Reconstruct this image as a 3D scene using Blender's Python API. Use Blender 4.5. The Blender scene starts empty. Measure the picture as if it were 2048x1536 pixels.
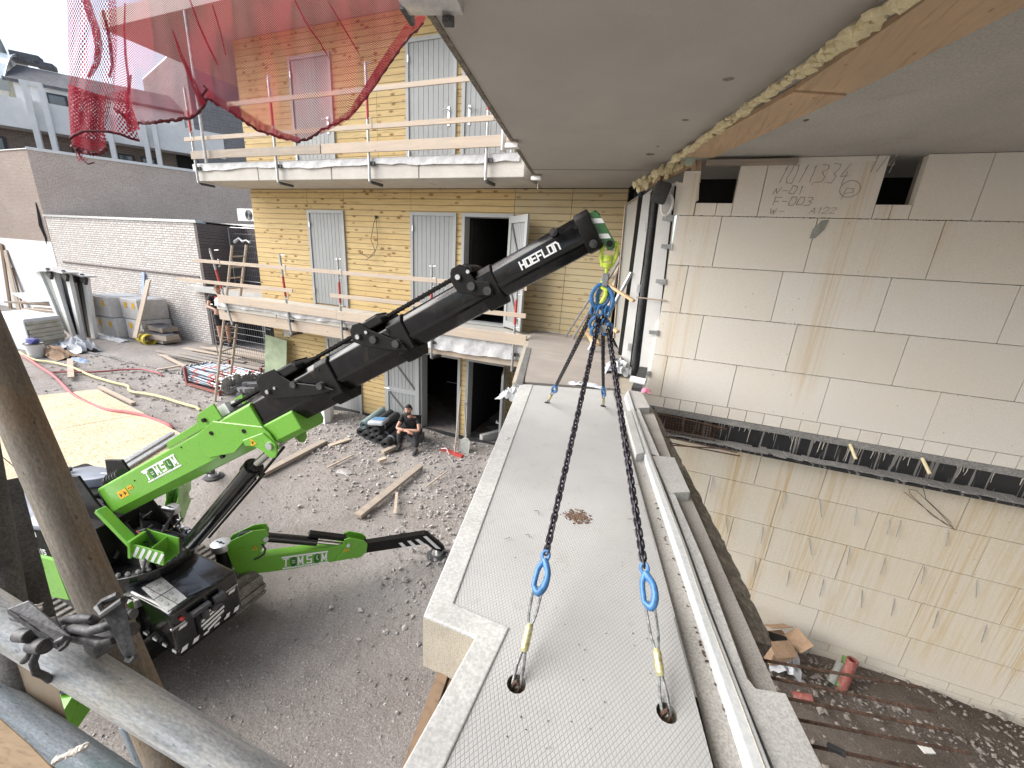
import bpy, bmesh, math, random
from mathutils import Vector as V, Matrix
random.seed(7)
R = math.radians
SC = bpy.context.scene
COL = SC.collection
# ------------------------------------------------------------------ camera, sky, sun, exposure
F = 790.0
_dn = V((-176, 2611, 790)).normalized()
_x = V((2174, 386, -790)); _x = (_x - _dn * _x.dot(_dn)).normalized()
_z = -_dn
_y = _z.cross(_x)
RW = Matrix((_x, _y, _z))                      # image axes (right, down, forward) -> world
def ray(px, py): return RW @ V((px - 1024, py - 768, F))
cam_d = bpy.data.cameras.new('camera'); cam_d.sensor_width = 36; cam_d.lens = F / 2048 * 36
cam_d.clip_start = 0.02; cam_d.clip_end = 2000
cam = bpy.data.objects.new('camera', cam_d); COL.objects.link(cam)
_r, _d, _f = RW.col[0], RW.col[1], RW.col[2]
cam.matrix_world = Matrix((( _r[0], -_d[0], -_f[0], 0), (_r[1], -_d[1], -_f[1], 0), (_r[2], -_d[2], -_f[2], 0), (0, 0, 0, 1)))
SC.camera = cam
SUN_EL, SUN_AZ = 36, 206                        # azimuth the light comes FROM, degrees counter-clockwise from +X
w = bpy.data.worlds.new('World'); SC.world = w; w.use_nodes = True
nt = w.node_tree; bg = nt.nodes['Background']
sky = nt.nodes.new('ShaderNodeTexSky'); sky.sky_type = 'NISHITA'; sky.sun_disc = False
sky.sun_elevation = R(SUN_EL); sky.sun_rotation = R(90 - SUN_AZ); sky.dust_density = 1.5; sky.air_density = 1.0
hs = nt.nodes.new('ShaderNodeHueSaturation'); hs.inputs['Saturation'].default_value = 0.6
nt.links.new(sky.outputs[0], hs.inputs['Color']); nt.links.new(hs.outputs[0], bg.inputs['Color'])
bg.inputs['Strength'].default_value = 0.095
sl = bpy.data.lights.new('sun', 'SUN'); sl.energy = 2.5; sl.angle = R(60); sl.color = (1, 0.965, 0.91)
so = bpy.data.objects.new('sun', sl); COL.objects.link(so)
sd = V((math.cos(R(SUN_EL)) * math.cos(R(SUN_AZ)), math.cos(R(SUN_EL)) * math.sin(R(SUN_AZ)), math.sin(R(SUN_EL))))
so.rotation_euler = sd.to_track_quat('Z', 'Y').to_euler()
SC.view_settings.view_transform = 'Standard'; SC.view_settings.look = 'None'
SC.view_settings.exposure = 1.5; SC.view_settings.gamma = 1
SC.render.engine = 'CYCLES'
SC.cycles.max_bounces = 8; SC.cycles.diffuse_bounces = 5; SC.cycles.transparent_max_bounces = 24

# ------------------------------------------------------------------ points
GZ = -4.3; PIT = -5.5; DK = -1.33; YF = 8.08; YW = 6.22; CZ = 1.46
def atZ(px, py, z): r = ray(px, py); return r * (z / r.z)
def atY(px, py, y): r = ray(px, py); return r * (y / r.y)
def atX(px, py, x): r = ray(px, py); return r * (x / r.x)
def atD(px, py, d): return ray(px, py) * (d / F)          # at a distance along the lens axis
def atP(px, py, p0, n): r = ray(px, py); return r * (p0.dot(n) / r.dot(n))
def proj(p):
    c = RW.transposed() @ V(p); return 1024 + F * c.x / c.z, 768 + F * c.y / c.z

# ------------------------------------------------------------------ materials
class N:
    def __init__(s, name):
        s.m = bpy.data.materials.new(name); s.m.use_nodes = True; s.t = s.m.node_tree
        s.p = s.t.nodes['Principled BSDF']; s.c = None
    def n(s, typ, **kw):
        k = s.t.nodes.new(typ)
        for a, b in kw.items():
            if a in k.bl_rna.properties: setattr(k, a, b)
        return k
    def L(s, a, b): s.t.links.new(a, b)
    def val(s, sock, v):
        if hasattr(v, 'links'): s.L(v, sock)
        else: sock.default_value = v
    def co(s):
        if not s.c: s.c = s.n('ShaderNodeTexCoord').outputs['Object']
        return s.c
    def geo(s): return s.n('ShaderNodeNewGeometry').outputs['Position']
    def mapp(s, v, sc=(1, 1, 1), rot=(0, 0, 0), loc=(0, 0, 0)):
        k = s.n('ShaderNodeMapping'); s.L(v, k.inputs[0]); k.inputs['Scale'].default_value = sc
        k.inputs['Rotation'].default_value = rot; k.inputs['Location'].default_value = loc; return k.outputs[0]
    def noise(s, v, scale=5, detail=4, rough=.55, dist=0):
        k = s.n('ShaderNodeTexNoise'); s.L(v, k.inputs['Vector']); k.inputs['Scale'].default_value = scale
        k.inputs['Detail'].default_value = detail; k.inputs['Roughness'].default_value = rough; k.inputs['Distortion'].default_value = dist
        return k.outputs[0]
    def vor(s, v, scale=5, out=0, feature='F1'):
        k = s.n('ShaderNodeTexVoronoi', feature=feature); s.L(v, k.inputs['Vector']); k.inputs['Scale'].default_value = scale; return k.outputs[out]
    def ramp(s, f, stops):
        k = s.n('ShaderNodeValToRGB'); s.L(f, k.inputs[0]); e = k.color_ramp.elements
        while len(e) < len(stops): e.new(0.5)
        for el, (p, c) in zip(e, stops):
            el.position = p; el.color = (c, c, c, 1) if not hasattr(c, '__len__') else (*c, 1)
        return k.outputs[0]
    def mth(s, op, a, b=0.0, c=None):
        k = s.n('ShaderNodeMath', operation=op); s.val(k.inputs[0], a); s.val(k.inputs[1], b)
        if c is not None: s.val(k.inputs[2], c)
        return k.outputs[0]
    def sep(s, v): k = s.n('ShaderNodeSeparateXYZ'); s.L(v, k.inputs[0]); return k.outputs
    def comb(s, a, b, c=0.0):
        k = s.n('ShaderNodeCombineXYZ'); s.val(k.inputs[0], a); s.val(k.inputs[1], b); s.val(k.inputs[2], c); return k.outputs[0]
    def mix(s, f, a, b, mode='MIX'):
        k = s.n('ShaderNodeMix', data_type='RGBA', blend_type=mode); s.val(k.inputs[0], f)
        for i, q in ((6, a), (7, b)):
            if hasattr(q, 'links'): s.L(q, k.inputs[i])
            else: k.inputs[i].default_value = (*q, 1)
        return k.outputs[2]
    def bump(s, h, strength=.3, dist=.01):
        k = s.n('ShaderNodeBump'); s.L(h, k.inputs['Height']); k.inputs['Strength'].default_value = strength; k.inputs['Distance'].default_value = dist
        if s.p.inputs['Normal'].links: s.L(s.p.inputs['Normal'].links[0].from_socket, k.inputs['Normal'])
        s.L(k.outputs[0], s.p.inputs['Normal'])
    def fin(s, col, rough=.7, metal=0.0, spec=.5, coat=0.0):
        s.val(s.p.inputs['Base Color'], col if hasattr(col, 'links') else (*col, 1))
        s.val(s.p.inputs['Roughness'], rough); s.val(s.p.inputs['Metallic'], metal)
        s.p.inputs['Specular IOR Level'].default_value = spec; s.p.inputs['Coat Weight'].default_value = coat
        s.p.inputs['Coat Roughness'].default_value = .12
        return s.m
def mul(c, f): return tuple(min(1, x * f) for x in c)

def M(name, c, rough=.7, metal=0.0, var=.2, vs=3, fine=.1, fs=60, bump=.15, bs=60, bd=.003, spec=.5, dirt=None, dirtn=.5, coat=0.0, streak=None):
    n = N(name); v = n.co()
    a = n.ramp(n.noise(v, vs, 5), [(.3, mul(c, 1 - var)), (.7, mul(c, 1 + var))])
    if fine: a = n.mix(fine, a, n.ramp(n.noise(v, fs, 3), [(.35, 0.0), (.65, 1.0)]), 'OVERLAY')
    if dirt:
        a = n.mix(n.ramp(n.noise(v, vs * 2.2, 8, .65, .4), [(dirtn, 0.0), (dirtn + .17, .85)]), a, dirt)
    if streak:
        a = n.mix(n.ramp(n.noise(n.mapp(v, streak), 9, 4), [(.45, 0.0), (.75, .5)]), a, mul(c, .5))
    if bump: n.bump(n.noise(v, bs, 4), bump, bd)
    rr = n.ramp(n.noise(v, vs * 3, 4), [(.3, max(0, rough - .1)), (.7, min(1, rough + .1))])
    return n.fin(a, rr, metal, spec, coat)

def wood(name, c, axis=0, dark=.6, board=None, knots=0.0, weather=None, gscale=1.0, rough=.75):
    """grain along axis; board=(across axis, height) cuts the face into grooved boards"""
    n = N(name)
    if board: n.c = n.geo()
    v = n.co(); sc = [14 * gscale] * 3; sc[axis] = 1.1 * gscale
    x = n.sep(v)
    off = None
    if board:
        t = n.mth('DIVIDE', x[board[0]], board[1]); row = n.mth('FLOOR', t)
        wn = n.n('ShaderNodeTexWhiteNoise', noise_dimensions='1D'); n.L(row, wn.inputs['W']); off = wn.outputs[0]
        k = n.n('ShaderNodeVectorMath', operation='ADD'); n.L(v, k.inputs[0]); n.L(n.comb(n.mth('MULTIPLY', off, 37.0), n.mth('MULTIPLY', off, 11.0), n.mth('MULTIPLY', off, 23.0)), k.inputs[1]); v2 = k.outputs[0]
    else: v2 = v
    g = n.noise(n.mapp(v2, sc), 1.6, 6, .6, .8)
    a = n.ramp(g, [(.3, mul(c, dark)), (.48, c), (.75, mul(c, 1.18))])
    a = n.mix(n.ramp(n.noise(v2, .9, 3), [(.35, 0.0), (.7, .35)]), a, mul(c, .78))
    if board:
        a = n.mix(n.mth('MULTIPLY', off, .35), a, mul((c[0] * 1.02, c[1] * .88, c[2] * .72), .9))
    if knots:
        sk = [7.5] * 3; sk[axis] = 3.4
        d = n.vor(n.mapp(v2, sk), 1.0)
        a = n.mix(n.ramp(d, [(knots * .45, .9), (knots, 0.0)]), a, (c[0] * .38, c[1] * .26, c[2] * .16))
    if weather: a = n.mix(n.ramp(n.noise(v, 2.2, 6), [(.35, 0.0), (.65, .8)]), a, weather)
    if board:
        fr = n.mth('FRACT', t); gr = n.ramp(fr, [(0, 0.0), (.035, 0.0), (.07, 1.0), (.93, 1.0), (.965, 0.0)])
        a = n.mix(n.ramp(fr, [(0, .85), (.07, .85), (.11, 0.0)]), a, mul(c, .3))
        n.bump(gr, .8, .012)
    n.bump(g, .25, .002)
    return n.fin(a, rough, 0, .3)

def brick(name, c1, c2, mortar, ax=(0, 2), sc=1.0, bw=.22, bh=.065, ms=.01, bump=.5, contrast=.0, patch=None):
    n = N(name); n.c = n.geo(); v = n.co(); x = n.sep(v)
    if ax == 'len':                       # courses along the receding building line
        uv = n.comb(n.mth('ADD', n.mth('MULTIPLY', x[0], .6286), n.mth('MULTIPLY', x[1], .7777)), x[2])
    else: uv = n.comb(x[ax[0]], x[ax[1]])
    wob = n.n('ShaderNodeVectorMath', operation='ADD'); n.L(uv, wob.inputs[0])
    k = n.n('ShaderNodeTexBrick'); n.L(uv, k.inputs['Vector'])
    k.inputs['Color1'].default_value = (*c1, 1); k.inputs['Color2'].default_value = (*c2, 1); k.inputs['Mortar'].default_value = (*mortar, 1)
    k.inputs['Scale'].default_value = sc; k.inputs['Brick Width'].default_value = bw; k.inputs['Row Height'].default_value = bh
    k.inputs['Mortar Size'].default_value = ms; k.inputs['Mortar Smooth'].default_value = .3; k.inputs['Bias'].default_value = contrast
    a = n.mix(n.ramp(n.noise(v, .7, 6), [(.3, 0.0), (.7, .45)]), k.outputs[0], mul(c1, .7))
    if patch: a = n.mix(n.ramp(n.noise(v, 5, 8, .7), [(.5, 0.0), (.58, .9)]), a, patch)
    a = n.mix(.25, a, n.ramp(n.noise(v, 22, 3), [(.3, 0.0), (.7, 1.0)]), 'OVERLAY')
    n.bump(n.mth('SUBTRACT', 1.0, k.outputs[1]), bump, .02)
    return n.fin(a, .9, 0, .2)

# colours
m_conc = M('concrete_light', (.44, .435, .42), .8, var=.09, vs=3, fine=.18, fs=140, bump=.25, bs=180, dirt=(.36, .34, .31), dirtn=.62)
m_conc_edge = M('concrete_edge', (.48, .48, .47), .75, var=.1, vs=5, fine=.16, fs=90, bump=.15, bs=120, dirt=(.42, .41, .38), dirtn=.6)
m_conc_white = M('concrete_upstand', (.54, .56, .57), .6, var=.06, vs=6, fine=.1, dirt=(.47, .47, .46), dirtn=.63)
m_conc_chan = M('concrete_channel', (.38, .365, .34), .85, var=.12, vs=4, fine=.2, fs=120, dirt=(.25, .225, .19), dirtn=.6)
m_conc_face = M('concrete_face', (.40, .36, .295), .85, var=.1, vs=5, fine=.25, fs=200, bump=.3, streak=(30, 30, 2))
m_rough = M('rough_concrete', (.2, .18, .15), .95, var=.3, vs=12, fine=.3, fs=50, bump=1, bs=30, bd=.02)
m_soffit = M('soffit_concrete', (.43, .41, .385), .8, var=.07, vs=1.2, fine=.12, fs=150, bump=.35, bs=90, bd=.003, dirt=(.36, .335, .31), dirtn=.64)
m_soffit_in = M('soffit_concrete_inner', (.44, .43, .41), .8, var=.1, vs=.9, fine=.12, fs=60, bump=.2, bs=40, dirt=(.33, .315, .295), dirtn=.57)
m_fascia = M('balcony_fascia', (.49, .465, .425), .8, var=.08, vs=3, fine=.15, dirt=(.4, .38, .34), dirtn=.62)
m_sheet = M('white_membrane', (.52, .52, .53), .55, var=.1, vs=6, fine=.05, bump=.6, bs=9, bd=.03, dirt=(.5, .48, .46), dirtn=.62)
m_clad = wood('pine_cladding', (.57, .43, .215), 0, .70, (2, .125), .27)
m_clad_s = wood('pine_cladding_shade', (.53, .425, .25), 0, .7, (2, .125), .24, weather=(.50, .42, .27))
m_board_x = wood('plank_raw', (.50, .405, .315), 0, .78, None, .12, weather=(.43, .37, .315))
m_board_old = wood('plank_old', (.40, .33, .26), 0, .6, None, .1, weather=(.30, .27, .24))
m_board_y = wood('plank_raw_length', (.60, .42, .25), 1, .7, None, .12)
m_ply = wood('plywood_deck', (.34, .30, .27), 0, .75, None, 0, weather=(.27, .25, .23))
m_timber = wood('formwork_timber', (.60, .42, .27), 1, .55, None, .08, weather=(.48, .36, .25))
m_timber_dk = wood('timber_dark', (.22, .15, .10), 2, .5)
m_grey_paint = M('door_grey_paint', (.285, .295, .295), .5, var=.03, fine=.04, bump=.05)
m_frame_grey = M('frame_grey_paint', (.34, .35, .35), .5, var=.03, fine=.04, bump=.05)
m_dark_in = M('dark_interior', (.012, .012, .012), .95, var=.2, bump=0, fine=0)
m_galv = M('galvanised_steel', (.42, .43, .44), .42, .75, var=.2, vs=14, fine=.2, fs=120, bump=.1)
m_galv_f = M('galvanised_tube_close', (.47, .48, .50), .5, .35, var=.14, vs=9, fine=.2, fs=320, bump=.25, bs=300, bd=.0004, dirt=(.62, .59, .52), dirtn=.57)
def tube_mat(name, c, c2, c3, rough=.5, metal=.3):
    n = N(name); v = n.co(); s = n.mapp(v, (1, 1, .10))
    a = n.ramp(n.noise(s, 75, 6, .65), [(.32, mul(c, .72)), (.5, c), (.68, c2)])
    a = n.mix(n.ramp(n.noise(n.mapp(v, (1, 1, .3)), 16, 5), [(.5, 0.0), (.66, .55)]), a, c3)
    a = n.mix(.25, a, n.ramp(n.noise(n.mapp(v, (1, 1, .35)), 420, 3), [(.3, 0.0), (.7, 1.0)]), 'OVERLAY')
    a = n.mix(n.ramp(n.noise(n.mapp(v, (1, 1, .5)), 120, 2), [(.68, 0.0), (.73, .7)]), a, mul(c, .35))
    n.bump(n.noise(s, 260, 4), .25, .0004)
    return n.fin(a, n.ramp(n.noise(s, 50, 4), [(.3, rough - .12), (.7, rough + .15)]), metal, .5)
m_galv_o = M('tube_rusty_close_old', (.20, .18, .155), .75, .1, var=.25, vs=5, fine=.3, fs=420, bump=.5, bs=380, bd=.0006, dirt=(.29, .215, .14), dirtn=.56)
m_galv_f = tube_mat('galvanised_tube', (.44, .46, .48), (.66, .66, .65), (.56, .52, .42), .45, .3)
m_galv_o = tube_mat('rusty_tube', (.20, .175, .145), (.30, .265, .22), (.27, .18, .10), .75, .05)
m_tube_dk = M('tube_dark_close', (.10, .095, .09), .7, .2, var=.3, vs=15, fine=.3, fs=220, bump=.4, bs=200, bd=.0006)  # plain dark colour of the left-edge tube and flat bar
m_tube_teal = tube_mat('teal_tube', (.22, .25, .28), (.34, .38, .41), (.14, .25, .25), .5, .2)
m_tube_teal_o = M('tube_teal_close', (.21, .25, .27), .5, .3, var=.15, vs=8, fine=.3, fs=200, bump=.3, bs=220, bd=.0006, dirt=(.12, .22, .21), dirtn=.53)
m_clamp = M('clamp_iron', (.085, .085, .09), .6, .5, var=.4, vs=30, fine=.3, fs=200, bump=.4, bs=150, bd=.001, dirt=(.17, .165, .16), dirtn=.55)
m_clamp_l = M('clamp_wedge', (.24, .24, .25), .6, .5, var=.25, vs=40, fine=.3, fs=200, bump=.3, bs=180, bd=.001, dirt=(.28, .28, .28), dirtn=.6)
m_mortar = M('dried_mortar', (.5, .47, .43), .9, var=.1, bump=.6, bs=90)
m_red = M('red_paint', (.42, .06, .05), .5, var=.2, vs=10)
m_green = M('crane_green', (.15, .40, .04), .34, var=.03, vs=4, fine=.04, bump=.04, coat=.4, dirt=(.2, .40, .1), dirtn=.72)
m_green_dk = M('hook_green', (.03, .14, .03), .4, var=.1, fine=.1, coat=.3)
m_black = M('crane_black', (.007, .007, .008), .2, var=.3, vs=5, fine=.1, bump=.03, coat=.5, dirt=(.03, .026, .02), dirtn=.66)
m_blackm = M('crane_black_matt', (.009, .0085, .008), .5, var=.3, vs=8, fine=.2, bump=.15, dirt=(.02, .016, .012), dirtn=.62, spec=.25)
m_boomb = M('boom_black', (.005, .005, .006), .2, var=.3, vs=4, fine=.1, bump=.03, dirt=(.035, .026, .018), dirtn=.55, spec=.42)
m_rubber = M('rubber', (.045, .045, .048), .75, var=.3, vs=20, dirt=(.11, .1, .09), dirtn=.55)
m_track = M('track_rubber', (.22, .20, .18), .9, var=.3, vs=12, fine=.3, bump=.4)
m_chrome = M('chrome_rod', (.7, .7, .7), .12, 1.0, var=.05, bump=0, fine=0)
m_alu = M('aluminium', (.62, .62, .62), .38, .8, var=.1, vs=20, fine=.1)
m_cover = M('cover_blue_grey', (.23, .25, .30), .45, var=.05, fine=.05, coat=.2)
m_white = M('white_decal', (.82, .82, .82), .5, var=.03, fine=0, bump=0)
m_white_m = M('white_paint', (.72, .72, .71), .5, var=.05, vs=5, fine=.05, dirt=(.55, .53, .5), dirtn=.66)
m_yel = M('yellow_warning', (.75, .42, .02), .5, var=.05, fine=0)
m_pencil = M('pencil_mark', (.36, .33, .29), .9, var=.1, fine=0, bump=0)
m_blue = M('blue_hook', (.05, .17, .38), .38, var=.2, vs=20, fine=.2, bump=.2, dirt=(.03, .09, .2), dirtn=.6)
m_chain = M('chain_steel', (.022, .02, .03), .42, .3, var=.3, vs=30, fine=.1, bump=.15)
m_lime = M('lime_paint', (.62, .78, .10), .4, var=.15, vs=20, fine=.2, dirt=(.2, .3, .03), dirtn=.64)
m_wire = M('wire_rope', (.20, .21, .21), .5, .5, var=.3, vs=60, fine=.3)
m_ferrule = M('ferrule', (.55, .50, .24), .4, .5, var=.2, vs=40, fine=.3, dirt=(.6, .6, .56), dirtn=.5)
m_rust = M('rusty_rebar', (.085, .05, .034), .9, var=.4, vs=25, fine=.3, bump=.5)
m_foam = M('pu_foam', (.74, .66, .42), .8, var=.12, vs=14, fine=.1, bump=.8, bs=35, bd=.012)
m_yelhose = M('yellow_hose', (.62, .56, .26), .6, var=.1)
m_redhose = M('red_hose', (.36, .09, .1), .6, var=.15)
m_plastic = M('white_plastic', (.5, .52, .55), .4, var=.1, vs=8, fine=.1, bump=.5, bs=12, bd=.02)
m_insul = M('insulation_side', (.5, .49, .42), .9, var=.2, vs=3, fine=.2, streak=(2, 2, 40))
m_insul_w = M('insulation_top', (.62, .65, .68), .55, var=.05, vs=3, fine=.05)
m_pack = M('pack_wrap', (.56, .54, .52), .7, var=.12, vs=4, fine=.2, bump=.4, bs=20, bd=.01, streak=(1, 1, 9))
m_packtop = M('pack_top', (.34, .37, .41), .6, var=.1, vs=6, fine=.1)
m_yelpipe = M('yellow_pipe', (.62, .50, .06), .5, var=.08)
m_lead = M('dpc_membrane', (.03, .03, .033), .55, var=.3, vs=9, bump=.5, bs=12, bd=.02)
m_card = M('cardboard', (.34, .23, .15), .9, var=.15, vs=6, fine=.15)
m_pvc_r = M('pvc_red', (.30, .085, .07), .6, var=.2, vs=12, dirt=(.3, .25, .22), dirtn=.5)
m_pvc_g = M('pvc_green', (.09, .2, .05), .6, var=.2, vs=12, dirt=(.25, .25, .22), dirtn=.52)
m_pvc_w = M('pvc_grey', (.3, .31, .29), .6, var=.2, vs=12)
m_glass = M('window_glass', (.10, .12, .13), .08, var=.2, vs=.5, fine=0, bump=0, spec=.8)
m_render_w = M('white_render', (.74, .74, .74), .8, var=.06, vs=2, fine=.1, dirt=(.52, .5, .47), dirtn=.62)
m_cream = M('cream_render', (.72, .66, .50), .8, var=.05, vs=2, fine=.1)
m_slate = M('slate_roof', (.12, .12, .13), .8, var=.2, vs=2, fine=.3, fs=14)
m_glaze = M('curved_glazing', (.55, .64, .70), .2, var=.05, fine=0, bump=0, spec=.8)
m_tape = M('pink_tape', (.7, .2, .3), .6, var=.1)
m_skin = M('skin', (.46, .26, .19), .55, var=.08, vs=14, fine=.05, bump=.05)
m_hair = M('dark_hair', (.012, .01, .009), .75, var=.3, vs=40, bump=.8, bs=120, bd=.01)
m_hair_b = M('brown_hair', (.12, .06, .03), .75, var=.3, vs=40, bump=.8, bs=120, bd=.01)
m_cloth = M('black_cloth', (.012, .012, .013), .9, var=.3, vs=10, bump=.5, bs=22, bd=.012)
m_trous = M('dark_trousers', (.028, .028, .03), .9, var=.3, vs=9, bump=.5, bs=20, bd=.015)
m_clothred = M('red_cloth', (.42, .04, .07), .85, var=.2, vs=10)
m_shoe = M('work_shoe', (.05, .05, .055), .7, var=.3, vs=20)
m_b_tall = brick('brick_grey_brown', (.60, .48, .41), (.50, .40, .34), (.66, .60, .54), 'len', ms=.011)
m_b_left = brick('brick_brown', (.36, .28, .24), (.29, .23, .20), (.42, .38, .34), (0, 2), ms=.010)
m_b_pale = brick('brick_pale_painted', (.80, .76, .73), (.66, .60, .57), (.12, .11, .10), (0, 2), bw=.30, bh=.10, ms=.013, bump=.9, patch=(.46, .42, .39))  # dark mortar colour holds the joint shadows of raking light
m_b_dark = brick('brick_dark', (.155, .125, .12), (.11, .09, .088), (.24, .22, .21), (0, 2), ms=.011)
m_b_block = brick('brick_far', (.235, .235, .245), (.19, .19, .20), (.28, .28, .28), 'len', bw=.6, bh=.2, ms=.02)
m_b_apt = brick('brick_apartment', (.23, .18, .15), (.18, .14, .12), (.28, .26, .24), 'len', bw=.4, bh=.13, ms=.015)

def m_ground_f(name, c1, c2, c3):
    n = N(name); n.c = n.geo(); v = n.co()
    a = n.ramp(n.noise(v, .55, 8, .6), [(.32, c1), (.52, c2), (.72, c3)])
    a = n.mix(n.ramp(n.noise(v, 2.3, 10, .7, .6), [(.54, 0.0), (.72, .6)]), a, mul(c1, .72))
    a = n.mix(n.ramp(n.vor(v, 42), [(.12, .75), (.3, 0.0)]), a, mul(c3, 1.3))
    a = n.mix(.35, a, n.ramp(n.noise(v, 55, 5, .7), [(.3, 0.1), (.7, .95)]), 'OVERLAY')
    n.bump(n.noise(v, 3.5, 10, .7), .9, .08)
    n.bump(n.noise(v, 30, 6, .75), .9, .02)
    return n.fin(a, .95, 0, .15)
m_ground = m_ground_f('site_soil', (.27, .238, .218), (.325, .297, .278), (.37, .347, .332))
m_pitg = m_ground_f('pit_soil', (.12, .10, .085), (.165, .14, .122), (.21, .185, .165))
m_stone = M('rubble_stone', (.37, .35, .335), .9, var=.35, vs=1.3, fine=.25, fs=30, bump=.4)
m_stone_d = M('soil_crumb', (.26, .23, .21), .95, var=.3, vs=1.5, fine=.25)
n = N('sand_coloured_sheet'); v = n.co()
a = n.ramp(n.noise(v, 1.2, 6), [(.3, (.58, .49, .34)), (.7, (.68, .60, .46))])
a = n.mix(n.ramp(n.noise(n.mapp(v, (1, 2.2, 1)), 14, 8, .78), [(.49, 0.0), (.58, .8)]), a, (.36, .25, .13))
a = n.mix(n.ramp(n.noise(n.mapp(v, (1, 1, 1), (0, 0, .6)), .8, 5), [(.55, 0.0), (.7, .7)]), a, (.42, .38, .33))
n.bump(n.noise(v, 60, 5), .4, .004); m_osb = n.fin(n.mix(.0, a, a), .85, 0, .2)

# anti-slip diamond mesh pattern cast in the deck
n = N('diamond_pressed_deck'); n.c = n.geo(); v = n.co(); x = n.sep(v)
u1 = n.mth('ADD', n.mth('MULTIPLY', x[0], 140.0), n.mth('MULTIPLY', x[1], 84.0)); u2 = n.mth('SUBTRACT', n.mth('MULTIPLY', x[0], 140.0), n.mth('MULTIPLY', x[1], 84.0))
p1 = n.mth('ABSOLUTE', n.mth('SINE', n.mth('MULTIPLY', u1, 1.5))); p2 = n.mth('ABSOLUTE', n.mth('SINE', n.mth('MULTIPLY', u2, 1.5)))
mn = n.mth('MINIMUM', p1, p2); gr = n.ramp(mn, [(.0, 0.0), (.4, 1.0)])
a = n.ramp(n.noise(v, 2.2, 6), [(.3, (.43, .428, .425)), (.7, (.50, .498, .494))])
a = n.mix(n.ramp(mn, [(.05, .5), (.38, 0.0)]), a, (.24, .235, .23))
a = n.mix(n.ramp(n.noise(v, 6, 8, .7), [(.58, 0.0), (.68, .45)]), a, (.33, .31, .285))
a = n.mix(n.ramp(n.vor(v, 9), [(.03, .8), (.05, 0.0)]), a, (.2, .18, .16))
n.bump(gr, .6, .002); m_mesh = n.fin(a, .75, 0, .3)

# calcium-silicate blocks with rust streaks running down from named places
def m_blocks(name, streaks, base=(.78, .755, .715), tint=(.77, .71, .615), tv=.5):
    n = N(name); n.c = n.geo(); v = n.co(); x = n.sep(v)
    a = n.ramp(n.noise(v, 1.1, 5), [(.3, base), (.7, tint if tv else mul(base, 1.05))])
    a = n.mix(.65 - tv * .5, a, base)
    at_ = n.n('ShaderNodeAttribute', attribute_name='tone')
    a = n.mix(n.mth('MULTIPLY', at_.outputs['Fac'], .30), a, (.66, .59, .475))
    a = n.mix(.22, a, n.ramp(n.noise(v, 130, 3), [(.3, 0.0), (.7, 1.0)]), 'OVERLAY')
    sn = n.ramp(n.noise(n.mapp(v, (26, 1, .7)), 1.4, 4, .6, .2), [(.44, 0.0), (.6, 1.0)])
    tot = None
    for (xc, wd, z0, z1, st) in streaks:
        g = n.mth('MAXIMUM', n.mth('SUBTRACT', 1.0, n.mth('ABSOLUTE', n.mth('DIVIDE', n.mth('SUBTRACT', x[0], xc), wd))), 0.0)
        k = n.n('ShaderNodeMapRange'); n.L(x[2], k.inputs[0]); k.inputs[1].default_value = z0; k.inputs[2].default_value = z0 + .5; k.clamp = True
        h = n.mth('LESS_THAN', x[2], z1)
        q = n.mth('MULTIPLY', n.mth('MULTIPLY', g, n.mth('MULTIPLY', k.outputs[0], h)), st)
        tot = q if tot is None else n.mth('ADD', tot, q)
    tot = n.mth('MINIMUM', tot, 1.0)
    a = n.mix(n.mth('MULTIPLY', tot, n.mth('ADD', n.mth('MULTIPLY', sn, .6), .10)), a, (.56, .39, .17))
    a = n.mix(n.ramp(n.vor(n.mapp(v, (1, 1, .45)), 9), [(.035, .7), (.06, 0.0)]), a, (.3, .28, .25))
    n.bump(n.noise(v, 90, 4), .25, .003)
    return n.fin(a, .9, 0, .2)
m_blk_up = m_blocks('sand_lime_block', [(.08, .13, -1.8, 1.3, .6), (.3, .1, -1.8, .75, .4), (1.83, .22, -1.7, 1.4, .6), (1.45, .2, .8, 1.4, .4), (2.15, .12, -.4, 1.4, .5), (2.75, .14, .05, .8, .35), (3.6, .14, .0, 1.2, .3)], tv=.3)
m_blk_lo = m_blocks('sand_lime_block_lower', [(1.32, .26, -4.3, -2.0, 1.0), (1.95, .12, -5.5, -2.0, 1.5), (2.5, .45, -4.6, -2.0, .8), (3.3, .35, -5.0, -2.0, .5), (4.05, .5, -5.2, -2.0, .9), (.7, .25, -4.0, -2.2, .5), (4.9, .6, -5.2, -2, 1.0), (3.0, .2, -5.2, -3.5, .6)], base=(.70, .66, .59), tint=(.70, .62, .49), tv=.8)
m_jnt = M('joint_dark', (.22, .20, .17), .95, var=.2, bump=0)  # dark colour of the block joints themselves
# steel L-beam with cement drips
n = N('lintel_steel'); v = n.co()
d = n.noise(n.mapp(v, (22, 1, .8)), 1.2, 3); a = n.mix(n.ramp(d, [(.57, 0.0), (.6, .8)]), (.022, .022, .025), (.3, .29, .28))
m_lintel = n.fin(a, .5, .2, .5)
m_cem = M('cement_slurry', (.27, .265, .26), .9, var=.15, vs=3, fine=.25, fs=60, bump=.6, bs=40, bd=.006, dirt=(.42, .41, .4), dirtn=.6)

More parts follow.
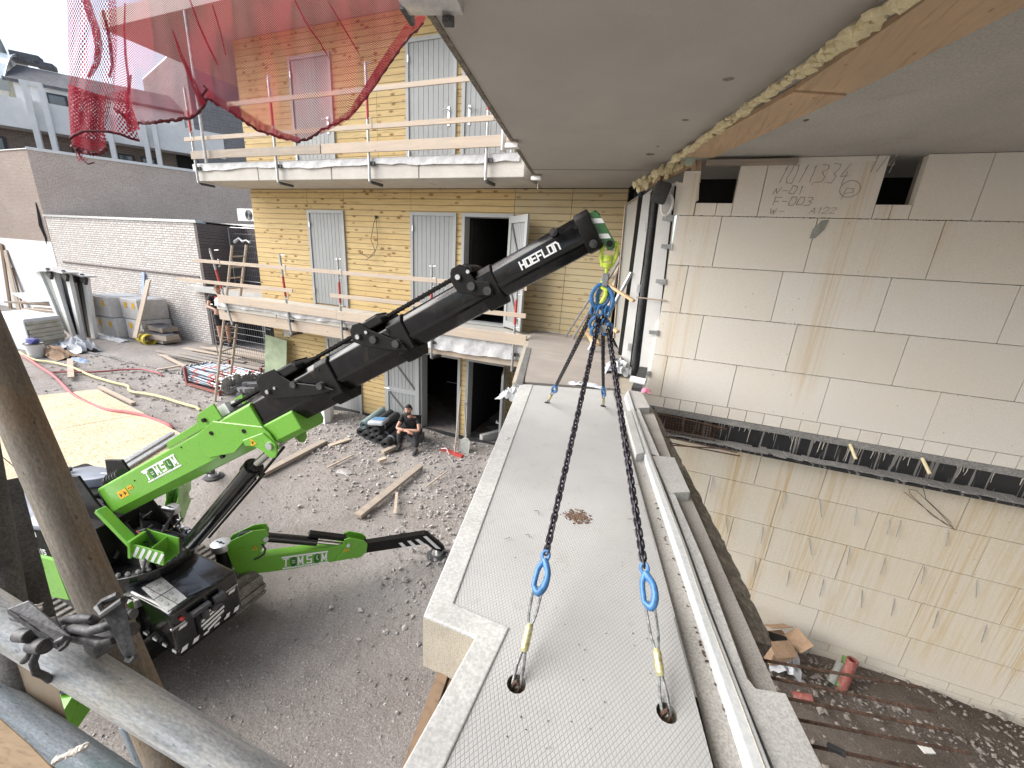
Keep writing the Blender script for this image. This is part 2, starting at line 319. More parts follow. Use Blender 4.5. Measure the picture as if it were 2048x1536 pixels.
# knitted debris netting
n = N('red_netting')
uvn = n.n('ShaderNodeUVMap'); x = n.sep(uvn.outputs[0])
na = n.noise(uvn.outputs[0], 6, 4)
c1 = n.mth('COSINE', n.mth('MULTIPLY', x[0], 2 * math.pi)); c2 = n.mth('COSINE', n.mth('MULTIPLY', x[1], 2 * math.pi))
pr = n.mth('MULTIPLY', c1, c2); hole = n.mth('GREATER_THAN', n.mth('ADD', pr, n.mth('MULTIPLY', n.mth('SUBTRACT', na, .5), .25)), -.02)
tr = n.n('ShaderNodeBsdfTransparent'); tl = n.n('ShaderNodeBsdfTranslucent'); tl.inputs[0].default_value = (.45, .04, .07, 1)
mx = n.n('ShaderNodeMixShader'); mx.inputs[0].default_value = .35
n.fin((.30, .028, .05), .8, 0, .2); n.L(n.p.outputs[0], mx.inputs[1]); n.L(tl.outputs[0], mx.inputs[2])
m2 = n.n('ShaderNodeMixShader'); n.L(hole, m2.inputs[0]); n.L(mx.outputs[0], m2.inputs[1]); n.L(tr.outputs[0], m2.inputs[2])
n.L(m2.outputs[0], n.t.nodes['Material Output'].inputs[0]); m_net = n.m
m_nethem = M('netting_hem', (.10, .012, .02), .8, var=.3, vs=60)

# wire mesh panel (temporary fence infill)
n = N('clear_plastic'); n.fin((.7, .68, .62), .3); tr = n.n('ShaderNodeBsdfTransparent'); mx = n.n('ShaderNodeMixShader'); mx.inputs[0].default_value = .22
n.L(n.p.outputs[0], mx.inputs[1]); n.L(tr.outputs[0], mx.inputs[2]); n.L(mx.outputs[0], n.t.nodes['Material Output'].inputs[0]); m_clearp = n.m

# ------------------------------------------------------------------ mesh helpers
class B:
    def __init__(s): s.b = bmesh.new(); s.uv = None
    def face(s, pts):
        try: return s.b.faces.new([s.b.verts.new(p) for p in pts])
        except ValueError: return None
    def hexa(s, c):           # 8 corners: bottom 4, top 4
        vs = [s.b.verts.new(p) for p in c]
        for f in ((3, 2, 1, 0), (4, 5, 6, 7), (0, 1, 5, 4), (1, 2, 6, 5), (2, 3, 7, 6), (3, 0, 4, 7)): s.b.faces.new([vs[i] for i in f])
        return vs
    def box(s, c, d, rot=None):
        c = V(c); h = V(d) * .5; rot = rot or Matrix.Identity(3)
        s.hexa([c + rot @ V((sx * h.x, sy * h.y, sz * h.z)) for sz in (-1, 1) for sx, sy in ((-1, -1), (1, -1), (1, 1), (-1, 1))]); return s
    def bb(s, x0, x1, y0, y1, z0, z1): return s.box(((x0 + x1) / 2, (y0 + y1) / 2, (z0 + z1) / 2), (abs(x1 - x0), abs(y1 - y0), abs(z1 - z0)))
    def beam(s, a, b, wd, ht, up=V((0, 0, 1))):
        a, b = V(a), V(b); d = (b - a); L = d.length; d.normalize(); sd_ = d.cross(up)
        if sd_.length < 1e-4: sd_ = d.cross(V((1, 0, 0)))
        sd_.normalize(); u = sd_.cross(d).normalized()
        return s.box((a + b) / 2, (L, wd, ht), Matrix((d, sd_, u)).transposed())
    def prism(s, pts, vec):       # polygon pts extruded by vec
        pts = [V(p) for p in pts]; vec = V(vec); n = len(pts)
        a = [s.b.verts.new(p) for p in pts]; b = [s.b.verts.new(p + vec) for p in pts]
        s.b.faces.new(a[::-1]); s.b.faces.new(b)
        for i in range(n): s.b.faces.new([a[i], a[(i + 1) % n], b[(i + 1) % n], b[i]])
        return s
    def tube(s, pts, r, n=8, closed=False, cap=True, flat=1.0):
        pts = [V(p) for p in pts]; m = len(pts); rr = r if hasattr(r, '__len__') else [r] * m
        rings = []; pu = None
        for i, p in enumerate(pts):
            if closed: t = pts[(i + 1) % m] - pts[i - 1]
            else: t = pts[min(i + 1, m - 1)] - pts[max(i - 1, 0)]
            t.normalize()
            if pu is None:
                pu = t.cross(V((0, 0, 1)));
                if pu.length < 1e-3: pu = t.cross(V((1, 0, 0)))
            pu = (pu - t * pu.dot(t)).normalized(); q = t.cross(pu)
            rings.append([s.b.verts.new(p + (pu * math.cos(a) + q * math.sin(a) * flat) * rr[i]) for a in [2 * math.pi * k / n for k in range(n)]])
        for i in range(m if closed else m - 1):
            A, C = rings[i], rings[(i + 1) % m]
            for k in range(n): s.b.faces.new([A[k], A[(k + 1) % n], C[(k + 1) % n], C[k]])
        if cap and not closed: s.b.faces.new(rings[0][::-1]); s.b.faces.new(rings[-1])
        return s
    def pipe(s, a, b, r, ri, n=20):
        a, b = V(a), V(b); t = (b - a).normalized(); u = t.cross(V((0, 0, 1)))
        if u.length < 1e-3: u = t.cross(V((1, 0, 0)))
        u.normalize(); q = t.cross(u)
        ring = lambda p, r_: [s.b.verts.new(p + (u * math.cos(2 * math.pi * k / n) + q * math.sin(2 * math.pi * k / n)) * r_) for k in range(n)]
        o0, o1, i0, i1 = ring(a, r), ring(b, r), ring(a, ri), ring(b, ri)
        for k in range(n):
            j = (k + 1) % n
            for f in ((o0[k], o0[j], o1[j], o1[k]), (i1[k], i1[j], i0[j], i0[k]), (i0[k], i0[j], o0[j], o0[k]), (o1[k], o1[j], i1[j], i1[k])): s.b.faces.new(f)
        return s
    def torus(s, c, ax1, ax2, r1, r2, r, n=20, m=8):
        c, ax1, ax2 = V(c), V(ax1).normalized(), V(ax2).normalized()
        return s.tube([c + ax1 * r1 * math.cos(2 * math.pi * k / n) + ax2 * r2 * math.sin(2 * math.pi * k / n) for k in range(n)], r, m, closed=True)
    def smooth_tube(s, pts, r, n=10, k=5):
        pts = [V(p) for p in pts]; m = len(pts); q, rr = [], []
        for i in range(m - 1):
            p0, p1, p2, p3 = pts[max(i - 1, 0)], pts[i], pts[i + 1], pts[min(i + 2, m - 1)]
            for j in range(k):
                t = j / k; q.append(.5 * ((2 * p1) + (p2 - p0) * t + (2 * p0 - 5 * p1 + 4 * p2 - p3) * t * t + (3 * p1 - p0 - 3 * p2 + p3) * t ** 3)); rr.append(r[i] + (r[i + 1] - r[i]) * t if hasattr(r, '__len__') else r)
        q.append(pts[-1]); rr.append(r[-1] if hasattr(r, '__len__') else r); return s.tube(q, rr, n)
    def ball(s, c, r, sc=(1, 1, 1), jit=0, sub=1):
        g = bmesh.ops.create_icosphere(s.b, subdivisions=sub, radius=r); a = random.random() * 6.28; ro = Matrix.Rotation(a, 3, 'Z')
        for v_ in g['verts']: v_.co = ro @ V((v_.co.x * sc[0], v_.co.y * sc[1], v_.co.z * sc[2])) * (1 + random.uniform(-jit, jit)) + V(c)
        return s
    def bev(s, w_=.005, seg=2, ang=40):
        bmesh.ops.remove_doubles(s.b, verts=s.b.verts[:], dist=1e-6)
        es = [e for e in s.b.edges if len(e.link_faces) == 2 and e.calc_face_angle(0) > R(ang)]
        if es: bmesh.ops.bevel(s.b, geom=es, offset=w_, segments=seg, affect='EDGES', profile=.5, clamp_overlap=True)
        return s
    def out(s, name, m, parent=None, smooth=False, base=None):
        bmesh.ops.recalc_face_normals(s.b, faces=s.b.faces[:])
        me = bpy.data.meshes.new(name)
        if parent is not None: off = WL[parent.name]
        elif base is not None: off = V(base)
        else: off = V((0, 0, 0))
        if off.length: bmesh.ops.translate(s.b, verts=s.b.verts[:], vec=-off)
        s.b.to_mesh(me); s.b.free(); me.materials.append(m)
        if smooth:
            for p in me.polygons: p.use_smooth = True
            try: me.set_sharp_from_angle(angle=R(38))
            except Exception: pass
        o = bpy.data.objects.new(name, me); COL.objects.link(o)
        if parent is not None: o.parent = parent; WL[o.name] = WL[parent.name]
        else: o.location = off; WL[o.name] = off
        return o
WL = {}
def tag(o, label=None, cat=None, group=None, kind=None):
    if label: o['label'] = label
    if cat: o['category'] = cat
    if group: o['group'] = group
    if kind: o['kind'] = kind
    return o
def thing(name, loc, label, cat, group=None, rz=0):
    o = bpy.data.objects.new(name, None); COL.objects.link(o); o.location = loc; o.rotation_euler.z = rz
    o.empty_display_size = .1; WL[o.name] = V(loc) if not rz else V((0, 0, 0))
    return tag(o, label, cat, group)
def local(o): WL[o.name] = V((0, 0, 0)); return o          # children built in the thing's own axes
def dup(o, loc=None, rot=None, label=None, parent=None):
    c = o.copy(); COL.objects.link(c)
    if parent: c.parent = parent
    if loc is not None: c.location = loc
    if rot is not None: c.rotation_euler = rot
    if label: c['label'] = label
    for ch in o.children: dup(ch, parent=c)
    return c
def P(pts, z): return [atZ(x, y, z) for x, y in pts]

# stroke lettering: flat ribbons cut to each glyph
G = {'H': [[(0, 0), (0, 1)], [(1, 0), (1, 1)], [(0, .5), (1, .5)]], 'O': [[(.0, .0), (1, 0), (1, 1), (0, 1), (0, 0)]], 'E': [[(1, 1), (0, 1), (0, 0), (1, 0)], [(0, .5), (.85, .5)]],
     'F': [[(1, 1), (0, 1), (0, 0)], [(0, .5), (.85, .5)]], 'L': [[(0, 1), (0, 0), (1, 0)]], 'N': [[(0, 0), (0, 1), (.6, 1), (1, .7), (1, 0)]], 'T': [[(0, 1), (1, 1)], [(.5, 1), (.5, 0)]],
     'M': [[(0, 0), (0, 1), (.5, .2), (1, 1), (1, 0)]], 'S': [[(1, 1), (0, 1), (0, .5), (1, .5), (1, 0), (0, 0)]], '0': [[(.1, 0), (.9, 0), (1, .3), (1, .7), (.9, 1), (.1, 1), (0, .7), (0, .3), (.1, 0)]],
     '1': [[(.3, .8), (.5, 1), (.5, 0)]], '2': [[(0, .8), (.3, 1), (.9, .95), (1, .65), (0, 0), (1, 0)]], '3': [[(0, 1), (.9, 1), (1, .75), (.5, .55), (1, .35), (.9, 0), (0, 0)]],
     '4': [[(.7, 1), (0, .35), (1, .35)], [(.7, .6), (.7, -.1)]], '5': [[(1, 1), (.05, 1), (0, .55), (.9, .55), (1, .25), (.8, 0), (0, 0)]], '6': [[(.9, 1), (.2, .9), (0, .4), (.2, 0), (.9, 0), (1, .35), (.8, .5), (0, .45)]],
     '7': [[(0, 1), (1, 1), (.4, 0)]], '8': [[(.1, .5), (0, .8), (.3, 1), (.8, 1), (1, .8), (.9, .5), (.1, .5), (0, .2), (.2, 0), (.8, 0), (1, .2), (.9, .5)]],
     'n': [[(0, 0), (.15, .75), (.7, .05), (.95, .85)]], 'A': [[(0, 0), (.5, 1), (1, 0)], [(.2, .4), (.8, .4)]], 'W': [[(0, 1), (.25, 0), (.5, .7), (.75, 0), (1, 1)]], '-': [[(.1, .45), (.8, .45)]], '/': [[(.2, 0), (.7, 1)]],
     'P': [[(.1, 0), (.1, 1), (.8, .95), (.9, .6), (.1, .5)]], ' ': []}
def write(txt, o, ux, uy, h, wd, st, gap=.35, th=.0015, jit=0.0, bld=None):
    o, ux, uy = V(o), V(ux).normalized(), V(uy).normalized(); nn = ux.cross(uy); b = bld or B(); x = 0
    for ch in txt:
        for pl in G.get(ch, []):
            q = [(x + a * wd + random.uniform(-jit, jit) * h, c * h + random.uniform(-jit, jit) * h) for a, c in pl]
            for (a0, b0), (a1, b1) in zip(q, q[1:]):
                dx, dy = a1 - a0, b1 - b0; L = math.hypot(dx, dy) or 1; dx /= L; dy /= L; s2 = st / 2
                a0_, b0_, a1_, b1_ = a0 - dx * s2, b0 - dy * s2, a1 + dx * s2, b1 + dy * s2
                pts = [(a0_ - dy * s2, b0_ + dx * s2), (a0_ + dy * s2, b0_ - dx * s2), (a1_ + dy * s2, b1_ - dx * s2), (a1_ - dy * s2, b1_ + dx * s2)]
                b.prism([o + ux * p + uy * r_ for p, r_ in pts], nn * (th + random.random() * .0004))
        x += wd * (1 + gap) if ch not in '1' else wd * (.75 + gap)
    return b
# ================================================================== SETTING: ground
def hgt(x, y):
    h = .05 * math.sin(x * .9 + 1.3 * math.sin(y * .7)) * math.sin(y * 1.1 + x * .3) + .03 * math.sin(x * 2.7 + y * 1.9)
    h += .16 * math.exp(-((y - 7.9) / .5) ** 2) * (.6 + .4 * math.sin(x * 3.1)) * (1 if x > -8.6 else .2)
    return h
def edge_x(y): return .35 - .22 * y                       # line of our building's foundation
b = B(); gx = [-34 + i * .22 for i in range(int(34.6 / .22) + 1)]; gy = [-3 + j * .2 for j in range(int(14.4 / .2) + 1)]
grid = [[None] * len(gy) for _ in gx]
for i, x in enumerate(gx):
    for j, y in enumerate(gy):
        xx = min(x, edge_x(y)); grid[i][j] = b.b.verts.new((xx, y, GZ + hgt(xx, y) * .55 + random.uniform(-.008, .008)))
for i in range(len(gx) - 1):
    for j in range(len(gy) - 1):
        q = [grid[i][j], grid[i + 1][j], grid[i + 1][j + 1], grid[i][j + 1]]
        if q[1].co.x - q[0].co.x > 1e-5 or q[2].co.x - q[3].co.x > 1e-5: b.b.faces.new(q)
g = b.out('ground', m_ground, smooth=True); tag(g, kind='structure')
b = B(); S_ = 600
b.face([(-S_, -S_, GZ - .1), (.2, -S_, GZ - .1), (-2.2, S_, GZ - .1), (-S_, S_, GZ - .1)])
tag(b.out('surrounding_ground', m_ground), kind='structure')
b = B(); PX = [-.9 + i * .25 for i in range(44)]; PY = [-3 + j * .25 for j in range(38)]
vv = [[b.b.verts.new((x, y, PIT + .05 * math.sin(x * 2 + y) * math.sin(y * 2.3) + .10 * math.exp(-((y - 5.75) / .3) ** 2) + random.uniform(-.02, .02))) for y in PY] for x in PX]
for i in range(len(PX) - 1):
    for j in range(len(PY) - 1): b.b.faces.new([vv[i][j], vv[i + 1][j], vv[i + 1][j + 1], vv[i][j + 1]])
tag(b.out('excavation_floor', m_pitg, smooth=True), kind='structure')
# gravel and crumbs
def scatter(name, n_, fn, m, smin, smax, kindz=None):
    b = B()
    T = [V(p) for p in ((1, 0, 0), (-1, 0, 0), (0, 1, 0), (0, -1, 0), (0, 0, 1), (0, 0, -1))]; FC = ((0, 2, 4), (2, 1, 4), (1, 3, 4), (3, 0, 4), (2, 0, 5), (1, 2, 5), (3, 1, 5), (0, 3, 5))
    for _ in range(n_):
        x, y, z = fn(); s = smin + (smax - smin) * random.random() ** 3.5
        ro = Matrix.Rotation(random.random() * 6.3, 3, 'Z') @ Matrix.Rotation(random.random(), 3, 'X'); sc = (random.uniform(.7, 1.4), random.uniform(.6, 1.1), random.uniform(.35, .8))
        vs = [b.b.verts.new(ro @ V((t.x * sc[0] * s, t.y * sc[1] * s, t.z * sc[2] * s)) * random.uniform(.75, 1.2) + V((x, y, z + s * .2))) for t in T]
        for f in FC: b.b.faces.new([vs[i] for i in f])
    return tag(b.out(name, m), kind='stuff')
def gp(x0, x1, y0, y1):
    def f():
        while True:
            x, y = random.uniform(x0, x1), random.uniform(y0, y1)
            if x < edge_x(y): return x, y, GZ + hgt(x, y) * .55
    return f
def clump(cs):
    def f():
        cx, cy, sx, sy = random.choice(cs); x, y = random.gauss(cx, sx), random.gauss(cy, sy); y = min(y, 7.9)
        return x, y, GZ + hgt(x, y) * .55 + random.random() * .03
    return f
o = scatter('gravel', 8500, lambda: gp(-9, .2, .3, 8)() if random.random() < .6 else gp(-4.2, -.2, .3, 3)(), m_stone, .004, .018); tag(o, 'loose grey gravel and stone chips strewn over the site soil', 'gravel')
o = scatter('rubble', 4600, clump([(-3, 6.4, .9, .7), (-4.4, 7.4, .9, .35), (-7.2, 7.3, 1.0, .4), (-4.2, 5.4, .9, .6), (-2.4, 4.6, .5, .9), (-6.6, 6.3, .8, .4)]), m_stone, .008, .05); tag(o, 'broken stone and brick rubble heaped near the foot of the wooden facade', 'rubble')
o = scatter('soil_crumbs', 5000, gp(-12, .2, .3, 8), m_stone_d, .005, .025); tag(o, 'brown crumbs of soil on the site ground', 'soil')
o = scatter('yard_debris', 3800, clump([(-21, 9.5, 1.8, .9), (-17, 8.5, 2.2, .8), (-14, 6.5, 2.4, 1.2), (-19.5, 10.4, 1.2, .5), (-28, 10.2, 3.0, .7)]), m_stone, .012, .07); tag(o, 'bits of rubble and debris in the back corner of the yard', 'debris')
def pitp():
    x, y = random.uniform(.2, 7), random.gauss(5.7, .22) if random.random() < .6 else random.uniform(3.5, 6.2)
    return x, min(y, 6.2), PIT + .09
o = scatter('pit_debris', 2600, pitp, m_stone_d, .008, .05); tag(o, 'stones and clods lying on the excavation floor beside the block wall', 'debris')

# ================================================================== wooden facade building
FB = thing('wooden_facade_building', (-6, YF, GZ), 'long building front clad in yellow pine boards with grey doors on three floors', 'building')
def clad(z0, z1, xs, openings, m=m_clad):
    """panels between seams xs, minus openings (x0, x1, z0, z1)"""
    for xa, xb in zip(xs, xs[1:]):
        b = B(); xa_, xb_ = xa + .004, xb - .004; y0, y1 = YF, YF + .12
        cuts = sorted([o_ for o_ in openings if o_[0] < xb_ - .01 and o_[1] > xa_ + .01])
        x = xa_
        for (a0, a1, c0, c1) in cuts:
            a0, a1 = max(a0, xa_), min(a1, xb_)
            if a0 > x + .003: b.bb(x, a0, y0, y1, z0, z1)
            if c1 < z1 - .01: b.bb(a0, a1, y0, y1, c1, z1)
            if c0 > z0 + .01: b.bb(a0, a1, y0, y1, z0, c0)
            x = a1
        if x < xb_ - .003: b.bb(x, xb_, y0, y1, z0, z1)
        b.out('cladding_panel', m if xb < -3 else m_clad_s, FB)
D1 = [(-8.83, -7.66, DK, .98), (-5.74, -4.56, DK, .98), (-4.42, -3.22, DK, .98)]
D2 = [(-9.06, -7.80, 1.78, 4.20), (-5.82, -4.62, 1.78, 4.20), (-4.49, -3.3, 1.78, 4.2)]
D0 = [(-8.5, -7.37, GZ + .05, -2.16), (-5.50, -4.36, GZ, -2.16), (-4.21, -3.15, GZ, -2.16)]
clad(DK - .02, CZ - .01, [-10.81, -8.83, -7.66, -5.74, -3.24, -2.06, -1.03], D1)
clad(1.77, 4.72, [-10.81, -8.9, -6.6, -4.55, -3.0, -1.0], D2)
clad(GZ + .12, -1.63, [-10.5, -8.52, -7.36, -5.52, -3.1, -1.0], D0)
b = B(); b.bb(-10.81, -1.0, YF + .13, YF + .2, GZ - .3, 7.5)
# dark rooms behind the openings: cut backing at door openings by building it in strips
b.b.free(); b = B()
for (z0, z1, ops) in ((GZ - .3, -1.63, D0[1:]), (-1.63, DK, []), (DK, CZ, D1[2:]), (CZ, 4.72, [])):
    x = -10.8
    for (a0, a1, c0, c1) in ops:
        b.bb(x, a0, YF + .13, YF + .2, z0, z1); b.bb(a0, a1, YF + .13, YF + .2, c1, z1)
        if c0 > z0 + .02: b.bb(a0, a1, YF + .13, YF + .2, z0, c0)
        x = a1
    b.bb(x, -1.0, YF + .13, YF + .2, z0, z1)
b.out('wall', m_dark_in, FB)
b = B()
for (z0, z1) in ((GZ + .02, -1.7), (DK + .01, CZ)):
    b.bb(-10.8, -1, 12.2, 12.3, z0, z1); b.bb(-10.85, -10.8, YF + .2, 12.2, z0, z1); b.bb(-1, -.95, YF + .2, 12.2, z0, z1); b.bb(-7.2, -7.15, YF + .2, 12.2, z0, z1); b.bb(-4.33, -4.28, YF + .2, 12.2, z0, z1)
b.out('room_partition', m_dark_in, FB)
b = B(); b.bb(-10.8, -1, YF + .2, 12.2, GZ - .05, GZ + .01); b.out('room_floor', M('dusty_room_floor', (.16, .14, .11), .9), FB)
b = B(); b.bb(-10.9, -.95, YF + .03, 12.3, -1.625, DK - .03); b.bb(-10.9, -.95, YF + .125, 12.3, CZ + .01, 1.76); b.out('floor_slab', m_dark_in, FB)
b = B(); b.bb(-13.6, -.6, 6.9, 12.3, 4.73, 5.05); b.out('roof_overhang', m_soffit, FB)
b = B(); b.bb(-10.82, -3.05, YF - .03, YF - .004, GZ - .05, GZ + .14)
b.out('damp_course', m_lead, FB)
def door_leaf(x0, x1, z0, z1, y=YF - .012, parent=FB, handle=None, frame=True):
    fr = B(); t = .07
    if frame:
        fr.bb(x0, x0 + t, y - .03, YF + .13, z0, z1); fr.bb(x1 - t, x1, y - .03, YF + .13, z0, z1); fr.bb(x0 + t, x1 - t, y - .03, YF + .13, z1 - t, z1)
    d = fr.out('door_frame', m_frame_grey, parent)
    b = B(); n_ = 9; w_ = (x1 - x0 - 2 * t) / n_
    for i in range(n_):
        b.bb(x0 + t + i * w_ + .004, x0 + t + (i + 1) * w_ - .004, y - .005, y + .03, z0 + .02, z1 - t)
    b.bb(x0 + t, x1 - t, y + .012, y + .04, z0 + .02, z1 - t)
    l = b.out('door', m_grey_paint, parent)
    if handle:
        hx = x1 - t - .1 if handle > 0 else x0 + t + .1; hz = z0 + 1.12
        h = B(); h.bb(hx - .025, hx + .025, y - .02, y - .006, hz - .28, hz + .06)
        h.tube([(hx, y - .015, hz), (hx, y - .07, hz), (hx - handle * .13, y - .07, hz)], .012, 6)
        h.out('handle', m_alu, l)
    for zz in (z0 + .3, z1 - .4):
        hb = B(); hb.bb(x0 + t - .012, x0 + t + .012, y - .045, y - .031, zz, zz + .12) if (handle or 1) > 0 else hb.bb(x1 - t - .012, x1 - t + .012, y - .045, y - .031, zz, zz + .12)
        hb.out('hinge', m_alu, l)
door_leaf(*D1[0]); door_leaf(*D1[1])
door_leaf(*D2[0], handle=1); door_leaf(*D2[1], handle=1); door_leaf(*D2[2], handle=-1)
door_leaf(*D0[0])
def open_frame(x0, x1, z0, z1, t=.07):
    fr = B(); fr.bb(x0, x0 + t, YF - .04, YF + .2, z0, z1); fr.bb(x1 - t, x1, YF - .04, YF + .2, z0, z1); fr.bb(x0 + t, x1 - t, YF - .04, YF + .2, z1 - t, z1); fr.bb(x0 + t, x1 - t, YF - .06, YF + .2, z0 - .01, z0 + .04)
    fr.out('door_frame', m_frame_grey, FB)
open_frame(*D1[2]); open_frame(*D0[1]); open_frame(*D0[2])
def open_leaf(p0, p1, z0, z1, brace=True, handle_at=1, flip=False):
    """leaf swung open from hinge p0 to free edge p1, ledged and braced inner face towards us"""
    a, c = V((*p0, 0)), V((*p1, 0)); d = (c - a); L = d.length; d.normalize(); nn = V((d.y, -d.x, 0))
    if nn.y > 0: nn = -nn
    q = lambda s, z, k=0: a + d * s + V((0, 0, z)) + nn * k
    b = B(); n_ = 8; w_ = (L - .16) / n_
    for i in range(n_): b.beam(q(.08 + (i + .5) * w_, z0 + .08), q(.08 + (i + .5) * w_, z1 - .08), .02, w_ - .008, up=d)
    b.beam(q(L / 2, z0 + .05, -.02), q(L / 2, z1 - .05, -.02), .015, L - .06, up=d)
    l = b.out('door', m_grey_paint, FB)
    r = B()
    for s_ in (.05, L - .05): r.beam(q(s_, z0, .012), q(s_, z1, .012), .045, .10, up=d)
    zm = (z0 + z1) / 2 - .05
    for z in (z0 + .07, zm, z1 - .07): r.beam(q(.1, z, .014), q(L - .1, z, .014), .04, .13)
    r.out('door_rail', m_frame_grey, l)
    if brace:
        r = B()
        xa, xb = (.11, L - .11) if flip else (L - .11, .11)
        r.beam(q(xa, z0 + .14, .03), q(xb, zm - .07, .03), .012, .035); r.beam(q(xa, zm + .08, .03), q(xb, z1 - .14, .03), .012, .035)
        r.out('brace', M('brace_dark%d' % int(L * 100), (.13, .13, .135), .6), l)
    h = B(); hs_ = L - .05; hz = z0 + 1.0
    h.tube([q(hs_, hz, .03), q(hs_, hz, .09), q(hs_ - .13, hz, .09)], .011, 6); h.out('handle', m_alu, l)
lf = atZ(1062, 437, .945); hg = (-3.29, YF - .05)
open_leaf(hg, (-2.72, YF - .52), DK + .03, .93)
open_leaf((-5.49, YF - .06), (-6.50, YF - .10), GZ + .06, -2.2, flip=True)
open_leaf((-3.2, YF - .06), (-2.9, YF - .9), GZ + .06, -2.2)
# loose cable from the facade
cb = B(); p = atY(752, 434, YF - .03)
cb.tube([p, p + V((-.03, -.05, -.15)), p + V((-.12, -.06, -.5)), p + V((-.02, -.05, -.75)), p + V((-.2, -.05, -.92)), p + V((-.42, -.04, -.85)), p + V((-.4, -.04, -.78))], .007, 5)
cb.tube([p, p + V((.06, -.05, -.3)), p + V((.07, -.05, -.6)), p + V((-.06, -.05, -.85)), p + V((-.3, -.05, -.97))], .006, 5)
cb.ball(p, .04); cb.out('cable', m_lead, FB)

# ------------------------------------------------------------------ balconies of the wooden building
def balcony(z_top, z_bot, x0, x1, label, yf=7.1):
    t = thing('balcony_slab', ((x0 + x1) / 2, yf, z_bot), label, 'balcony', 'balconies of the wooden building' if 0 else None)
    n_ = 4; w_ = (x1 - x0) / n_
    for i in range(n_):
        b = B(); b.bb(x0 + i * w_ + .008, x0 + (i + 1) * w_ - .008, yf, YF - .005, z_bot, z_top); b.bev(.01, 1); b.out('slab_section', m_fascia, t)
    return t
balcony(1.76, CZ, -11.33, -2.70, 'upper concrete balcony with white sheet and toe board across the pine facade')
balcony(DK - .02, -1.66, -11.3, -2.42, 'middle level concrete balcony with draped white membrane above the yard')
b = B(); b.bb(-11.28, -2.5, 7.13, 7.19, -1.93, -1.665); b.bb(-11.28, -2.5, 7.4, 7.46, -1.93, -1.67)
tag(b.out('timber_beam', m_board_x, base=(-7, 7.15, -1.93)), 'long raw timber beam carrying the middle balcony along its front', 'timber beam')
b = B(); b.bb(-11.3, -10.98, 7.0, 7.2, -1.75, -1.4); b.b.free()
def sheet(x0, x1, z0, z1, label, y=7.085, amp=.02, lx=0):
    b = B(); nx, nz = int((x1 - x0) / .08), 7; rows = []
    for j in range(nz + 1):
        rw = []
        for i in range(nx + 1):
            x = x0 + (x1 - x0) * i / nx; f = j / nz
            lo = z0 + .018 * math.sin(x * 1.9 + lx) + .010 * math.sin(x * 7.1 + 2 * math.sin(x * 2.3)) + random.uniform(-.004, .004)
            z = z1 + (lo - z1) * f
            yy = y - .012 - amp * (1 + math.sin(x * 6.3 + 2.5 * math.sin(x * 1.7)) * f + .6 * math.sin(x * 17 + f * 4))
            rw.append(b.b.verts.new((x, yy + (.12 * (1 - f * 5) if f < .2 else 0), z)))
        rows.append(rw)
    for j in range(nz):
        for i in range(nx): b.b.faces.new([rows[j][i], rows[j][i + 1], rows[j + 1][i + 1], rows[j + 1][i]])
    return tag(b.out('membrane_sheet', m_sheet, smooth=True, base=((x0 + x1) / 2, y, z0)), label, 'plastic sheet')
sheet(-11.35, -2.8, 1.70, 1.87, 'white membrane strip draped over the upper balcony edge', amp=.007)
sheet(-11.3, -6.3, -1.56, -1.36, 'white membrane folded over the left half of the middle balcony edge', lx=2)
sheet(-6.2, -2.35, -1.80, -1.42, 'wrinkled white membrane hanging down at the right half of the middle balcony', amp=.018)
def guard_board(x0, x1, z, h, y, label, m, cat='guard rail', name='guard_rail_board', t=.03, dz=0, grp=None):
    b = B(); b.beam((x0, y, z), (x1, y, z + dz), t, h); b.bev(.004, 1)
    return tag(b.out(name, m, base=((x0 + x1) / 2, y, z)), label, cat, grp)
yb = 6.985
guard_board(-11.36, -2.75, 2.34, .085, yb, 'lower timber guard rail along the upper balcony', m_board_x, dz=.01)
guard_board(-9.75, -3.1, 2.955, .085, yb, 'top timber guard rail of the upper balcony, partly behind the red net', m_board_x)
guard_board(-11.2, -7.15, 2.0, .17, yb, 'weathered toe board on the left part of the upper balcony', m_board_old, 'toe board', 'toe_board', .035)
guard_board(-7.12, -2.85, 2.0, .18, yb, 'paler toe board on the right part of the upper balcony', m_board_x, 'toe board', 'toe_board', .035)
guard_board(-11.7, -2.46, -.43, .085, yb, 'long top timber guard rail of the middle balcony', m_board_x, dz=.03)
guard_board(-12.55, -8.3, -.96, .085, yb, 'short timber guard rail with a dark end at the left of the middle balcony', m_board_x, dz=.03)
guard_board(-7.15, -2.44, -.93, .085, yb, 'lower timber guard rail at the right of the middle balcony', m_board_x, dz=.03)
guard_board(-11.0, -7.0, -1.34, .20, yb, 'raw toe board at the left of the middle balcony, beside the ladder', m_board_x, 'toe board', 'toe_board', .035, -.01)
guard_board(-7.0, -2.4, -1.36, .20, yb, 'raw toe board at the right of the middle balcony, behind the crane boom', m_board_x, 'toe board', 'toe_board', .035)
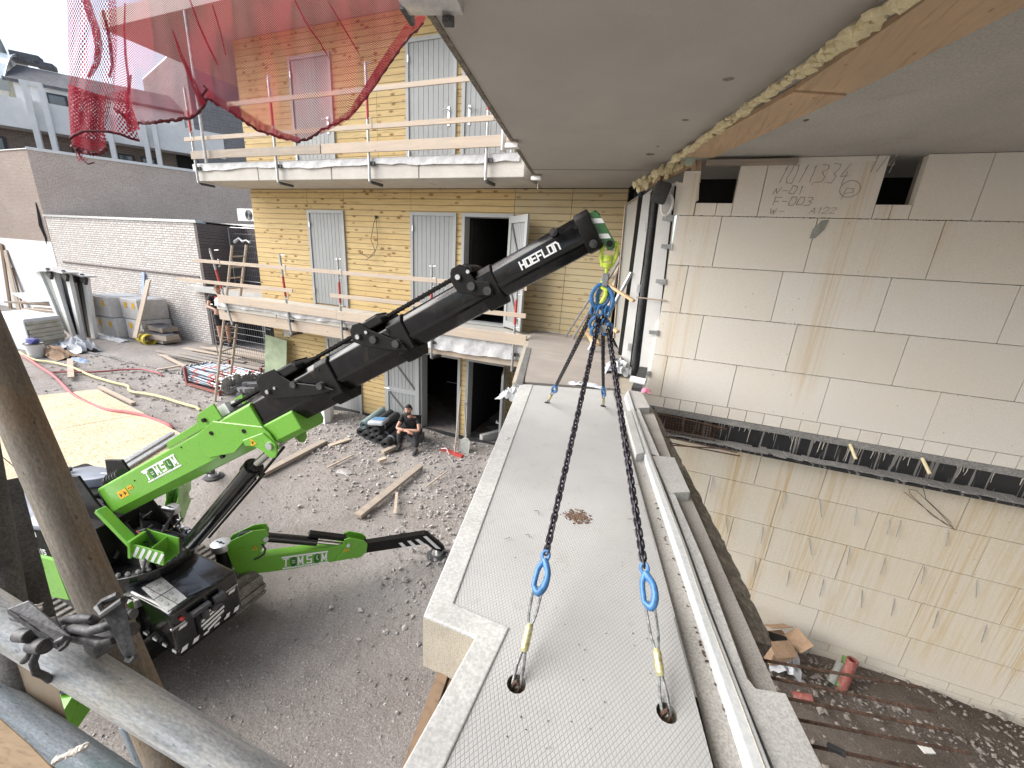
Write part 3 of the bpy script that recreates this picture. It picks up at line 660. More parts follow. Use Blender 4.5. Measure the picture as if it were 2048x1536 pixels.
# guard rail posts with clamp foot and rail hooks
def guard_post(x, z0, z1, label, y=7.03, lean=0, grp=None, redz=(0, 0)):
    t = thing('guard_post', (x, y - .02, z0), label, 'guard rail post', grp)
    b = B(); b.tube([(x - lean * .5, y - .02, z0), (x + lean * .5, y - .02, z1)], .026, 10); b.tube([(x + lean * .5, y - .02, z1 - .02), (x + lean * .52, y - .02, z1 + .06)], .018, 8)
    b.out('pole', m_galv, t, smooth=True)
    h = B()
    for zz in (z0 + (z1 - z0) * .47, z0 + (z1 - z0) * .8):
        h.tube([(x + .03, y - .03, zz), (x + .13, y - .06, zz), (x + .13, y - .06, zz + .17), (x + .04, y - .04, zz + .17)], .009, 5)
    h.tube([(x - .06, y - .02, z1 + .02), (x + .1, y - .02, z1 + .03)], .01, 5)
    h.out('rail_hook', m_galv, t)
    c = B(); c.bb(x - .03, x + .03, y, y + .35, z0 - .03, z0 + .02); c.out('clamp_foot', m_clamp, t)
    c = B(); c.bb(x - .04, x + .10, y + .0, y + .06, z0 + .30, z0 + .36); c.out('clamp_jaw', m_clamp, t)
    p = B(); p.tube([(x + lean * (redz[0] - .5), y - .02, z0 + (z1 - z0) * redz[0]), (x + lean * (redz[1] - .5), y - .02, z0 + (z1 - z0) * redz[1])], .0275, 10, cap=False); p.out('red_band', m_red, t, smooth=True)
for x, lb in ((-11.13, 'galvanised guard post at the left end of the upper balcony'), (-8.46, 'upper balcony guard post seen through the bottom of the red net'), (-5.95, 'upper balcony guard post with red band beside the net tip'), (-3.4, 'upper balcony guard post nearest the concrete ceiling edge')):
    guard_post(x, 1.40, 3.35, lb, redz=(.55, .78))
for x, lb, ln in ((-10.85, 'leaning guard post at the left end of the middle balcony beside the ladder', -.45), (-8.58, 'second guard post from the left on the middle balcony', -.12), (-6.9, 'guard post of the middle balcony left of the boom bracket', 0), (-4.5, 'guard post of the middle balcony half hidden behind the black boom', 0), (-2.66, 'guard post at the right end of the middle balcony beside the open door', 0)):
    guard_post(x, -2.0, -.16, lb, lean=ln, redz=(.5, .75))
# tall tube under the netting
p = atY(375, 60, 6.9); t = B(); t.tube([(p.x, 6.9, 1.8), (p.x, 6.9, 4.7)], .03, 8); tag(t.out('scaffold_tube', m_galv, base=(p.x, 6.9, 1.8), smooth=True), 'tall upright scaffold tube behind the left part of the red net', 'scaffold tube')

# ================================================================== brick background
WA = thing('brown_brick_wall', (-34, 11.37, GZ), 'brown brick wall with white plastered base at the far left edge', 'wall')
b = B(); b.bb(-60, -30.4, 11.37, 11.7, -.42, 3.86); b.out('brickwork', m_b_left, WA)
b = B(); b.bb(-60, -30.3, 11.35, 11.7, GZ - .2, -.42); b.out('plaster_base', m_render_w, WA)
ck = B(); p0 = atY(72, 405, 11.36)
ck.tube([p0, p0 + V((.05, 0, -.6)), p0 + V((.0, 0, -1.1)), p0 + V((.12, 0, -1.7)), p0 + V((.0, 0, -2.0))], [.03, .09, .12, .07, .03], 5, flat=.4)
ck.out('wall_crack', m_lead, WA)
TH = R(51.05); dB = V((math.cos(TH), math.sin(TH), 0)); nB = V((-dB.y, dB.x, 0)); PB = V((-30.38, 11.37, 0))
TB = thing('tall_brick_building', (-30.38, 11.37, GZ), 'tall windowless grey brown brick building with white roof trim', 'building')
b = B(); b.prism([PB + V((0, 0, GZ - .2)), PB + dB * 30 + V((0, 0, GZ - .2)), PB + dB * 30 + V((0, 0, 3.84)), PB + V((0, 0, 3.84))], nB * .4); b.out('brickwork', m_b_tall, TB)
b = B(); b.prism([PB - dB * .02 + nB * -.06 + V((0, 0, 3.84)), PB + dB * 30 + nB * -.06 + V((0, 0, 3.84)), PB + dB * 30 + nB * -.06 + V((0, 0, 3.97)), PB - dB * .02 + nB * -.06 + V((0, 0, 3.97))], nB * .5); b.bb(-60, -30.3, 11.32, 11.75, 3.86, 3.9); b.out('roof_trim', m_white_m, TB)
LB = thing('pale_brick_outbuilding', (-24.5, 11.37, GZ), 'low outbuilding wall of pale painted brick with raking mortar shadows in its colour', 'building')
b = B(); b.bb(-30.3, -18.75, 11.37, 11.6, GZ - .2, .80); b.out('brickwork', m_b_pale, LB)
b = B(); b.bb(-18.75, -18.58, 11.365, 11.6, GZ - .2, .8); b.bb(-18.75, -18.6, 11.6, 13.5, GZ - .2, .8); b.out('corner_brickwork', m_b_dark, LB)
b = B(); b.bb(-30.35, -18.5, 11.30, 11.7, .80, .9); b.out('coping', m_galv, LB)
b = B(); b.bb(-29.6, -18.9, 11.33, 11.37, -1.42, -1.34); b.out('ledge_course', m_b_dark, LB)
b = B(); b.prism([(-30.3, 11.6, .85), (-18.5, 11.6, .85), (-18.5, 24, .85), (-30.3, 13, .85)], (0, 0, .03)); b.out('roof', m_slate, LB)
DB = thing('dark_brick_wall', (-14, 13.3, GZ), 'dark brown brick wall behind the wire fence panels', 'wall')
b = B(); b.bb(-21, -8, 13.3, 13.6, GZ - .2, .85); b.out('brickwork', m_b_dark, DB)
b = B(); b.bb(-21, -8, 13.22, 13.7, .85, .95); b.out('coping', m_galv, DB)
# air conditioner
AC = thing('air_conditioner', (-18, 14.6, .95), 'white outdoor air conditioning unit beside the pine facade', 'air conditioner')
pa = atY(473, 417, 14.4); pb = atY(508, 443, 14.4)
b = B(); b.bb(pa.x, pb.x + .3, 14.4, 14.8, pb.z, pa.z); b.bev(.02); b.out('casing', m_white_m, AC)
b = B(); c = V(((pa.x + pb.x) / 2 + .25, 14.39, (pa.z + pb.z) / 2)); rr = (pa.z - pb.z) * .4
for k in range(1, 6): b.torus(c, (1, 0, 0), (0, 0, 1), rr * k / 5, rr * k / 5, .012, 20, 5)
b.out('fan_grille', m_lead, AC)
# wire fence panels
def fence_panel(x0, x1, y, z0, z1, label, tilt=0.0):
    t = thing('fence_panel', ((x0 + x1) / 2, y, z0), label, 'fence')
    b = B()
    for a, c in (((x0, y, z0), (x0, y, z1)), ((x1, y, z0), (x1, y, z1)), ((x0, y, z1), (x1, y, z1)), ((x0, y, z0 + .12), (x1, y, z0 + .12))): b.tube([a, c], .022, 6)
    b.out('frame', m_galv, t)
    b = B(); n_ = int((x1 - x0) / .11)
    for i in range(1, n_): x = x0 + (x1 - x0) * i / n_; b.tube([(x, y, z0 + .12), (x, y, z1)], .006, 4, cap=False)
    for k in range(1, 9): z = z0 + .12 + (z1 - z0 - .12) * k / 9; b.tube([(x0, y, z), (x1, y, z)], .006, 4, cap=False)
    w_ = b.out('wire_mesh', m_clamp_l, t)
    return t
fence_panel(-18.5, -15.3, 12.6, -1.6, .75, 'wire fence panel with a red tag before the dark brick wall')
fence_panel(-15.2, -11.6, 12.5, -1.6, .7, 'wire fence panel with a white ribbon right of the tagged one')
fence_panel(-15.6, -12.9, 9.6, GZ, -2.1, 'lower wire fence panel under the middle balcony')
fence_panel(-13.2, -10.4, 9.75, GZ, -2.0, 'lower wire fence panel standing behind the green board')
pr_ = atY(402, 457, 12.55); b = B(); b.bb(pr_.x - .25, pr_.x + .2, 12.53, 12.56, pr_.z - .05, pr_.z + .08); tag(b.out('tag', m_red, base=pr_), 'small red tag tied to the wire fence', 'tag')
pr_ = atY(485, 483, 12.4); b = B(); b.tube([pr_ + V((-.5, 0, -.05)), pr_ + V((-.2, 0, .12)), pr_, pr_ + V((.25, 0, .06)), pr_ + V((.45, 0, -.04))], [.07, .04, .05, .03, .05], 6); tag(b.out('ribbon', m_sheet, base=pr_), 'white plastic ribbon caught on the wire fence', 'ribbon')
b = B(); b.bb(-19.3, -11.2, 11.0, 12.4, -1.95, -1.75); tag(b.out('scaffold_deck', m_conc, base=(-14, 11.5, -1.95)), 'pale scaffold deck behind the ladder top', 'platform')
for i in range(5):
    b = B(); b.bb(-17 + i * .1, -11.6, 11.1 + i * .24, 11.28 + i * .24, -1.745, -1.70 + .02 * (i % 2)); tag(b.out('stored_plank', m_board_x, base=(-14, 11.1 + i * .24, -1.75)), 'raw plank lying on the pale deck behind the ladder', 'plank', 'planks stored on the far deck')
b = B(); b.bb(-19, -11, 12.8, 12.9, GZ, -1.96); tag(b.out('backdrop', m_dark_in, base=(-14, 12.85, GZ)), 'black hoarding in the gap below the far deck', 'backdrop')  # plain near-black plate filling the gap below the far deck
# green board and small board at the facade corner
pa = atY(545, 675, 7.9); pb = atY(583, 680, 7.9)
b = B(); b.prism([(-10.6, 7.6, GZ), (-9.75, 7.6, GZ), (-9.8, 7.9, -2.45), (-10.62, 7.9, -2.38)], (0, .02, 0)); tag(b.out('green_board', M('green_board', (.30, .36, .24), .8), base=(-10.2, 7.7, GZ)), 'pale green sheet board leaning against the facade corner', 'board')
b = B(); b.bb(-9.95, -9.72, 7.95, 7.98, -2.35, -1.98); tag(b.out('sample_panel', m_fascia, base=(-9.8, 7.95, -2.35)), 'small cream panel above the green board', 'panel')

# ------------------------------------------------------------------ apartment building far behind
PA = V((-42.3, 14.9, 0))
def pa_(px, py, k=0): return atP(px, py, PA + nB * k, nB)
s0 = -6.0
def AP(s, z, k=0): return PA + dB * s + nB * k + V((0, 0, z))
AB = thing('apartment_building', (-42.3, 14.9, GZ), 'far apartment building with white balcony bands, slate roof and curved glazing', 'building')
def wallq(s1, s2, z1, z2, k, th, m, name, par=AB):
    b = B(); b.prism([AP(s1, z1, k), AP(s2, z1, k), AP(s2, z2, k), AP(s1, z2, k)], nB * th); return b.out(name, m, par)
wallq(-25, 12, GZ, 6.6, 1.2, .3, m_b_apt, 'wall'); wallq(-25, 12, 6.7, 8.3, 0, .2, m_render_w, 'balcony_band'); wallq(-25, 12, 6.55, 6.7, 0, 2.2, m_render_w, 'balcony_floor')
wallq(.2, 12, 8.0, 9.75, 2.0, .3, m_render_w, 'upper_wall')
b = B(); b.prism([AP(.2, 8, 2.0), AP(.2, 9.6, 2.0), AP(-1.0, 9.6, 6), AP(-1.0, 8, 6)], dB * .2); b.out('side_wall', m_cream, AB)
b = B(); b.prism([AP(-9, 7.5, 4), AP(-.6, 7.5, 4), AP(-.6, 9.4, 4), AP(-9, 9.4, 4)], nB * .3); b.out('rear_wall', m_render_w, AB)
b = B(); b.prism([AP(.0, 9.78, 1.8), AP(12, 9.78, 1.8), AP(12, 11.3, 4.5), AP(.0, 11.3, 4.5)], V((0, 0, -.2))); b.out('roof', m_slate, AB)
# curved glazed roof
b = B(); prof = [(k, 9.7 + 2.2 * math.sin(math.pi * (k - 1.9) / 6.0)) for k in [1.9 + 6 * i / 12 for i in range(13)]]
for (k0, z0_), (k1, z1_) in zip(prof, prof[1:]): b.prism([AP(-6, z0_, k0), AP(.1, z0_, k0), AP(.1, z1_, k1), AP(-6, z1_, k1)], (0, 0, -.05))
b.out('curved_glazing', m_glaze, AB)
b = B()
for s_ in (.1, -1.4, -2.9, -4.4): b.tube([AP(s_, z + .06, k) for k, z in prof], .05, 5)
b.out('glazing_bars', m_galv, AB)
def window(s1, s2, z1, z2, k):
    f = wallq(s1 - .12, s2 + .12, z1 - .12, z2 + .12, k - .05, .06, m_lead, 'window')
    b = B(); b.prism([AP(s1, z1, k), AP(s2, z1, k), AP(s2, z2, k), AP(s1, z2, k)], nB * -.08); b.out('pane', m_glass, f)
q1, q2 = pa_(98, 190, 2.0), pa_(137, 225, 2.0)
def ss(p): return (p - PA).dot(dB)
window(ss(q1), ss(q2), 7.9, q1.z, 1.95)
for (xa, xb) in ((238, 262), (150, 172), (283, 305), (0, 12)):
    qa, qb = pa_(xa, 300, 1.2), pa_(xb, 300, 1.2); window(ss(qa), ss(qb), 4.2, 5.9, 1.15)
q = pa_(60, 200); 
for (xa, za) in ((68, 11), (98, 11), (215, 8.2), (285, 8.6), (306, 8.6)):
    qa = pa_(xa, 245, -.25); s_ = ss(qa)
    b = B(); b.prism([AP(s_ - .14, GZ, -.3), AP(s_ + .14, GZ, -.3), AP(s_ + .14, 8.4 if za < 10 else 9.1, -.3), AP(s_ - .14, 8.4 if za < 10 else 9.1, -.3)], nB * .25); b.out('balcony_column', m_render_w, AB)
b = B(); b.prism([AP(ss(pa_(68, 245)) - .14, 9.1, -.3), AP(ss(pa_(98, 245)) + .14, 9.1, -.3), AP(ss(pa_(98, 245)) + .14, 9.35, -.3), AP(ss(pa_(68, 245)) - .14, 9.35, -.3)], nB * .25); b.out('column_beam', m_render_w, AB)
for k_, s_ in ((0, -2.2), (1, 8.7)):
    wallq(s_, s_ + 1.5, 4, 6.5, 1.1, .08, m_dark_in, 'recess')
# rooftop plant and statue-like cowl
pt = atP(55, 122, AP(0, 0, 5), nB)
b = B(); b.box(pt + V((0, 0, .1)), (1.5, .8, .6), Matrix.Rotation(TH, 3, 'Z')); b.box(pt + dB * .9 + V((0, 0, -.1)), (1.0, .8, .35), Matrix.Rotation(TH, 3, 'Z')); b.bev(.05); b.out('roof_plant', m_slate, AB)
b = B(); b.tube([pt + dB * -1.4 + V((0, 0, -.6)), pt + dB * -1.35 + V((0, 0, .6)), pt + dB * -1.7 + V((0, 0, 1.5)), pt + dB * -2.0 + V((0, 0, 1.9))], [.6, .35, .5, .25], 8); b.out('roof_cowl', m_pvc_w, AB)
# big grey block
CB = V((-35.9, 22.9, 0)); 
BB_ = thing('grey_brick_block', (-35.9, 22.9, GZ), 'big plain grey brick block seen behind the red net', 'building')
q = atP(275, 102, CB, V((0, 1, 0)))
dl = (q - CB); dl.z = 0; dl = V((-1, .3, 0)).normalized()
nl = V((dl.y, -dl.x, 0)); q = atP(275, 102, CB, nl); Ll = (V((q.x, q.y, 0)) - CB).length
b = B(); b.prism([CB + V((0, 0, GZ)), CB + dl * Ll + V((0, 0, GZ)), CB + dl * Ll + dB * 14 + V((0, 0, GZ)), CB + dB * 14 + V((0, 0, GZ))], (0, 0, 13.75 - GZ)); b.out('brickwork', m_b_block, BB_)
b = B(); b.prism([CB + V((0, 0, 13.75)), CB + dl * Ll + V((0, 0, 13.75)), CB + dl * Ll + dB * 14 + V((0, 0, 13.75)), CB + dB * 14 + V((0, 0, 13.75))], (0, 0, .12)); b.out('roof_edge', m_galv, BB_)
b = B(); b.bb(-80, -2, 26, 27, GZ, 1.5); tag(b.out('distant_wall', m_b_dark, base=(-40, 26, GZ)), 'long dark wall at the back of the neighbouring plots', 'wall')
# ================================================================== our own building: soffit, timber, block walls
e0, e1 = V((-1.718, 2.687, CZ)), V((-2.511, 7.059, CZ)); ed = (e1 - e0).normalized()
eb = e0 - ed * 6.5; ec = V((-2.69, YF - .02, CZ))
fo = lambda t: atZ(1775, 12, CZ - .04).lerp(atZ(1361, 308, CZ - .04), t)      # foam line
lo = lambda t: atZ(2048, 0, CZ - .04).lerp(atZ(1432, 313, CZ - .04), t)
fa, fb = fo(-1.6), fo(1.32)
SB = thing('concrete_ceiling', (-1, 3, CZ), 'grey precast balcony slab overhead, seen from below', 'ceiling')
ccol = V((-1.03, YF - .02, CZ))
b = B(); b.prism([eb, ec, V((ccol.x, ccol.y, CZ)), V((fb.x, fb.y, CZ)), V((fa.x, fa.y, CZ))], (0, 0, .30)); b.out('balcony_soffit', m_soffit, SB)
b = B(); b.prism([eb + V((0, 0, -.012)), e1 + V((0, 0, -.012)), e1 + V((.045, 0, -.012)), eb + V((.045, 0, -.012))], (0, 0, .06)); b.out('drip_edge', m_rough, SB)
b = B(); q1, q2 = atZ(1068, 352, CZ - .002), atZ(1290, 365, CZ - .002)
b.beam((e1.x, 6.55, CZ - .002), (-.5, 6.75, CZ - .002), .012, .006); b.out('joint', m_rough, SB)
b = B(); b.prism([V((fa.x + .01, fa.y, CZ + .003)), V((fb.x + .01, fb.y, CZ + .003)), (-.9, 9, CZ + .003), (9, 9, CZ + .003), (9, -6, CZ + .003)], (0, 0, .3)); b.out('floor_soffit', m_soffit_in, SB)
for (px, py, s_) in ((1458, 158, .035), (1300, 309, .05), (1370, 240, .03), (1316, 293, .02), (1612, 241, .03)):
    c = atZ(px, py, CZ - .001); b = B(); b.ball(c, s_, (1.2, 1, .12), .3); b.out('cast_mark', m_rough, SB)
# unseen building mass added above so that the room is shaded
UP = thing('unseen_storeys', (3, 3, 1.9), 'unseen upper storeys added above the ceiling slab to shade the room', 'building')
b = B(); b.prism([V((-.4, -6, 1.78)), V((-1.2, 8, 1.78)), V((9, 9, 1.78)), V((9, -6, 1.78))], (0, 0, 3)); b.out('upper_wall', m_soffit, UP)
b = B(); b.bb(8.9, 9.1, -6, 9, PIT, 1.8); b.out('end_wall', m_blk_up, UP)
# timber strip under the ceiling and foam bead
TM = thing('timber_strip', (.4, 4, CZ - .05), 'long wide timber plank fixed under the ceiling beside the foam bead', 'timber beam')
la, lb_ = lo(-1.6), lo(1.02); f_ = fo(1.0)
b = B(); m0f, m0l = atZ(1590, 180, CZ - .04), atZ(1700, 187, CZ - .04)
b.prism([fa, m0f, m0l, la], (0, 0, .037)); b.out('plank', m_timber, TM)
b = B(); b.prism([m0f + V((-.005, .01, -.012)), fo(1.05), lb_, m0l + V((-.02, .01, -.012))], (0, 0, .045)); b.out('plank', m_timber, TM)
b = B(); q = atZ(1430, 326, CZ - .06); b.beam(q + V((-.1, 0, 0)), q + V((.9, .03, 0)), .12, .05); b.out('packing_board', m_board_old, TM)
FM = B(); random.seed(3)
for i in range(420):
    t = i / 419 * 1.42 - .35; p = fo(t); k = .55 + .45 * math.sin(t * 23) ** 2; w_ = .055 if t < .15 else .038
    p = p + V((random.gauss(0, .014) - .01, random.gauss(0, .02), -.012 - random.random() * .03)); FM.ball(p, w_ * k * random.uniform(.6, 1.15), (1, 1.3, .8), .22)
tag(FM.out('foam_bead', m_foam, smooth=True, base=fo(.5)), 'lumpy cream bead of expanding foam along the ceiling plank', 'foam')
FM = B()
for i in range(60):
    t = i / 59; p = atY(1275 + 105 * t, 372 - 55 * t, 6.3); FM.ball(p + V((random.gauss(0, .03), random.gauss(0, .02), random.gauss(0, .03))), random.uniform(.02, .05), (1, 1, 1.4), .3)
tag(FM.out('foam_drips', m_foam, smooth=True, base=atY(1330, 345, 6.3)), 'foam blobs dripping over the timber studs at the wall corner', 'foam')
# block wall, rows measured upward
BW = thing('block_wall', (3, YW, -1.96), 'upper wall of large pale sand lime blocks with rust streaks and two openings', 'wall')
def blocks(rows, xl, xr, par, m, name, y=YW, th=.12, gap=.008):
    b = B(); lay = b.b.faces.layers.float.new('tone'); random.seed(11)
    for (z0, z1, joints) in rows:
        js = [xl] + [j for j in joints if xl + .05 < j < xr - .05] + [xr]
        for a0, a1 in zip(js, js[1:]):
            dy = random.uniform(-.002, .002)
            vs = b.hexa([(a0 + gap / 2, y + dy, z0 + gap / 2), (a1 - gap / 2, y + dy, z0 + gap / 2), (a1 - gap / 2, y + th, z0 + gap / 2), (a0 + gap / 2, y + th, z0 + gap / 2),
                         (a0 + gap / 2, y + dy, z1 - gap / 2), (a1 - gap / 2, y + dy, z1 - gap / 2), (a1 - gap / 2, y + th, z1 - gap / 2), (a0 + gap / 2, y + th, z1 - gap / 2)])
            tn = random.random()
            for f in {f for v_ in vs for f in v_.link_faces}: f[lay] = tn
    return b.out(name, m, par)
J = lambda l, z: [atY(x, y, YW).x for x, y in l]
X0 = -.11
r1 = [.45, 1.51, 2.72, 3.85, 5.0, 6.1]; 
rows = [(.14, .785, [.45, 1.51, 2.72, 3.85, 5.0, 6.1, 7.2]), (-.51, .14, [.155, 1.29, 2.41, 3.545, 4.7, 5.8, 6.9]), (-1.15, -.51, [.47, 1.6, 2.76, 3.9, 5.0, 6.1, 7.2]),
        (-1.785, -1.15, [.10, 1.02, 2.12, 3.25, 4.35, 5.5, 6.6]), (-1.955, -1.785, [.17 + .222 * i for i in range(40)])]
blocks(rows, X0, 8.9, BW, m_blk_up, 'block')
top = [(.785, .945, [], .08, .55), (.785, .945, [], 2.04, 2.40)]
blocks([(.785, 1.33, [])], X0, .10, BW, m_blk_up, 'cut_block')
blocks([(.785, .945, [.36])], .105, .55, BW, m_blk_up, 'cut_block')
blocks([(.785, CZ, [.85])], .55, 2.04, BW, m_blk_up, 'cut_block')
blocks([(.785, .945, [2.2])], 2.04, 2.38, BW, m_blk_up, 'cut_block')
blocks([(.785, CZ, [2.93, 4.05, 5.2, 6.3, 7.5])], 2.38, 8.9, BW, m_blk_up, 'cut_block')
b = B(); b.bb(X0 + .005, .55, YW + .125, YW + .2, -1.96, .945); b.bb(.55, 2.04, YW + .125, YW + .2, -1.96, CZ); b.bb(2.04, 2.38, YW + .125, YW + .2, -1.96, .945); b.bb(2.38, 8.9, YW + .125, YW + .2, -1.96, CZ); b.bb(X0 + .01, 8.9, YW + .004, YW + .125, -1.95, -1.93); b.out('mortar_backing', m_jnt, BW)
b = B(); b.bb(-.1, 5, YW + 1.2, YW + 1.3, .6, 1.5); b.out('dark_void', m_dark_in, BW)
for (z0, x0, x1) in ((.785, X0, 8.9), (.14, X0, 8.9), (-.51, X0, 8.9), (-1.15, X0, 8.9)):       # glue squeezed from the bed joints
    b = B(); random.seed(int(z0 * 100) + 500)
    for i in range(170):
        x = random.uniform(x0, 5.5); b.ball((x, YW - .001, z0 + random.uniform(-.004, .002)), random.uniform(.004, .011), (1.8, .5, .7), .3)
    b.out('glue_bead', m_mortar if z0 < .7 else m_jnt, BW)
b = B(); q = atY(1640, 455, YW - .002)
b.prism([q + V((.0, 0, .08)), q + V((.07, 0, .09)), q + V((.05, 0, -.02)), q + V((-.02, 0, -.12)), q + V((-.08, 0, -.13)), q + V((-.07, 0, -.02))], (0, -.004, 0)); b.out('grey_patch', m_pvc_w, BW)
# handwriting on the block
w1 = B(); ux, uy = V((1, 0, .01)), V((.22, 0, 1))
write('1011334', atY(1548, 372, YW - .003) + V((.02, 0, .03)), ux, uy, .20, .07, .006, .6, jit=.05, bld=w1)
write('1/4', atY(1722, 348, YW - .003) + V((.05, 0, .03)), ux, uy, .16, .07, .008, .25, jit=.06, bld=w1)
write('n-01', atY(1546, 388, YW - .003), ux, uy, .09, .06, .007, .4, jit=.06, bld=w1)
write('F-003', atY(1545, 410, YW - .003), ux, uy, .09, .06, .007, .4, jit=.06, bld=w1)
write('W-', atY(1537, 428, YW - .003), ux, uy, .07, .07, .006, .4, jit=.06, bld=w1)
write('A122', atY(1618, 427, YW - .003), ux, uy, .07, .055, .006, .3, jit=.06, bld=w1)
write('P', atY(1680, 398, YW - .003), ux, uy, .12, .10, .006, .3, jit=.02, bld=w1)
c = atY(1700, 378, YW - .006); w1.torus(c, (1, 0, 0), (0, 0, 1), .10, .09, .003, 18, 4)
w1.out('pencil_writing', m_pencil, BW)
# lintel: cement band, black steel web with drips, projecting steel flange
LN = thing('steel_lintel', (3, YW, -2.6), 'black steel lintel with cement drips and a rebar cage at its left end', 'beam')
zb0, zb1 = -2.62, -1.96
b = B(); b.bb(.05, 8.9, YW + .01, YW + .25, -2.05, -1.958); b.out('cement_band', m_cem, LN)
b = B(); b.bb(.95, 8.9, YW + .035, YW + .3, -2.32, -2.05); b.bb(-.2, .95, YW + .2, YW + .3, -2.42, -2.05); b.out('web', m_lintel, LN)
b = B(); b.bb(-.1, 8.9, YW - .21, YW + .04, -2.345, -2.32); b.out('flange', m_lintel, LN)
b = B(); random.seed(5); xx = -.1
while xx < 7.8:
    d_ = random.uniform(.05, .16); b.box((xx + d_ / 2, YW - .08 + random.uniform(-.02, .02), -2.31 + random.random() * .01), (d_ * 1.1, random.uniform(.14, .24), .02), Matrix.Rotation(random.uniform(-.2, .2), 3, 'Z')); xx += d_
b.out('cement_spill', m_cem, LN)
b = B(); xx = .98
while xx < 5.6:
    L = random.uniform(.04, .22) if random.random() < .7 else random.uniform(.01, .05); r_ = random.uniform(.0025, .006)
    x2 = xx + random.uniform(-.012, .012)
    b.tube([(xx, YW + .03, -2.045), (xx + random.uniform(-.006, .006), YW + .03, -2.055 - L * .5), (x2, YW + .028, -2.055 - L)], [r_ * 1.8, r_, r_ * .7], 5); xx += random.uniform(.02, .10) if random.random() < .8 else random.uniform(.1, .3)
b.out('cement_drips', m_mortar, LN)
b = B()
for k in range(7): b.tube([(-.15 - .02 * k, YW - .12, -2.03 - .04 * k), (.95 + .03 * (k % 3), YW - .1, -2.05 - .04 * k)], .006, 5)
for k in range(26): x = -.1 + k * .04; b.tube([(x, YW - .125, -2.03), (x + .02, YW - .125, -2.31)], .005, 4)
b.tube([(-.2, YW - .15, -2.0), (.6, YW - .16, -2.03), (1.05, YW - .16, -2.06)], .012, 6)
b.out('rebar_cage', m_rust, LN)
for (px, py) in ((1705, 898), (1850, 926)):
    p = atY(px, py, YW - .02); b = B(); b.tube([p + V((-.03, .03, .05)), p + V((.02, -.12, -.09))], .019, 8); b.out('foam_plug', m_foam, LN, smooth=True)
p = atY(1852, 930, YW - .05); b = B()
b.tube([p, p + V((.03, 0, -.25)), p + V((.12, -.02, -.45)), p + V((.42, -.04, -.68)), p + V((.47, -.03, -.75)), p + V((.25, -.02, -.66)), p + V((-.05, -.02, -.42)), p + V((-.08, -.02, -.36)), p + V((.0, -.02, -.36)), p + V((.3, -.02, -.6)), p + V((.5, -.02, -.78)), p + V((.4, 0, -.74)), p + V((-.1, 0, -.42))], .0035, 5)
b.out('tie_wire', m_rust, LN)
# lower block wall
LW = thing('lower_block_wall', (3, YW, PIT), 'lower wall of cream blocks with rust streaks and short wire ties above the excavation', 'wall')
k1 = [.98 + .6 * 0, 1.95, 2.72, 3.39, 4.24, 5.1, 6.0, 7.0]
rows = [(-2.9, -2.35, [1.6, 2.4, 3.9, 5.4, 6.8]), (-3.505, -2.9, [1.02, 1.95, 3.1, 4.24, 5.3, 6.4, 7.5]), (-4.096, -3.505, [.55, 1.46, 2.0, 2.9, 3.75, 4.7, 5.8, 6.9]), (-4.693, -4.096, [1.3, 1.95, 2.6, 3.9, 5.0, 6.1, 7.2]),
        (-5.23, -4.693, [1.9, 2.85, 3.95, 5.05, 6.2, 7.4]), (-5.37, -5.23, [.3 + .47 * i for i in range(18)]), (-5.6, -5.37, [.1 + .47 * i for i in range(18)])]
blocks(rows, -.3, 8.9, LW, m_blk_lo, 'block')
b = B(); b.bb(-.3, 8.9, YW + .125, YW + .2, -5.6, -2.35); b.out('mortar_backing', m_jnt, LW)
b = B(); b.bb(-.3, 8.9, YW - .06, YW + .02, PIT - .1, -5.36); b.b.free()
tiepx = [(1427, 952, -8), (1573, 985, -10), (1640, 1000, 2), (1713, 1017, -6), (1780, 1035, -8), (1802, 1040, -12), (1897, 1058, -8), (1452, 1032, 3), (1527, 1053, -6), (1618, 1075, 4), (1700, 1095, -8), (1772, 1115, -14), (1850, 1132, -10), (1955, 1160, -6), (1512, 1120, -6), (1580, 1138, -8), (1648, 1158, -10), (1725, 1180, -4), (1790, 1197, -10), (1877, 1222, -14), (1975, 1250, -16)]
b = B()
for (px, py, dx) in tiepx:
    p = atY(px, py, YW - .005); q = atY(px + dx, py + 32, YW - .02); b.tube([p + V((0, .01, 0)), p.lerp(q, .5) + V((0, -.012, 0)), q + V((0, -.03, 0))], .005, 5)
b.out('wall_tie', m_galv, LW)
# rough edge of the street-side foundation below
b = B(); b.prism([V((edge_x(-3), -3, PIT)), V((edge_x(9), 9, PIT)), V((edge_x(9) + .15, 9, PIT)), V((edge_x(-3) + .15, -3, PIT))], (0, 0, GZ - .02 - PIT)); tag(b.out('foundation_wall', m_rough, base=(0, 3, PIT)), 'rough concrete foundation edge beside the excavation', 'wall')
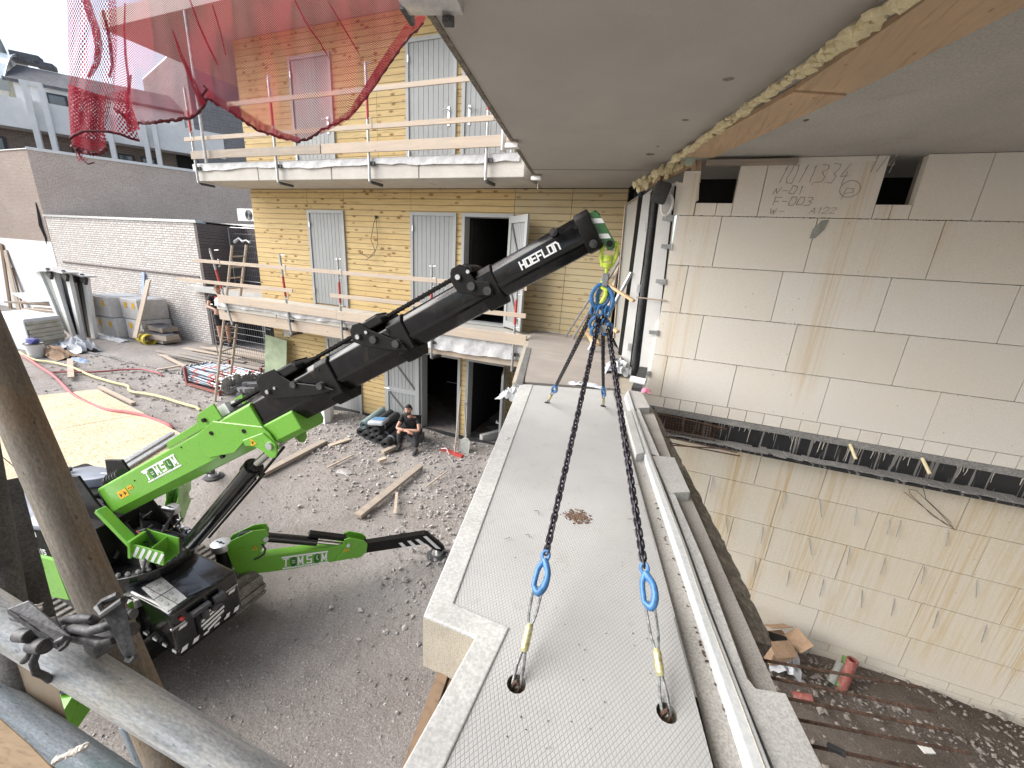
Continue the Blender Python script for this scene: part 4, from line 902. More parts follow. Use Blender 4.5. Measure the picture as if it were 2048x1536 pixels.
# window reveal and frames at the wall corner
def board_px(name, quad, Y, th, m, par, dy=0):
    pts = [atY(x, y, Y + dy * i) for i, (x, y) in enumerate(quad)]
    b = B(); b.prism(pts, (0, th, 0)); return b.out(name, m, par)
WR = thing('window_reveal', (-.2, 6.25, -1.8), 'white window reveal boards with metal brackets at the corner of the block wall', 'window frame')
board_px('reveal_board', [(1321, 380), (1356, 362), (1303, 800), (1272, 790)], 6.26, .03, m_white_m, WR)
board_px('reveal_edge', [(1352, 365), (1399, 365), (1397, 400), (1349, 432), (1310, 808), (1300, 806)], 6.235, .03, m_blk_up, WR)
board_px('black_gap', [(1349, 372), (1353, 372), (1303, 798), (1300, 798)], 6.228, .02, m_dark_in, WR)
for (px, py) in ((1336, 437), (1322, 563), (1308, 665), (1292, 746), (1335, 492)):
    if py == 492: px, py = 1333, 493
    p = atY(px, py, 6.225); b = B(); b.box(p + V((-.01, 0, 0)), (.12, .012, .055)); b.box(p + V((.05, -.01, .0)), (.03, .03, .08)); b.out('bracket', m_galv, WR)
p = atY(1318, 600, 6.2); b = B(); b.tube([p + V((-.32, 0, .01)), p + V((.1, 0, 0))], .01, 5); b.out('wooden_dowel', m_board_x, WR)
WF = thing('window_frame', (-.45, 6.6, -1.7), 'black and white tall window frame standing between the reveal and the pine facade', 'window frame')
board_px('rubber_strip', [(1301, 385), (1322, 378), (1277, 770), (1262, 800)], 6.45, .05, m_rubber, WF)
b = B(); b.tube([atY(1312, 385, 6.4), atY(1290, 560, 6.4), atY(1272, 690, 6.4), atY(1264, 780, 6.35)], .038, 10); b.out('rubber_roll', m_rubber, WF, smooth=True)
board_px('frame_post', [(1286, 391), (1304, 378), (1260, 724), (1242, 722)], 6.6, .06, m_white_m, WF)
board_px('frame_post', [(1306, 383), (1311, 380), (1266, 730), (1262, 730)], 6.55, .05, m_galv, WF)
board_px('dark_gap', [(1277, 396), (1287, 391), (1243, 724), (1236, 706)], 6.7, .05, m_dark_in, WF)
board_px('dark_gap', [(1303, 381), (1307, 381), (1263, 735), (1259, 735)], 6.62, .03, m_dark_in, WF)
for (px, py) in ((1300, 420), (1294, 455), (1277, 577), (1259, 694)):
    p = atY(px, py, 6.56); b = B(); b.box(p, (.05, .03, .12)); b.out('hinge_block', m_alu, WF)
b = B(); p = atY(1322, 385, 6.15); b.box(p, (.2, .1, .27), Matrix.Rotation(.25, 3, 'Y')); b.bev(.03, 2); b.out('rolled_flap', m_rubber, WF, smooth=True)
b = B(); b.torus(atY(1334, 410, 6.2), (1, 0, 0), (0, 0, 1), .07, .13, .02, 16, 6); b.out('cable_loop', m_white_m, WF, smooth=True)
PN = thing('clear_panel', (-.8, 7.2, DK), 'translucent dusty panel leaning upright beside the window frame', 'panel')
board_px('panel', [(1252, 410), (1276, 393), (1241, 706), (1228, 676)], 7.2, .02, m_clearp, PN)
b = B(); 
for (x0, y0, x1, y1) in ((1251, 410, 1227, 676), (1276, 393, 1241, 706), (1251, 410, 1276, 393)): b.tube([atY(x0, y0, 7.19), atY(x1, y1, 7.19)], .012, 5)
b.out('edge_strip', m_board_x, PN)
# studs at the opening by the ceiling corner
b = B()
for (x0, y0, x1, y1, w_) in ((1385, 300, 1388, 362, .1), (1398, 322, 1396, 365, .05), (1315, 352, 1318, 372, .06)): b.beam(atY(x0, y0, 6.3), atY(x1, y1, 6.3), w_, .06)
b.beam(atY(1280, 375, 6.45), atY(1385, 325, 6.3), .05, .12)
tag(b.out('timber_studs', m_timber, base=atY(1385, 340, 6.3)), 'short timber studs between the block wall corner and the ceiling', 'stud')
b = B(); c = atY(1387, 308, 6.0); b.box(c, (.10, .012, .26), Matrix.Rotation(.35, 3, 'Y')); tag(b.out('green_strip', M('green_strip', (.4, .5, .42), .5), base=c), 'small pale green strip stuck into the foam at the ceiling corner', 'strip')

# fittings on the ceiling edge
CF = thing('hollow_section', (-1.7, 2.6, 1.5), 'silver hollow steel section clamped at the ceiling edge by the top of the picture', 'clamp')
p = atZ(872, 22, 1.42); b = B(); ro = Matrix.Rotation(.25, 3, 'Z')
b.box(p + V((0, -.05, .05)), (.36, .16, .13), ro); b.bev(.02, 2); b.out('body', m_alu, CF, smooth=True)
b = B(); b.box(p + V((-.19, -.02, .05)), (.03, .17, .14), ro); b.box(p + V((.05, .06, -.02)), (.06, .06, .05), ro); b.out('end_plate', m_clamp, CF)
for i, (px, py) in enumerate(((1025, 292), (1073, 357))):
    p = atZ(px, py, CZ - .06); t = thing('edge_bracket', p, 'white L shaped bracket on the ceiling edge, ' + ('above the guard rail post' if i == 0 else 'lowest one beside the balcony corner'), 'bracket')
    b = B(); b.box(p, (.17, .09, .05)); b.out('pad', m_white_m, t)
    if i == 0:
        b = B(); b.box(p + V((-.13, .02, .09)), (.02, .12, .28)); b.out('upright', m_white_m, t)
    b = B(); b.box(p + V((.0, 0, .04)), (.12, .08, .03)); b.out('wood_packer', m_board_old, t)
p = atZ(1076, 366, CZ - .06); b = B(); b.tube([p, p + V((0, 0, -.1))], .005, 5); tag(b.out('foam_string', m_foam, base=p), 'short foam string hanging under the lowest bracket', 'foam')

# ================================================================== the balcony slab being lifted
SL = thing('lifted_balcony_slab', (-.4, 2.4, DK - .25), 'precast concrete balcony element with diamond pressed deck hanging on four chains', 'balcony')
z = DK
def ex(a, bpt, z, k): A_, C_ = atZ(*a, z), atZ(*bpt, z); return C_ + (C_ - A_).normalized() * k
oF, oJ, oK, oN = atZ(1040, 768, z), atZ(847, 1230, z), atZ(950, 1274, z), ex((950, 1274), (804, 1536), z, .25)
iF, iJ, iK, iN = atZ(1066, 769, z), atZ(908, 1206, z), atZ(1019, 1254, z), ex((1019, 1254), (894, 1522), z, .28)
mF, mN = atZ(1226, 780, z), ex((1310, 1080), (1434, 1536), z, .6)
mM = atZ(1310, 1080, z)
th = .26
# border
b = B(); b.prism([oF, iF, iJ, oJ], (0, 0, -th)); b.prism([oJ, iJ, iK, oK], (0, 0, -th)); b.prism([oK, iK, iN, oN], (0, 0, -th)); b.bev(.006, 2); b.out('smooth_border', m_conc_edge, SL)
# deck surface with recesses: grid with round holes
holes = [atZ(1095, 804, z), atZ(1207, 811, z), atZ(1033, 1365, z), atZ(1334, 1423, z)]
HR = .032
b = B(); zt = z - .006
poly = [iF, mF, mM, mN, iN, iK, iJ]
vs = [b.b.verts.new((p.x, p.y, zt)) for p in poly]; es = [b.b.edges.new((vs[i], vs[(i + 1) % 7])) for i in range(7)]
for h in holes:
    hv = [b.b.verts.new((h.x + HR * math.cos(a), h.y + HR * math.sin(a), zt)) for a in [2 * math.pi * k / 20 for k in range(20)]]; es += [b.b.edges.new((hv[i], hv[(i + 1) % 20])) for i in range(20)]
bmesh.ops.triangle_fill(b.b, use_beauty=True, edges=es)
b.out('pressed_deck', m_mesh, SL)
b = B()
for h in holes:
    ring = lambda r_, zz: [b.b.verts.new((h.x + r_ * math.cos(a), h.y + r_ * math.sin(a), zz)) for a in [2 * math.pi * k / 20 for k in range(20)]]
    r0, r1, r2 = ring(HR, zt), ring(HR * .95, zt - .03), ring(HR * .3, zt - .045)
    for A_, C_ in ((r0, r1), (r1, r2)):
        for k in range(20): b.b.faces.new([A_[k], A_[(k + 1) % 20], C_[(k + 1) % 20], C_[k]])
    b.b.faces.new(r2)
b.out('lifting_recess', m_rough, SL)
b = B()
for h in holes: b.tube([(h.x - .012, h.y, zt - .03), (h.x - .010, h.y, zt - .005), (h.x, h.y + .004, zt + .008), (h.x + .012, h.y, zt - .005), (h.x + .010, h.y, zt - .03)], .0075, 7)
b.out('lifting_eye', m_rust, SL)
b = B(); b.prism([V((p.x, p.y, z - .05)) for p in [iF, mF, mM, mN, iN, iK, iJ]], (0, 0, -(th - .052)));
e_ = [(mF, mM), (mM, mN)]
for A_, C_ in e_: b.prism([A_ + V((0, 0, -.006)), C_ + V((0, 0, -.006)), C_ + V((0, 0, -.07)), A_ + V((0, 0, -.07))], (-.008, 0, 0))
b.out('slab_body', m_conc_face, SL)
b = B(); b.prism([oJ + V((-.0005, -.003, -.012)), oK + V((0, -.003, -.012)), oK + V((0, -.003, -th)), oJ + V((-.0005, -.003, -th))], (0, .002, 0)); b.out('cut_face', m_conc_face, SL)
# channel between deck and upstand, upstand, thermal-break blocks
zc = z - .04
def ez(px, py, zz): return atZ(px, py, zz)
b = B(); ch = [ez(1224, 780, zc), ez(1258, 782, zc), ez(1300, 920, zc), ez(1362, 1092, zc), ex((1366, 1080), (1530, 1536), zc, .6), ex((1310, 1080), (1434, 1536), zc, .6) + V((-.05, 0, 0)), ez(1300, 1080, zc)]
b.prism(ch, (0, 0, -.17)); b.out('drain_channel', m_conc_chan, SL)
zu = z + .012
b = B(); U = [ez(1250, 790, zu), ez(1257, 778, zu), ez(1270, 820, zu), ez(1303, 911, zu), ez(1373, 1091, zu), ez(1366 + 45, 1200, zu), ex((1411, 1200), (1543, 1536), zu, .6), ex((1380, 1180), (1501, 1536), zu, .6), ez(1352, 1091, zu), ez(1295, 925, zu), ez(1262, 829, zu)]
b.prism(U, (0, 0, -.16)); b.bev(.006, 2); b.out('upstand', m_conc_white, SL)
b = B(); L_ = [ez(1266, 818, zu + .004), ez(1299, 911, zu + .004), ez(1368, 1092, zu + .004), ez(1404, 1200, zu + .004), ex((1404, 1200), (1530, 1536), zu + .004, .5)]
b.tube(L_, .0022, 4); b.out('edge_seam', m_conc_face, SL)
zl = z - .010; zp = z - .075
b = B(); b.prism([ez(1257, 780, zl), ez(1284, 784, zl), ez(1300, 815, zl), ez(1278, 816, zl), ez(1272, 822, zl)], (0, 0, -.2)); b.prism([ez(1302, 908, zl), ez(1319, 912, zl), ez(1349, 915, zl), ez(1380, 984, zl), ez(1349, 985, zl), ez(1340, 988, zl)], (0, 0, -.2))
b.prism([ez(1455, 1310, zl), ez(1474, 1354, zl), ez(1497, 1359, zl), ez(1511, 1377, zl), ez(1571, 1387, zl), ex((1571, 1387), (1645, 1536), zl, .5), ex((1530, 1500), (1545, 1536), zl, .5)], (0, 0, -.2))
b.bev(.006, 2); b.out('support_block', m_conc, SL)
b = B(); b.prism([ez(1268, 818, zl), ez(1279, 818, zl), ez(1320, 912, zl), ez(1302, 912, zl)], (0, 0, -.2)); b.prism([ez(1338, 985, zl), ez(1350, 987, zl), ez(1404, 1110, zl), ez(1497, 1359, zl), ez(1474, 1357, zl), ez(1383, 1110, zl)], (0, 0, -.2)); b.bev(.004, 1); b.out('inner_ledge', m_conc_edge, SL)
b = B(); b.prism([ez(1268, 812, zp), ez(1302, 812, zp), ez(1342, 915, zp), ez(1365, 960, zp), ez(1382, 995, zp), ez(1555, 1384, zp), ex((1571, 1384), (1650, 1536), zp, .3), ez(1500, 1500, zp), ez(1400, 1110, zp), ez(1310, 915, zp)], (0, 0, -.12)); b.out('recessed_pocket', m_conc_chan, SL)
# rough lower edge
b = B(); random.seed(8); ea = [ez(1305, 812, zp - .02), ez(1343, 905, zp - .02), ez(1384, 990, zp - .02), ez(1455, 1150, zp - .02), ez(1526, 1290, zp - .02)]
eo = [ez(1312, 822, zp - .1), ez(1358, 912, zp - .1), ez(1420, 1030, zp - .1), ez(1482, 1150, zp - .1), ez(1545, 1290, zp - .1)]
pts = []
for k in range(60):
    t = k / 59 * 4; i = min(3, int(t)); f = t - i; pts.append((ea[i].lerp(ea[i + 1], f) + V((-.05, 0, 0)), eo[i].lerp(eo[i + 1], f) + V((random.uniform(-.006, .006), 0, random.uniform(-.006, .006)))))
for (a0, c0), (a1, c1) in zip(pts, pts[1:]): b.face([a0, a1, c1, c0]); b.face([c0, c1, c1 + V((-.03, 0, -.14)), c0 + V((-.03, 0, -.14))])
b.out('broken_edge', m_rough, SL)
b = B(); b.prism([ez(1248, 822, z + .02), ez(1263, 820, z + .02), ez(1290, 905, z + .02), ez(1272, 909, z + .02)], (0, 0, -.08)); b.bev(.006, 2); b.out('filler_block', m_conc_edge, SL)
# dirt
b = B(); random.seed(4); c0 = atZ(1155, 1032, z)
for i in range(240): b.ball((c0.x + random.gauss(0, .035), c0.y + random.gauss(0, .03), z - .003), random.uniform(.001, .006), (1.5, 1.5, .4), .4)
b.out('soil_spill', M('soil_spill', (.13, .08, .055), .95), SL)
b = B(); q = [atZ(random.uniform(1000, 1330), random.uniform(900, 1500), z) for _ in range(70)]
for p in q: b.ball((p.x, p.y, z - .003), random.uniform(.0006, .0022), (1.8, 1, .5), .4)
for i in range(160):
    t = random.random(); p = atZ(1300 + 190 * t + random.uniform(-25, 12), 920 + 560 * t, zc); b.ball((p.x, p.y, zc + .002), random.uniform(.001, .006), (1.5, 1, .5), .4)
b.out('grit', m_rust, SL)
b = B()
for (px, py, l, a) in ((1078, 1030, .05, 2.0), (1010, 1078, .03, .5), (1060, 1075, .03, 2.3), (1262, 1005, .03, 1.2), (1265, 1060, .03, .2), (1255, 1038, .03, .1), (1285, 975, .05, 2.2), (1012, 880, .06, 1.2)):
    p = atZ(px, py, z + .002); b.tube([p, p + V((math.cos(a) * l * .6, math.sin(a) * l * .6, .006)), p + V((math.cos(a + .5) * l, math.sin(a + .5) * l, 0))], .0015, 4)
b.out('wire_snippet', m_rust, SL)
# protruding bars
for i, ((x0, y0), (x1, y1)) in enumerate((((1560, 1326), (1846, 1376)), ((1575, 1360), (1872, 1424)), ((1590, 1398), (1904, 1463)), ((1612, 1441), (1942, 1507)), ((1660, 1497), (1990, 1570)))):
    a_, c_ = atZ(x0 - 60, y0 - 10, z - .14), atZ(x1, y1, z - .16); b = B(); n_ = 90; b.tube([a_.lerp(c_, k / n_) for k in range(n_ + 1)], [.0055 + .0012 * (k % 2) for k in range(n_ + 1)], 6)
    b.out('rebar', m_rust, SL)
for ((x0, y0), (x1, y1)) in (((1340, 875), (1475, 905)), ((1345, 887), (1480, 912)), ((1350, 895), (1455, 880))):
    b = B(); b.tube([atZ(x0 - 30, y0 - 6, z - .15), atZ(x1, y1 + (0 if y1 > 881 else 18), z - .17)], .006, 6); b.out('rebar', m_rust, SL)
b = B(); b.beam(atZ(1655, 1491, z - .12), atZ(1690, 1508, z - .12), .018, .012); b.out('tape_wrap', m_rubber, SL)

# ------------------------------------------------------------------ chain sling, wire loops
Yh = 2.40
H0 = atY(1206, 640, Yh)
SLG = thing('chain_sling', H0, 'four legged black lifting chain with blue master ring and blue hooks', 'chain')
b = B(); c = atY(1205, 592, Yh)
b.torus(c + V((-.012, 0, 0)), V((1, .35, 0)), V((.1, 0, 1)), .052, .066, .0125, 26, 8); b.torus(c + V((.016, .01, -.016)), V((1, -.3, 0)), V((-.15, 0, 1)), .05, .068, .0125, 26, 8)
b.ball(c + V((-.06, -.015, -.02)), .017); b.out('master_ring', m_blue, SLG, smooth=True)
b = B()
for dx, dy in ((-.045, 0), (.0, -.02), (.022, .02), (.04, -.01)):
    q = c + V((dx, dy, -.085)); b.torus(q, V((1, .5, 0)), V((0, 0, 1)), .014, .03, .007, 14, 6)
for dx, dz in ((-.03, -.16), (.03, -.17), (.055, -.19), (-.015, -.2)):
    q = c + V((dx, 0, dz)); b.torus(q, V((1, .3, 0)), V((.3, 0, 1)), .022, .034, .0105, 16, 7); b.ball(q + V((0, -.01, .03)), .017)
b.out('shortening_hook', m_blue, SLG, smooth=True)
b = B(); random.seed(9)
for i in range(16): q = c + V((random.gauss(0, .022), random.gauss(-.01, .012), -.135 + random.gauss(0, .014))); b.torus(q, V((random.random(), random.random(), .2)), V((0, .3, random.random() + .2)), .008, .014, .0042, 10, 5)
b.out('spare_links', m_chain, SLG, smooth=True)
b = B(); q = c + V((.035, -.03, -.185)); b.prism([q + V((math.cos(a) * .022, 0, math.sin(a) * .027)) for a in [k * .7 for k in range(9)]], (.0, .003, 0)); b.out('id_tag', m_pvc_w, SLG)
def link_mesh(L=.033, W=.0165, r=.0048):
    b = B(); pts = []; h = L / 2 - W * .5
    for k in range(9): a = math.pi * k / 8; pts.append((W * math.cos(a) * .68, 0, h + W * math.sin(a) * .8))
    for k in range(9): a = math.pi + math.pi * k / 8; pts.append((W * math.cos(a) * .68, 0, -h + W * math.sin(a) * .8))
    b.tube(pts, r, 7, closed=True); me = bpy.data.meshes.new('chain_link'); b.b.to_mesh(me); b.b.free()
    return me
lm = link_mesh()
def chain(p0, p1, par, pitch=.0225):
    L = (p1 - p0).length; n_ = max(2, round(L / pitch)); d = (p1 - p0).normalized(); q = d.to_track_quat('Z', 'Y').to_matrix(); bb = bmesh.new(); sag = V((0, 0, -.004 * L))
    for i in range(n_):
        t = (i + .5) / n_; m_ = bmesh.new(); m_.from_mesh(lm); rot = q @ Matrix.Rotation((math.pi / 2) * (i % 2) + .5 + .12 * math.sin(i * 1.3), 3, 'Z')
        T4 = Matrix.Translation(p0.lerp(p1, t) + sag * math.sin(math.pi * t)) @ rot.to_4x4(); m_.transform(T4); tmp = bpy.data.meshes.new('t'); m_.to_mesh(tmp); m_.free(); bb.from_mesh(tmp); bpy.data.meshes.remove(tmp)
    b = B(); b.b.free(); b.b = bb; return b.out('chain_leg', m_chain, par, smooth=True)
def tpar(pA, pB, ypx):
    lo_, hi = 0., 1.
    for _ in range(40):
        mid = (lo_ + hi) / 2
        if proj(pA.lerp(pB, mid))[1] < ypx: lo_ = mid
        else: hi = mid
    return lo_
tops = [atY(1190, 615, Yh + .03), atY(1206, 668, Yh + .03), atY(1196, 650, Yh - .03), atY(1216, 655, Yh - .02)]
wl = []
names = ['far left', 'far right', 'near left', 'near right']
for i, (h, ych, yhk, yf0, yf1) in enumerate(zip(holes, (770, 772, 1105, 1130), (783, 790, 1185, 1215), (790, 795, 1255, 1305), (796, 801, 1298, 1345))):
    A_, Z_ = tops[i], V((h.x, h.y, z - .01)); pc, pk = A_.lerp(Z_, tpar(A_, Z_, ych)), A_.lerp(Z_, tpar(A_, Z_, yhk)); d = (Z_ - A_).normalized()
    chain(A_, pc, SLG)
    sd_ = d.cross(V((0, 1, 0))).normalized(); nn = d.cross(sd_).normalized()
    ll = (pk - pc).length; ll = max(ll, .11) if i < 2 else ll; pk = pc + d * ll
    b = B()     # self locking hook: eye, body, bowl, latch
    a1 = sd_ if i != 1 else (sd_ + nn * .7).normalized()
    b.torus(pc + d * .012, a1, d, .014, .018, .007, 14, 7)
    b.smooth_tube([pc + d * .026, pc + d * .045 + a1 * .01, pc + d * (ll * .5) + a1 * .024, pc + d * (ll * .8) + a1 * .022, pc + d * ll + a1 * .004, pc + d * (ll * .88) - a1 * .017], [.013, .014, .012, .014, .0145, .011], 10)
    b.smooth_tube([pc + d * .03, pc + d * (ll * .45) - a1 * .017, pc + d * (ll * .9) - a1 * .019], [.012, .0105, .010], 10); b.ball(pc + d * .05 + a1 * .012, .014)
    b.out('hook', m_blue, SLG, smooth=True)
    W_ = thing('wire_sling', pk, 'steel wire loop with yellow ferrule in the %s corner of the lifted slab' % names[i], 'wire sling')
    t0, t1 = tpar(A_, Z_, yf0), tpar(A_, Z_, yf1); f0, f1 = A_.lerp(Z_, t0), A_.lerp(Z_, t1)
    if i < 2: f0 = pk + (Z_ - pk) * .35; f1 = pk + (Z_ - pk) * .62
    wv = sd_ * (.017 if i > 1 else .012); pk2 = pk - d * .01
    def rope(pts, b):
        full = []
        for p_, q_ in zip(pts, pts[1:]):
            n_ = max(2, int((q_ - p_).length / .004)); full += [p_.lerp(q_, k / n_) for k in range(n_)]
        full.append(pts[-1]); b.tube(full, [.0045 + .001 * ((k // 1) % 2) for k in range(len(full))], 6)
    b = B(); rope([f0 + wv * .25, f0.lerp(pk2, .35) + wv * .8, pk2 + wv, pk2 + d * -.008, pk2 - wv, f0.lerp(pk2, .35) - wv * .8, f0 - wv * .25], b); b.out('upper_loop', m_wire, W_)
    b = B(); rope([f1 + wv * .25, f1.lerp(Z_, .5) + wv * .7, Z_ + wv * .8, Z_ + V((0, 0, -.012)), Z_ - wv * .8, f1.lerp(Z_, .5) - wv * .7, f1 - wv * .25], b); b.out('lower_loop', m_wire, W_)
    b = B(); b.tube([f0, f1], .0145, 14); b.tube([f0 - d * .012, f0], [.009, .0145], 12); b.tube([f1, f1 + d * .01], [.0145, .009], 12); b.out('ferrule', m_ferrule, W_, smooth=True)

# support bracing under the near corner and the plywood deck beyond the slab
b = B(); p_, q_ = atZ(895, 1328, DK - .28), atZ(858, 1432, DK - .28); b.beam(p_ + (p_ - q_) * 1.5, q_ + (q_ - p_) * 2, .045, .05); b.beam(p_ + (p_ - q_) * 1.5 + V((.055, 0, -.01)), q_ + (q_ - p_) * 2 + V((.055, 0, -.01)), .045, .05)
tag(b.out('support_timber', m_timber_dk, base=atZ(890, 1350, DK - .3)), 'weathered timbers under the jog of the lifted slab', 'timber')
DP = thing('plywood_deck', (-1.6, 5.6, DK - .03), 'dusty plywood deck of the existing balcony beyond the lifted slab', 'deck')
f0_, f1_ = atZ(1048, 765, DK), atZ(1228, 778, DK)
d0, d1, d2, d3 = atZ(1055, 690, DK), atZ(1245, 705, DK), V((-2.65, YF - .02, DK)), V((-1.03, YF - .02, DK))
b = B(); b.prism([f0_ + V((0, .03, 0)), f1_ + V((0, .03, 0)), d1, d0], (0, 0, -.03)); b.out('plywood_sheet', m_ply, DP)
b = B(); b.prism([d0 + V((0, .006, 0)), d1 + V((0, .006, 0)), d3, d2], (0, 0, -.028)); b.out('concrete_floor', m_ply, DP)
b = B(); b.prism([f0_ + V((-.16, .03, -.03)), f1_ + V((.3, .03, -.03)), d3 + V((.1, 0, -.03)), d2 + V((-.1, 0, -.03))], (0, 0, -.25)); b.out('slab_body', m_conc_face, DP)
b = B(); b.prism([atZ(1030, 768, DK + .01), atZ(1045, 768, DK + .01), atZ(1062, 696, DK + .01), atZ(1053, 694, DK + .01)], (0, 0, -.04)); b.out('edge_strip', m_galv, DP)
def crumple(name, px, z, rx, ry, h, m, label, cat, n_=12, seed=1):
    random.seed(seed); b = B(); c = atZ(*px, z) if len(px) == 2 else V(px); g_ = [[None] * n_ for _ in range(n_)]
    for i in range(n_):
        for j in range(n_):
            u, v_ = i / (n_ - 1) * 2 - 1, j / (n_ - 1) * 2 - 1; k = max(0, 1 - (u * u + v_ * v_) * .6)
            g_[i][j] = b.b.verts.new((c.x + u * rx + random.uniform(-.1, .1) * rx, c.y + v_ * ry + random.uniform(-.1, .1) * ry, c.z + h * k * random.uniform(.3, 1.2)))
    for i in range(n_ - 1):
        for j in range(n_ - 1): b.b.faces.new([g_[i][j], g_[i + 1][j], g_[i + 1][j + 1], g_[i][j + 1]])
    return tag(b.out(name, m, base=c, smooth=True), label, cat)
crumple('plastic_film', (1175, 773), DK, .22, .04, .05, m_plastic, 'white plastic film trapped between lifted slab and plywood deck', 'plastic sheet', seed=2)
crumple('plastic_film', (1235, 740), DK, .16, .3, .16, m_plastic, 'crumpled white film around the foot of the window frame', 'plastic sheet', seed=3)
crumple('plastic_film', (1022, 790), DK - .12, .10, .22, .1, m_plastic, 'white film hanging out beside the left slab edge', 'plastic sheet', seed=4)
crumple('plastic_film', (1105, 665), DK, .42, .08, .05, m_plastic, 'grey film lying along the foot of the pine facade', 'plastic sheet', seed=5)
crumple('pink_tape', (1291, 785), DK + .0, .05, .04, .06, m_tape, 'pink and white tape scrap by the corner of the block wall', 'tape', 7, seed=6)
b = B(); p = atZ(1262, 795 - 37, DK + .06); b.tube([p, p + V((.18, -.05, 0))], .045, 12); tag(b.out('white_tube', m_white_m, base=p, smooth=True), 'short white plastic tube at the foot of the window frame', 'pipe')
b = B(); p = atZ(1270, 790, DK); b.bb(p.x - .06, p.x + .05, p.y + .2, p.y + 1.4, DK - .05, DK + .03); tag(b.out('threshold', m_lead, base=p), 'black threshold profile below the window frame', 'threshold')
# braces, props and timbers standing on the deck by the frame
def stick(p0, p1, r, m, label, cat, name, sq=False, grp=None):
    b = B()
    if sq: b.beam(p0, p1, r * 2, r * 1.3); b.bev(.004, 1)
    else: b.tube([p0, p1], r, 8); b.tube([V(p0).lerp(V(p1), .45), V(p0).lerp(V(p1), .5)], r * 1.4, 8)
    return tag(b.out(name, m, base=p0, smooth=not sq), label, cat, grp)
def gp_(px, py, dz=0): return atZ(px, py, DK + dz)
stick(gp_(1131, 673), atY(1238, 505, 7.3), .022, m_galv, 'thin steel push prop leaning from the deck to the frame, leftmost of three', 'prop', 'push_prop')
stick(gp_(1145, 678), atY(1242, 515, 7.2), .026, m_galv, 'steel push prop with collar beside the leftmost one', 'prop', 'push_prop')
stick(gp_(1178, 700, .02), atY(1263, 545, 6.6), .032, m_galv, 'thickest steel push prop crossing behind the master ring', 'prop', 'push_prop')
stick(atY(1214, 568, 6.5), atY(1268, 602, 6.2), .03, m_board_y, 'short timber brace to the right of the blue ring', 'timber', 'timber_block', True)
stick(gp_(1170, 655, .15), gp_(1193, 690, .02), .06, m_board_y, 'timber offcut standing behind the near left chain', 'timber', 'timber_block', True)
stick(atY(1224, 655, 6.4), atY(1236, 664, 6.3), .035, m_board_y, 'timber end poking out right of the chains', 'timber', 'timber_block', True)
stick(atY(1240, 515, 7.4), atY(1205, 660, 7.2), .03, m_board_x, 'thin raw batten leaning behind the hook', 'batten', 'batten', True)
# pit things
CBX = thing('cardboard_box', atZ(1550, 1300, PIT + .3), 'torn open cardboard box at the foot of the lower block wall', 'box')
c = WL[CBX.name]; b = B(); b.box(c + V((0, 0, .05)), (.36, .3, .3), Matrix.Rotation(.5, 3, 'Z')); b.out('box_body', m_card, CBX)
b = B(); b.bb(c.x - .12, c.x + .12, c.y - .1, c.y + .1, c.z + .195, c.z + .205); b.out('inside', m_dark_in, CBX)
for dx, dy, ax in ((.25, .05, 'Y'), (-.22, .0, 'Y'), (0, -.22, 'X'), (.02, .2, 'X')):
    b = B(); b.box(c + V((dx, dy, .26)), (.22, .3, .008) if ax == 'Y' else (.34, .2, .008), Matrix.Rotation(.5, 3, 'Z') @ Matrix.Rotation((-.6 if dx > 0 else .7) if ax == 'Y' else (.5 if dy < 0 else -.6), 3, ax)); b.out('flap', m_card, CBX)
def pipe_(p, q, r, m, label):
    b = B(); b.pipe(p, q, r, r * .82, 18); b.tube([V(q).lerp(V(p), .12), q], r * 1.08, 18, cap=False); return tag(b.out('drain_pipe', m, base=p, smooth=True), label, 'pipe')
pt_ = lambda px, py, y_: atY(px, py, y_)
pipe_(atZ(1680, 1385, PIT + .02), pt_(1706, 1320, 5.7), .062, m_pvc_r, 'dusty red drain pipe standing up from the excavation floor')
pipe_(atZ(1677, 1375, PIT + .1), pt_(1694, 1315, 5.95), .05, m_pvc_g, 'green drain pipe behind the upright red one')
pipe_(atZ(1662, 1365, PIT + .1), pt_(1682, 1325, 5.85), .05, m_pvc_w, 'pale grey drain pipe left of the upright red one')
pipe_(atZ(1585, 1390, PIT + .05), atZ(1625, 1397, PIT + .12), .05, m_pvc_r, 'short red pipe end lying near the slab edge in the pit')
crumple('white_sack', (1565, 1325), PIT + .1, .2, .25, .3, m_plastic, 'dirty white sack below the cardboard box', 'sack', 9, seed=12)
b = B(); c = atZ(1830, 1485, PIT + .1); b.prism([c, c + V((.12, .03, .02)), c + V((.14, -.1, .04)), c + V((.03, -.13, .02))], (0, 0, .02)); tag(b.out('tile_shard', m_white_m, base=c), 'white tile shard on the excavation floor', 'tile')
# ================================================================== tracked spider crane
CR = thing('tracked_crane', (-4.7, 1.9, GZ), 'green and black tracked spider crane with telescopic boom holding the balcony slab', 'crane')
cc = V((-4.75, 1.9, 0)); dd = V((4.33, .5, 0)).normalized(); nn_ = V((-dd.y, dd.x, 0)); T0 = cc + dd * 4.31 + V((0, 0, .218))
bu = dd * .859 + V((0, 0, .512)); bv = dd * -.512 + V((0, 0, .859)); bw = nn_
def BP(u, v_, w_=0): return T0 + bu * u + bv * v_ + bw * w_
def uvp(px, py, off): p = atP(px, py, cc + nn_ * off, nn_) - T0; return p.dot(bu), p.dot(bv)
def section(u0, u1, prof): b = B(); b.prism([BP(u0, v_, w_) for v_, w_ in prof], bu * (u1 - u0)); return b
def hexprof(t, bt, w_, ct=.02, cb=.05): return [(t, -w_ + ct), (t, w_ - ct), (t - ct, w_), (bt + cb, w_), (bt, w_ - cb * .8), (bt, -w_ + cb * .8), (bt + cb, -w_), (t - ct, -w_)]
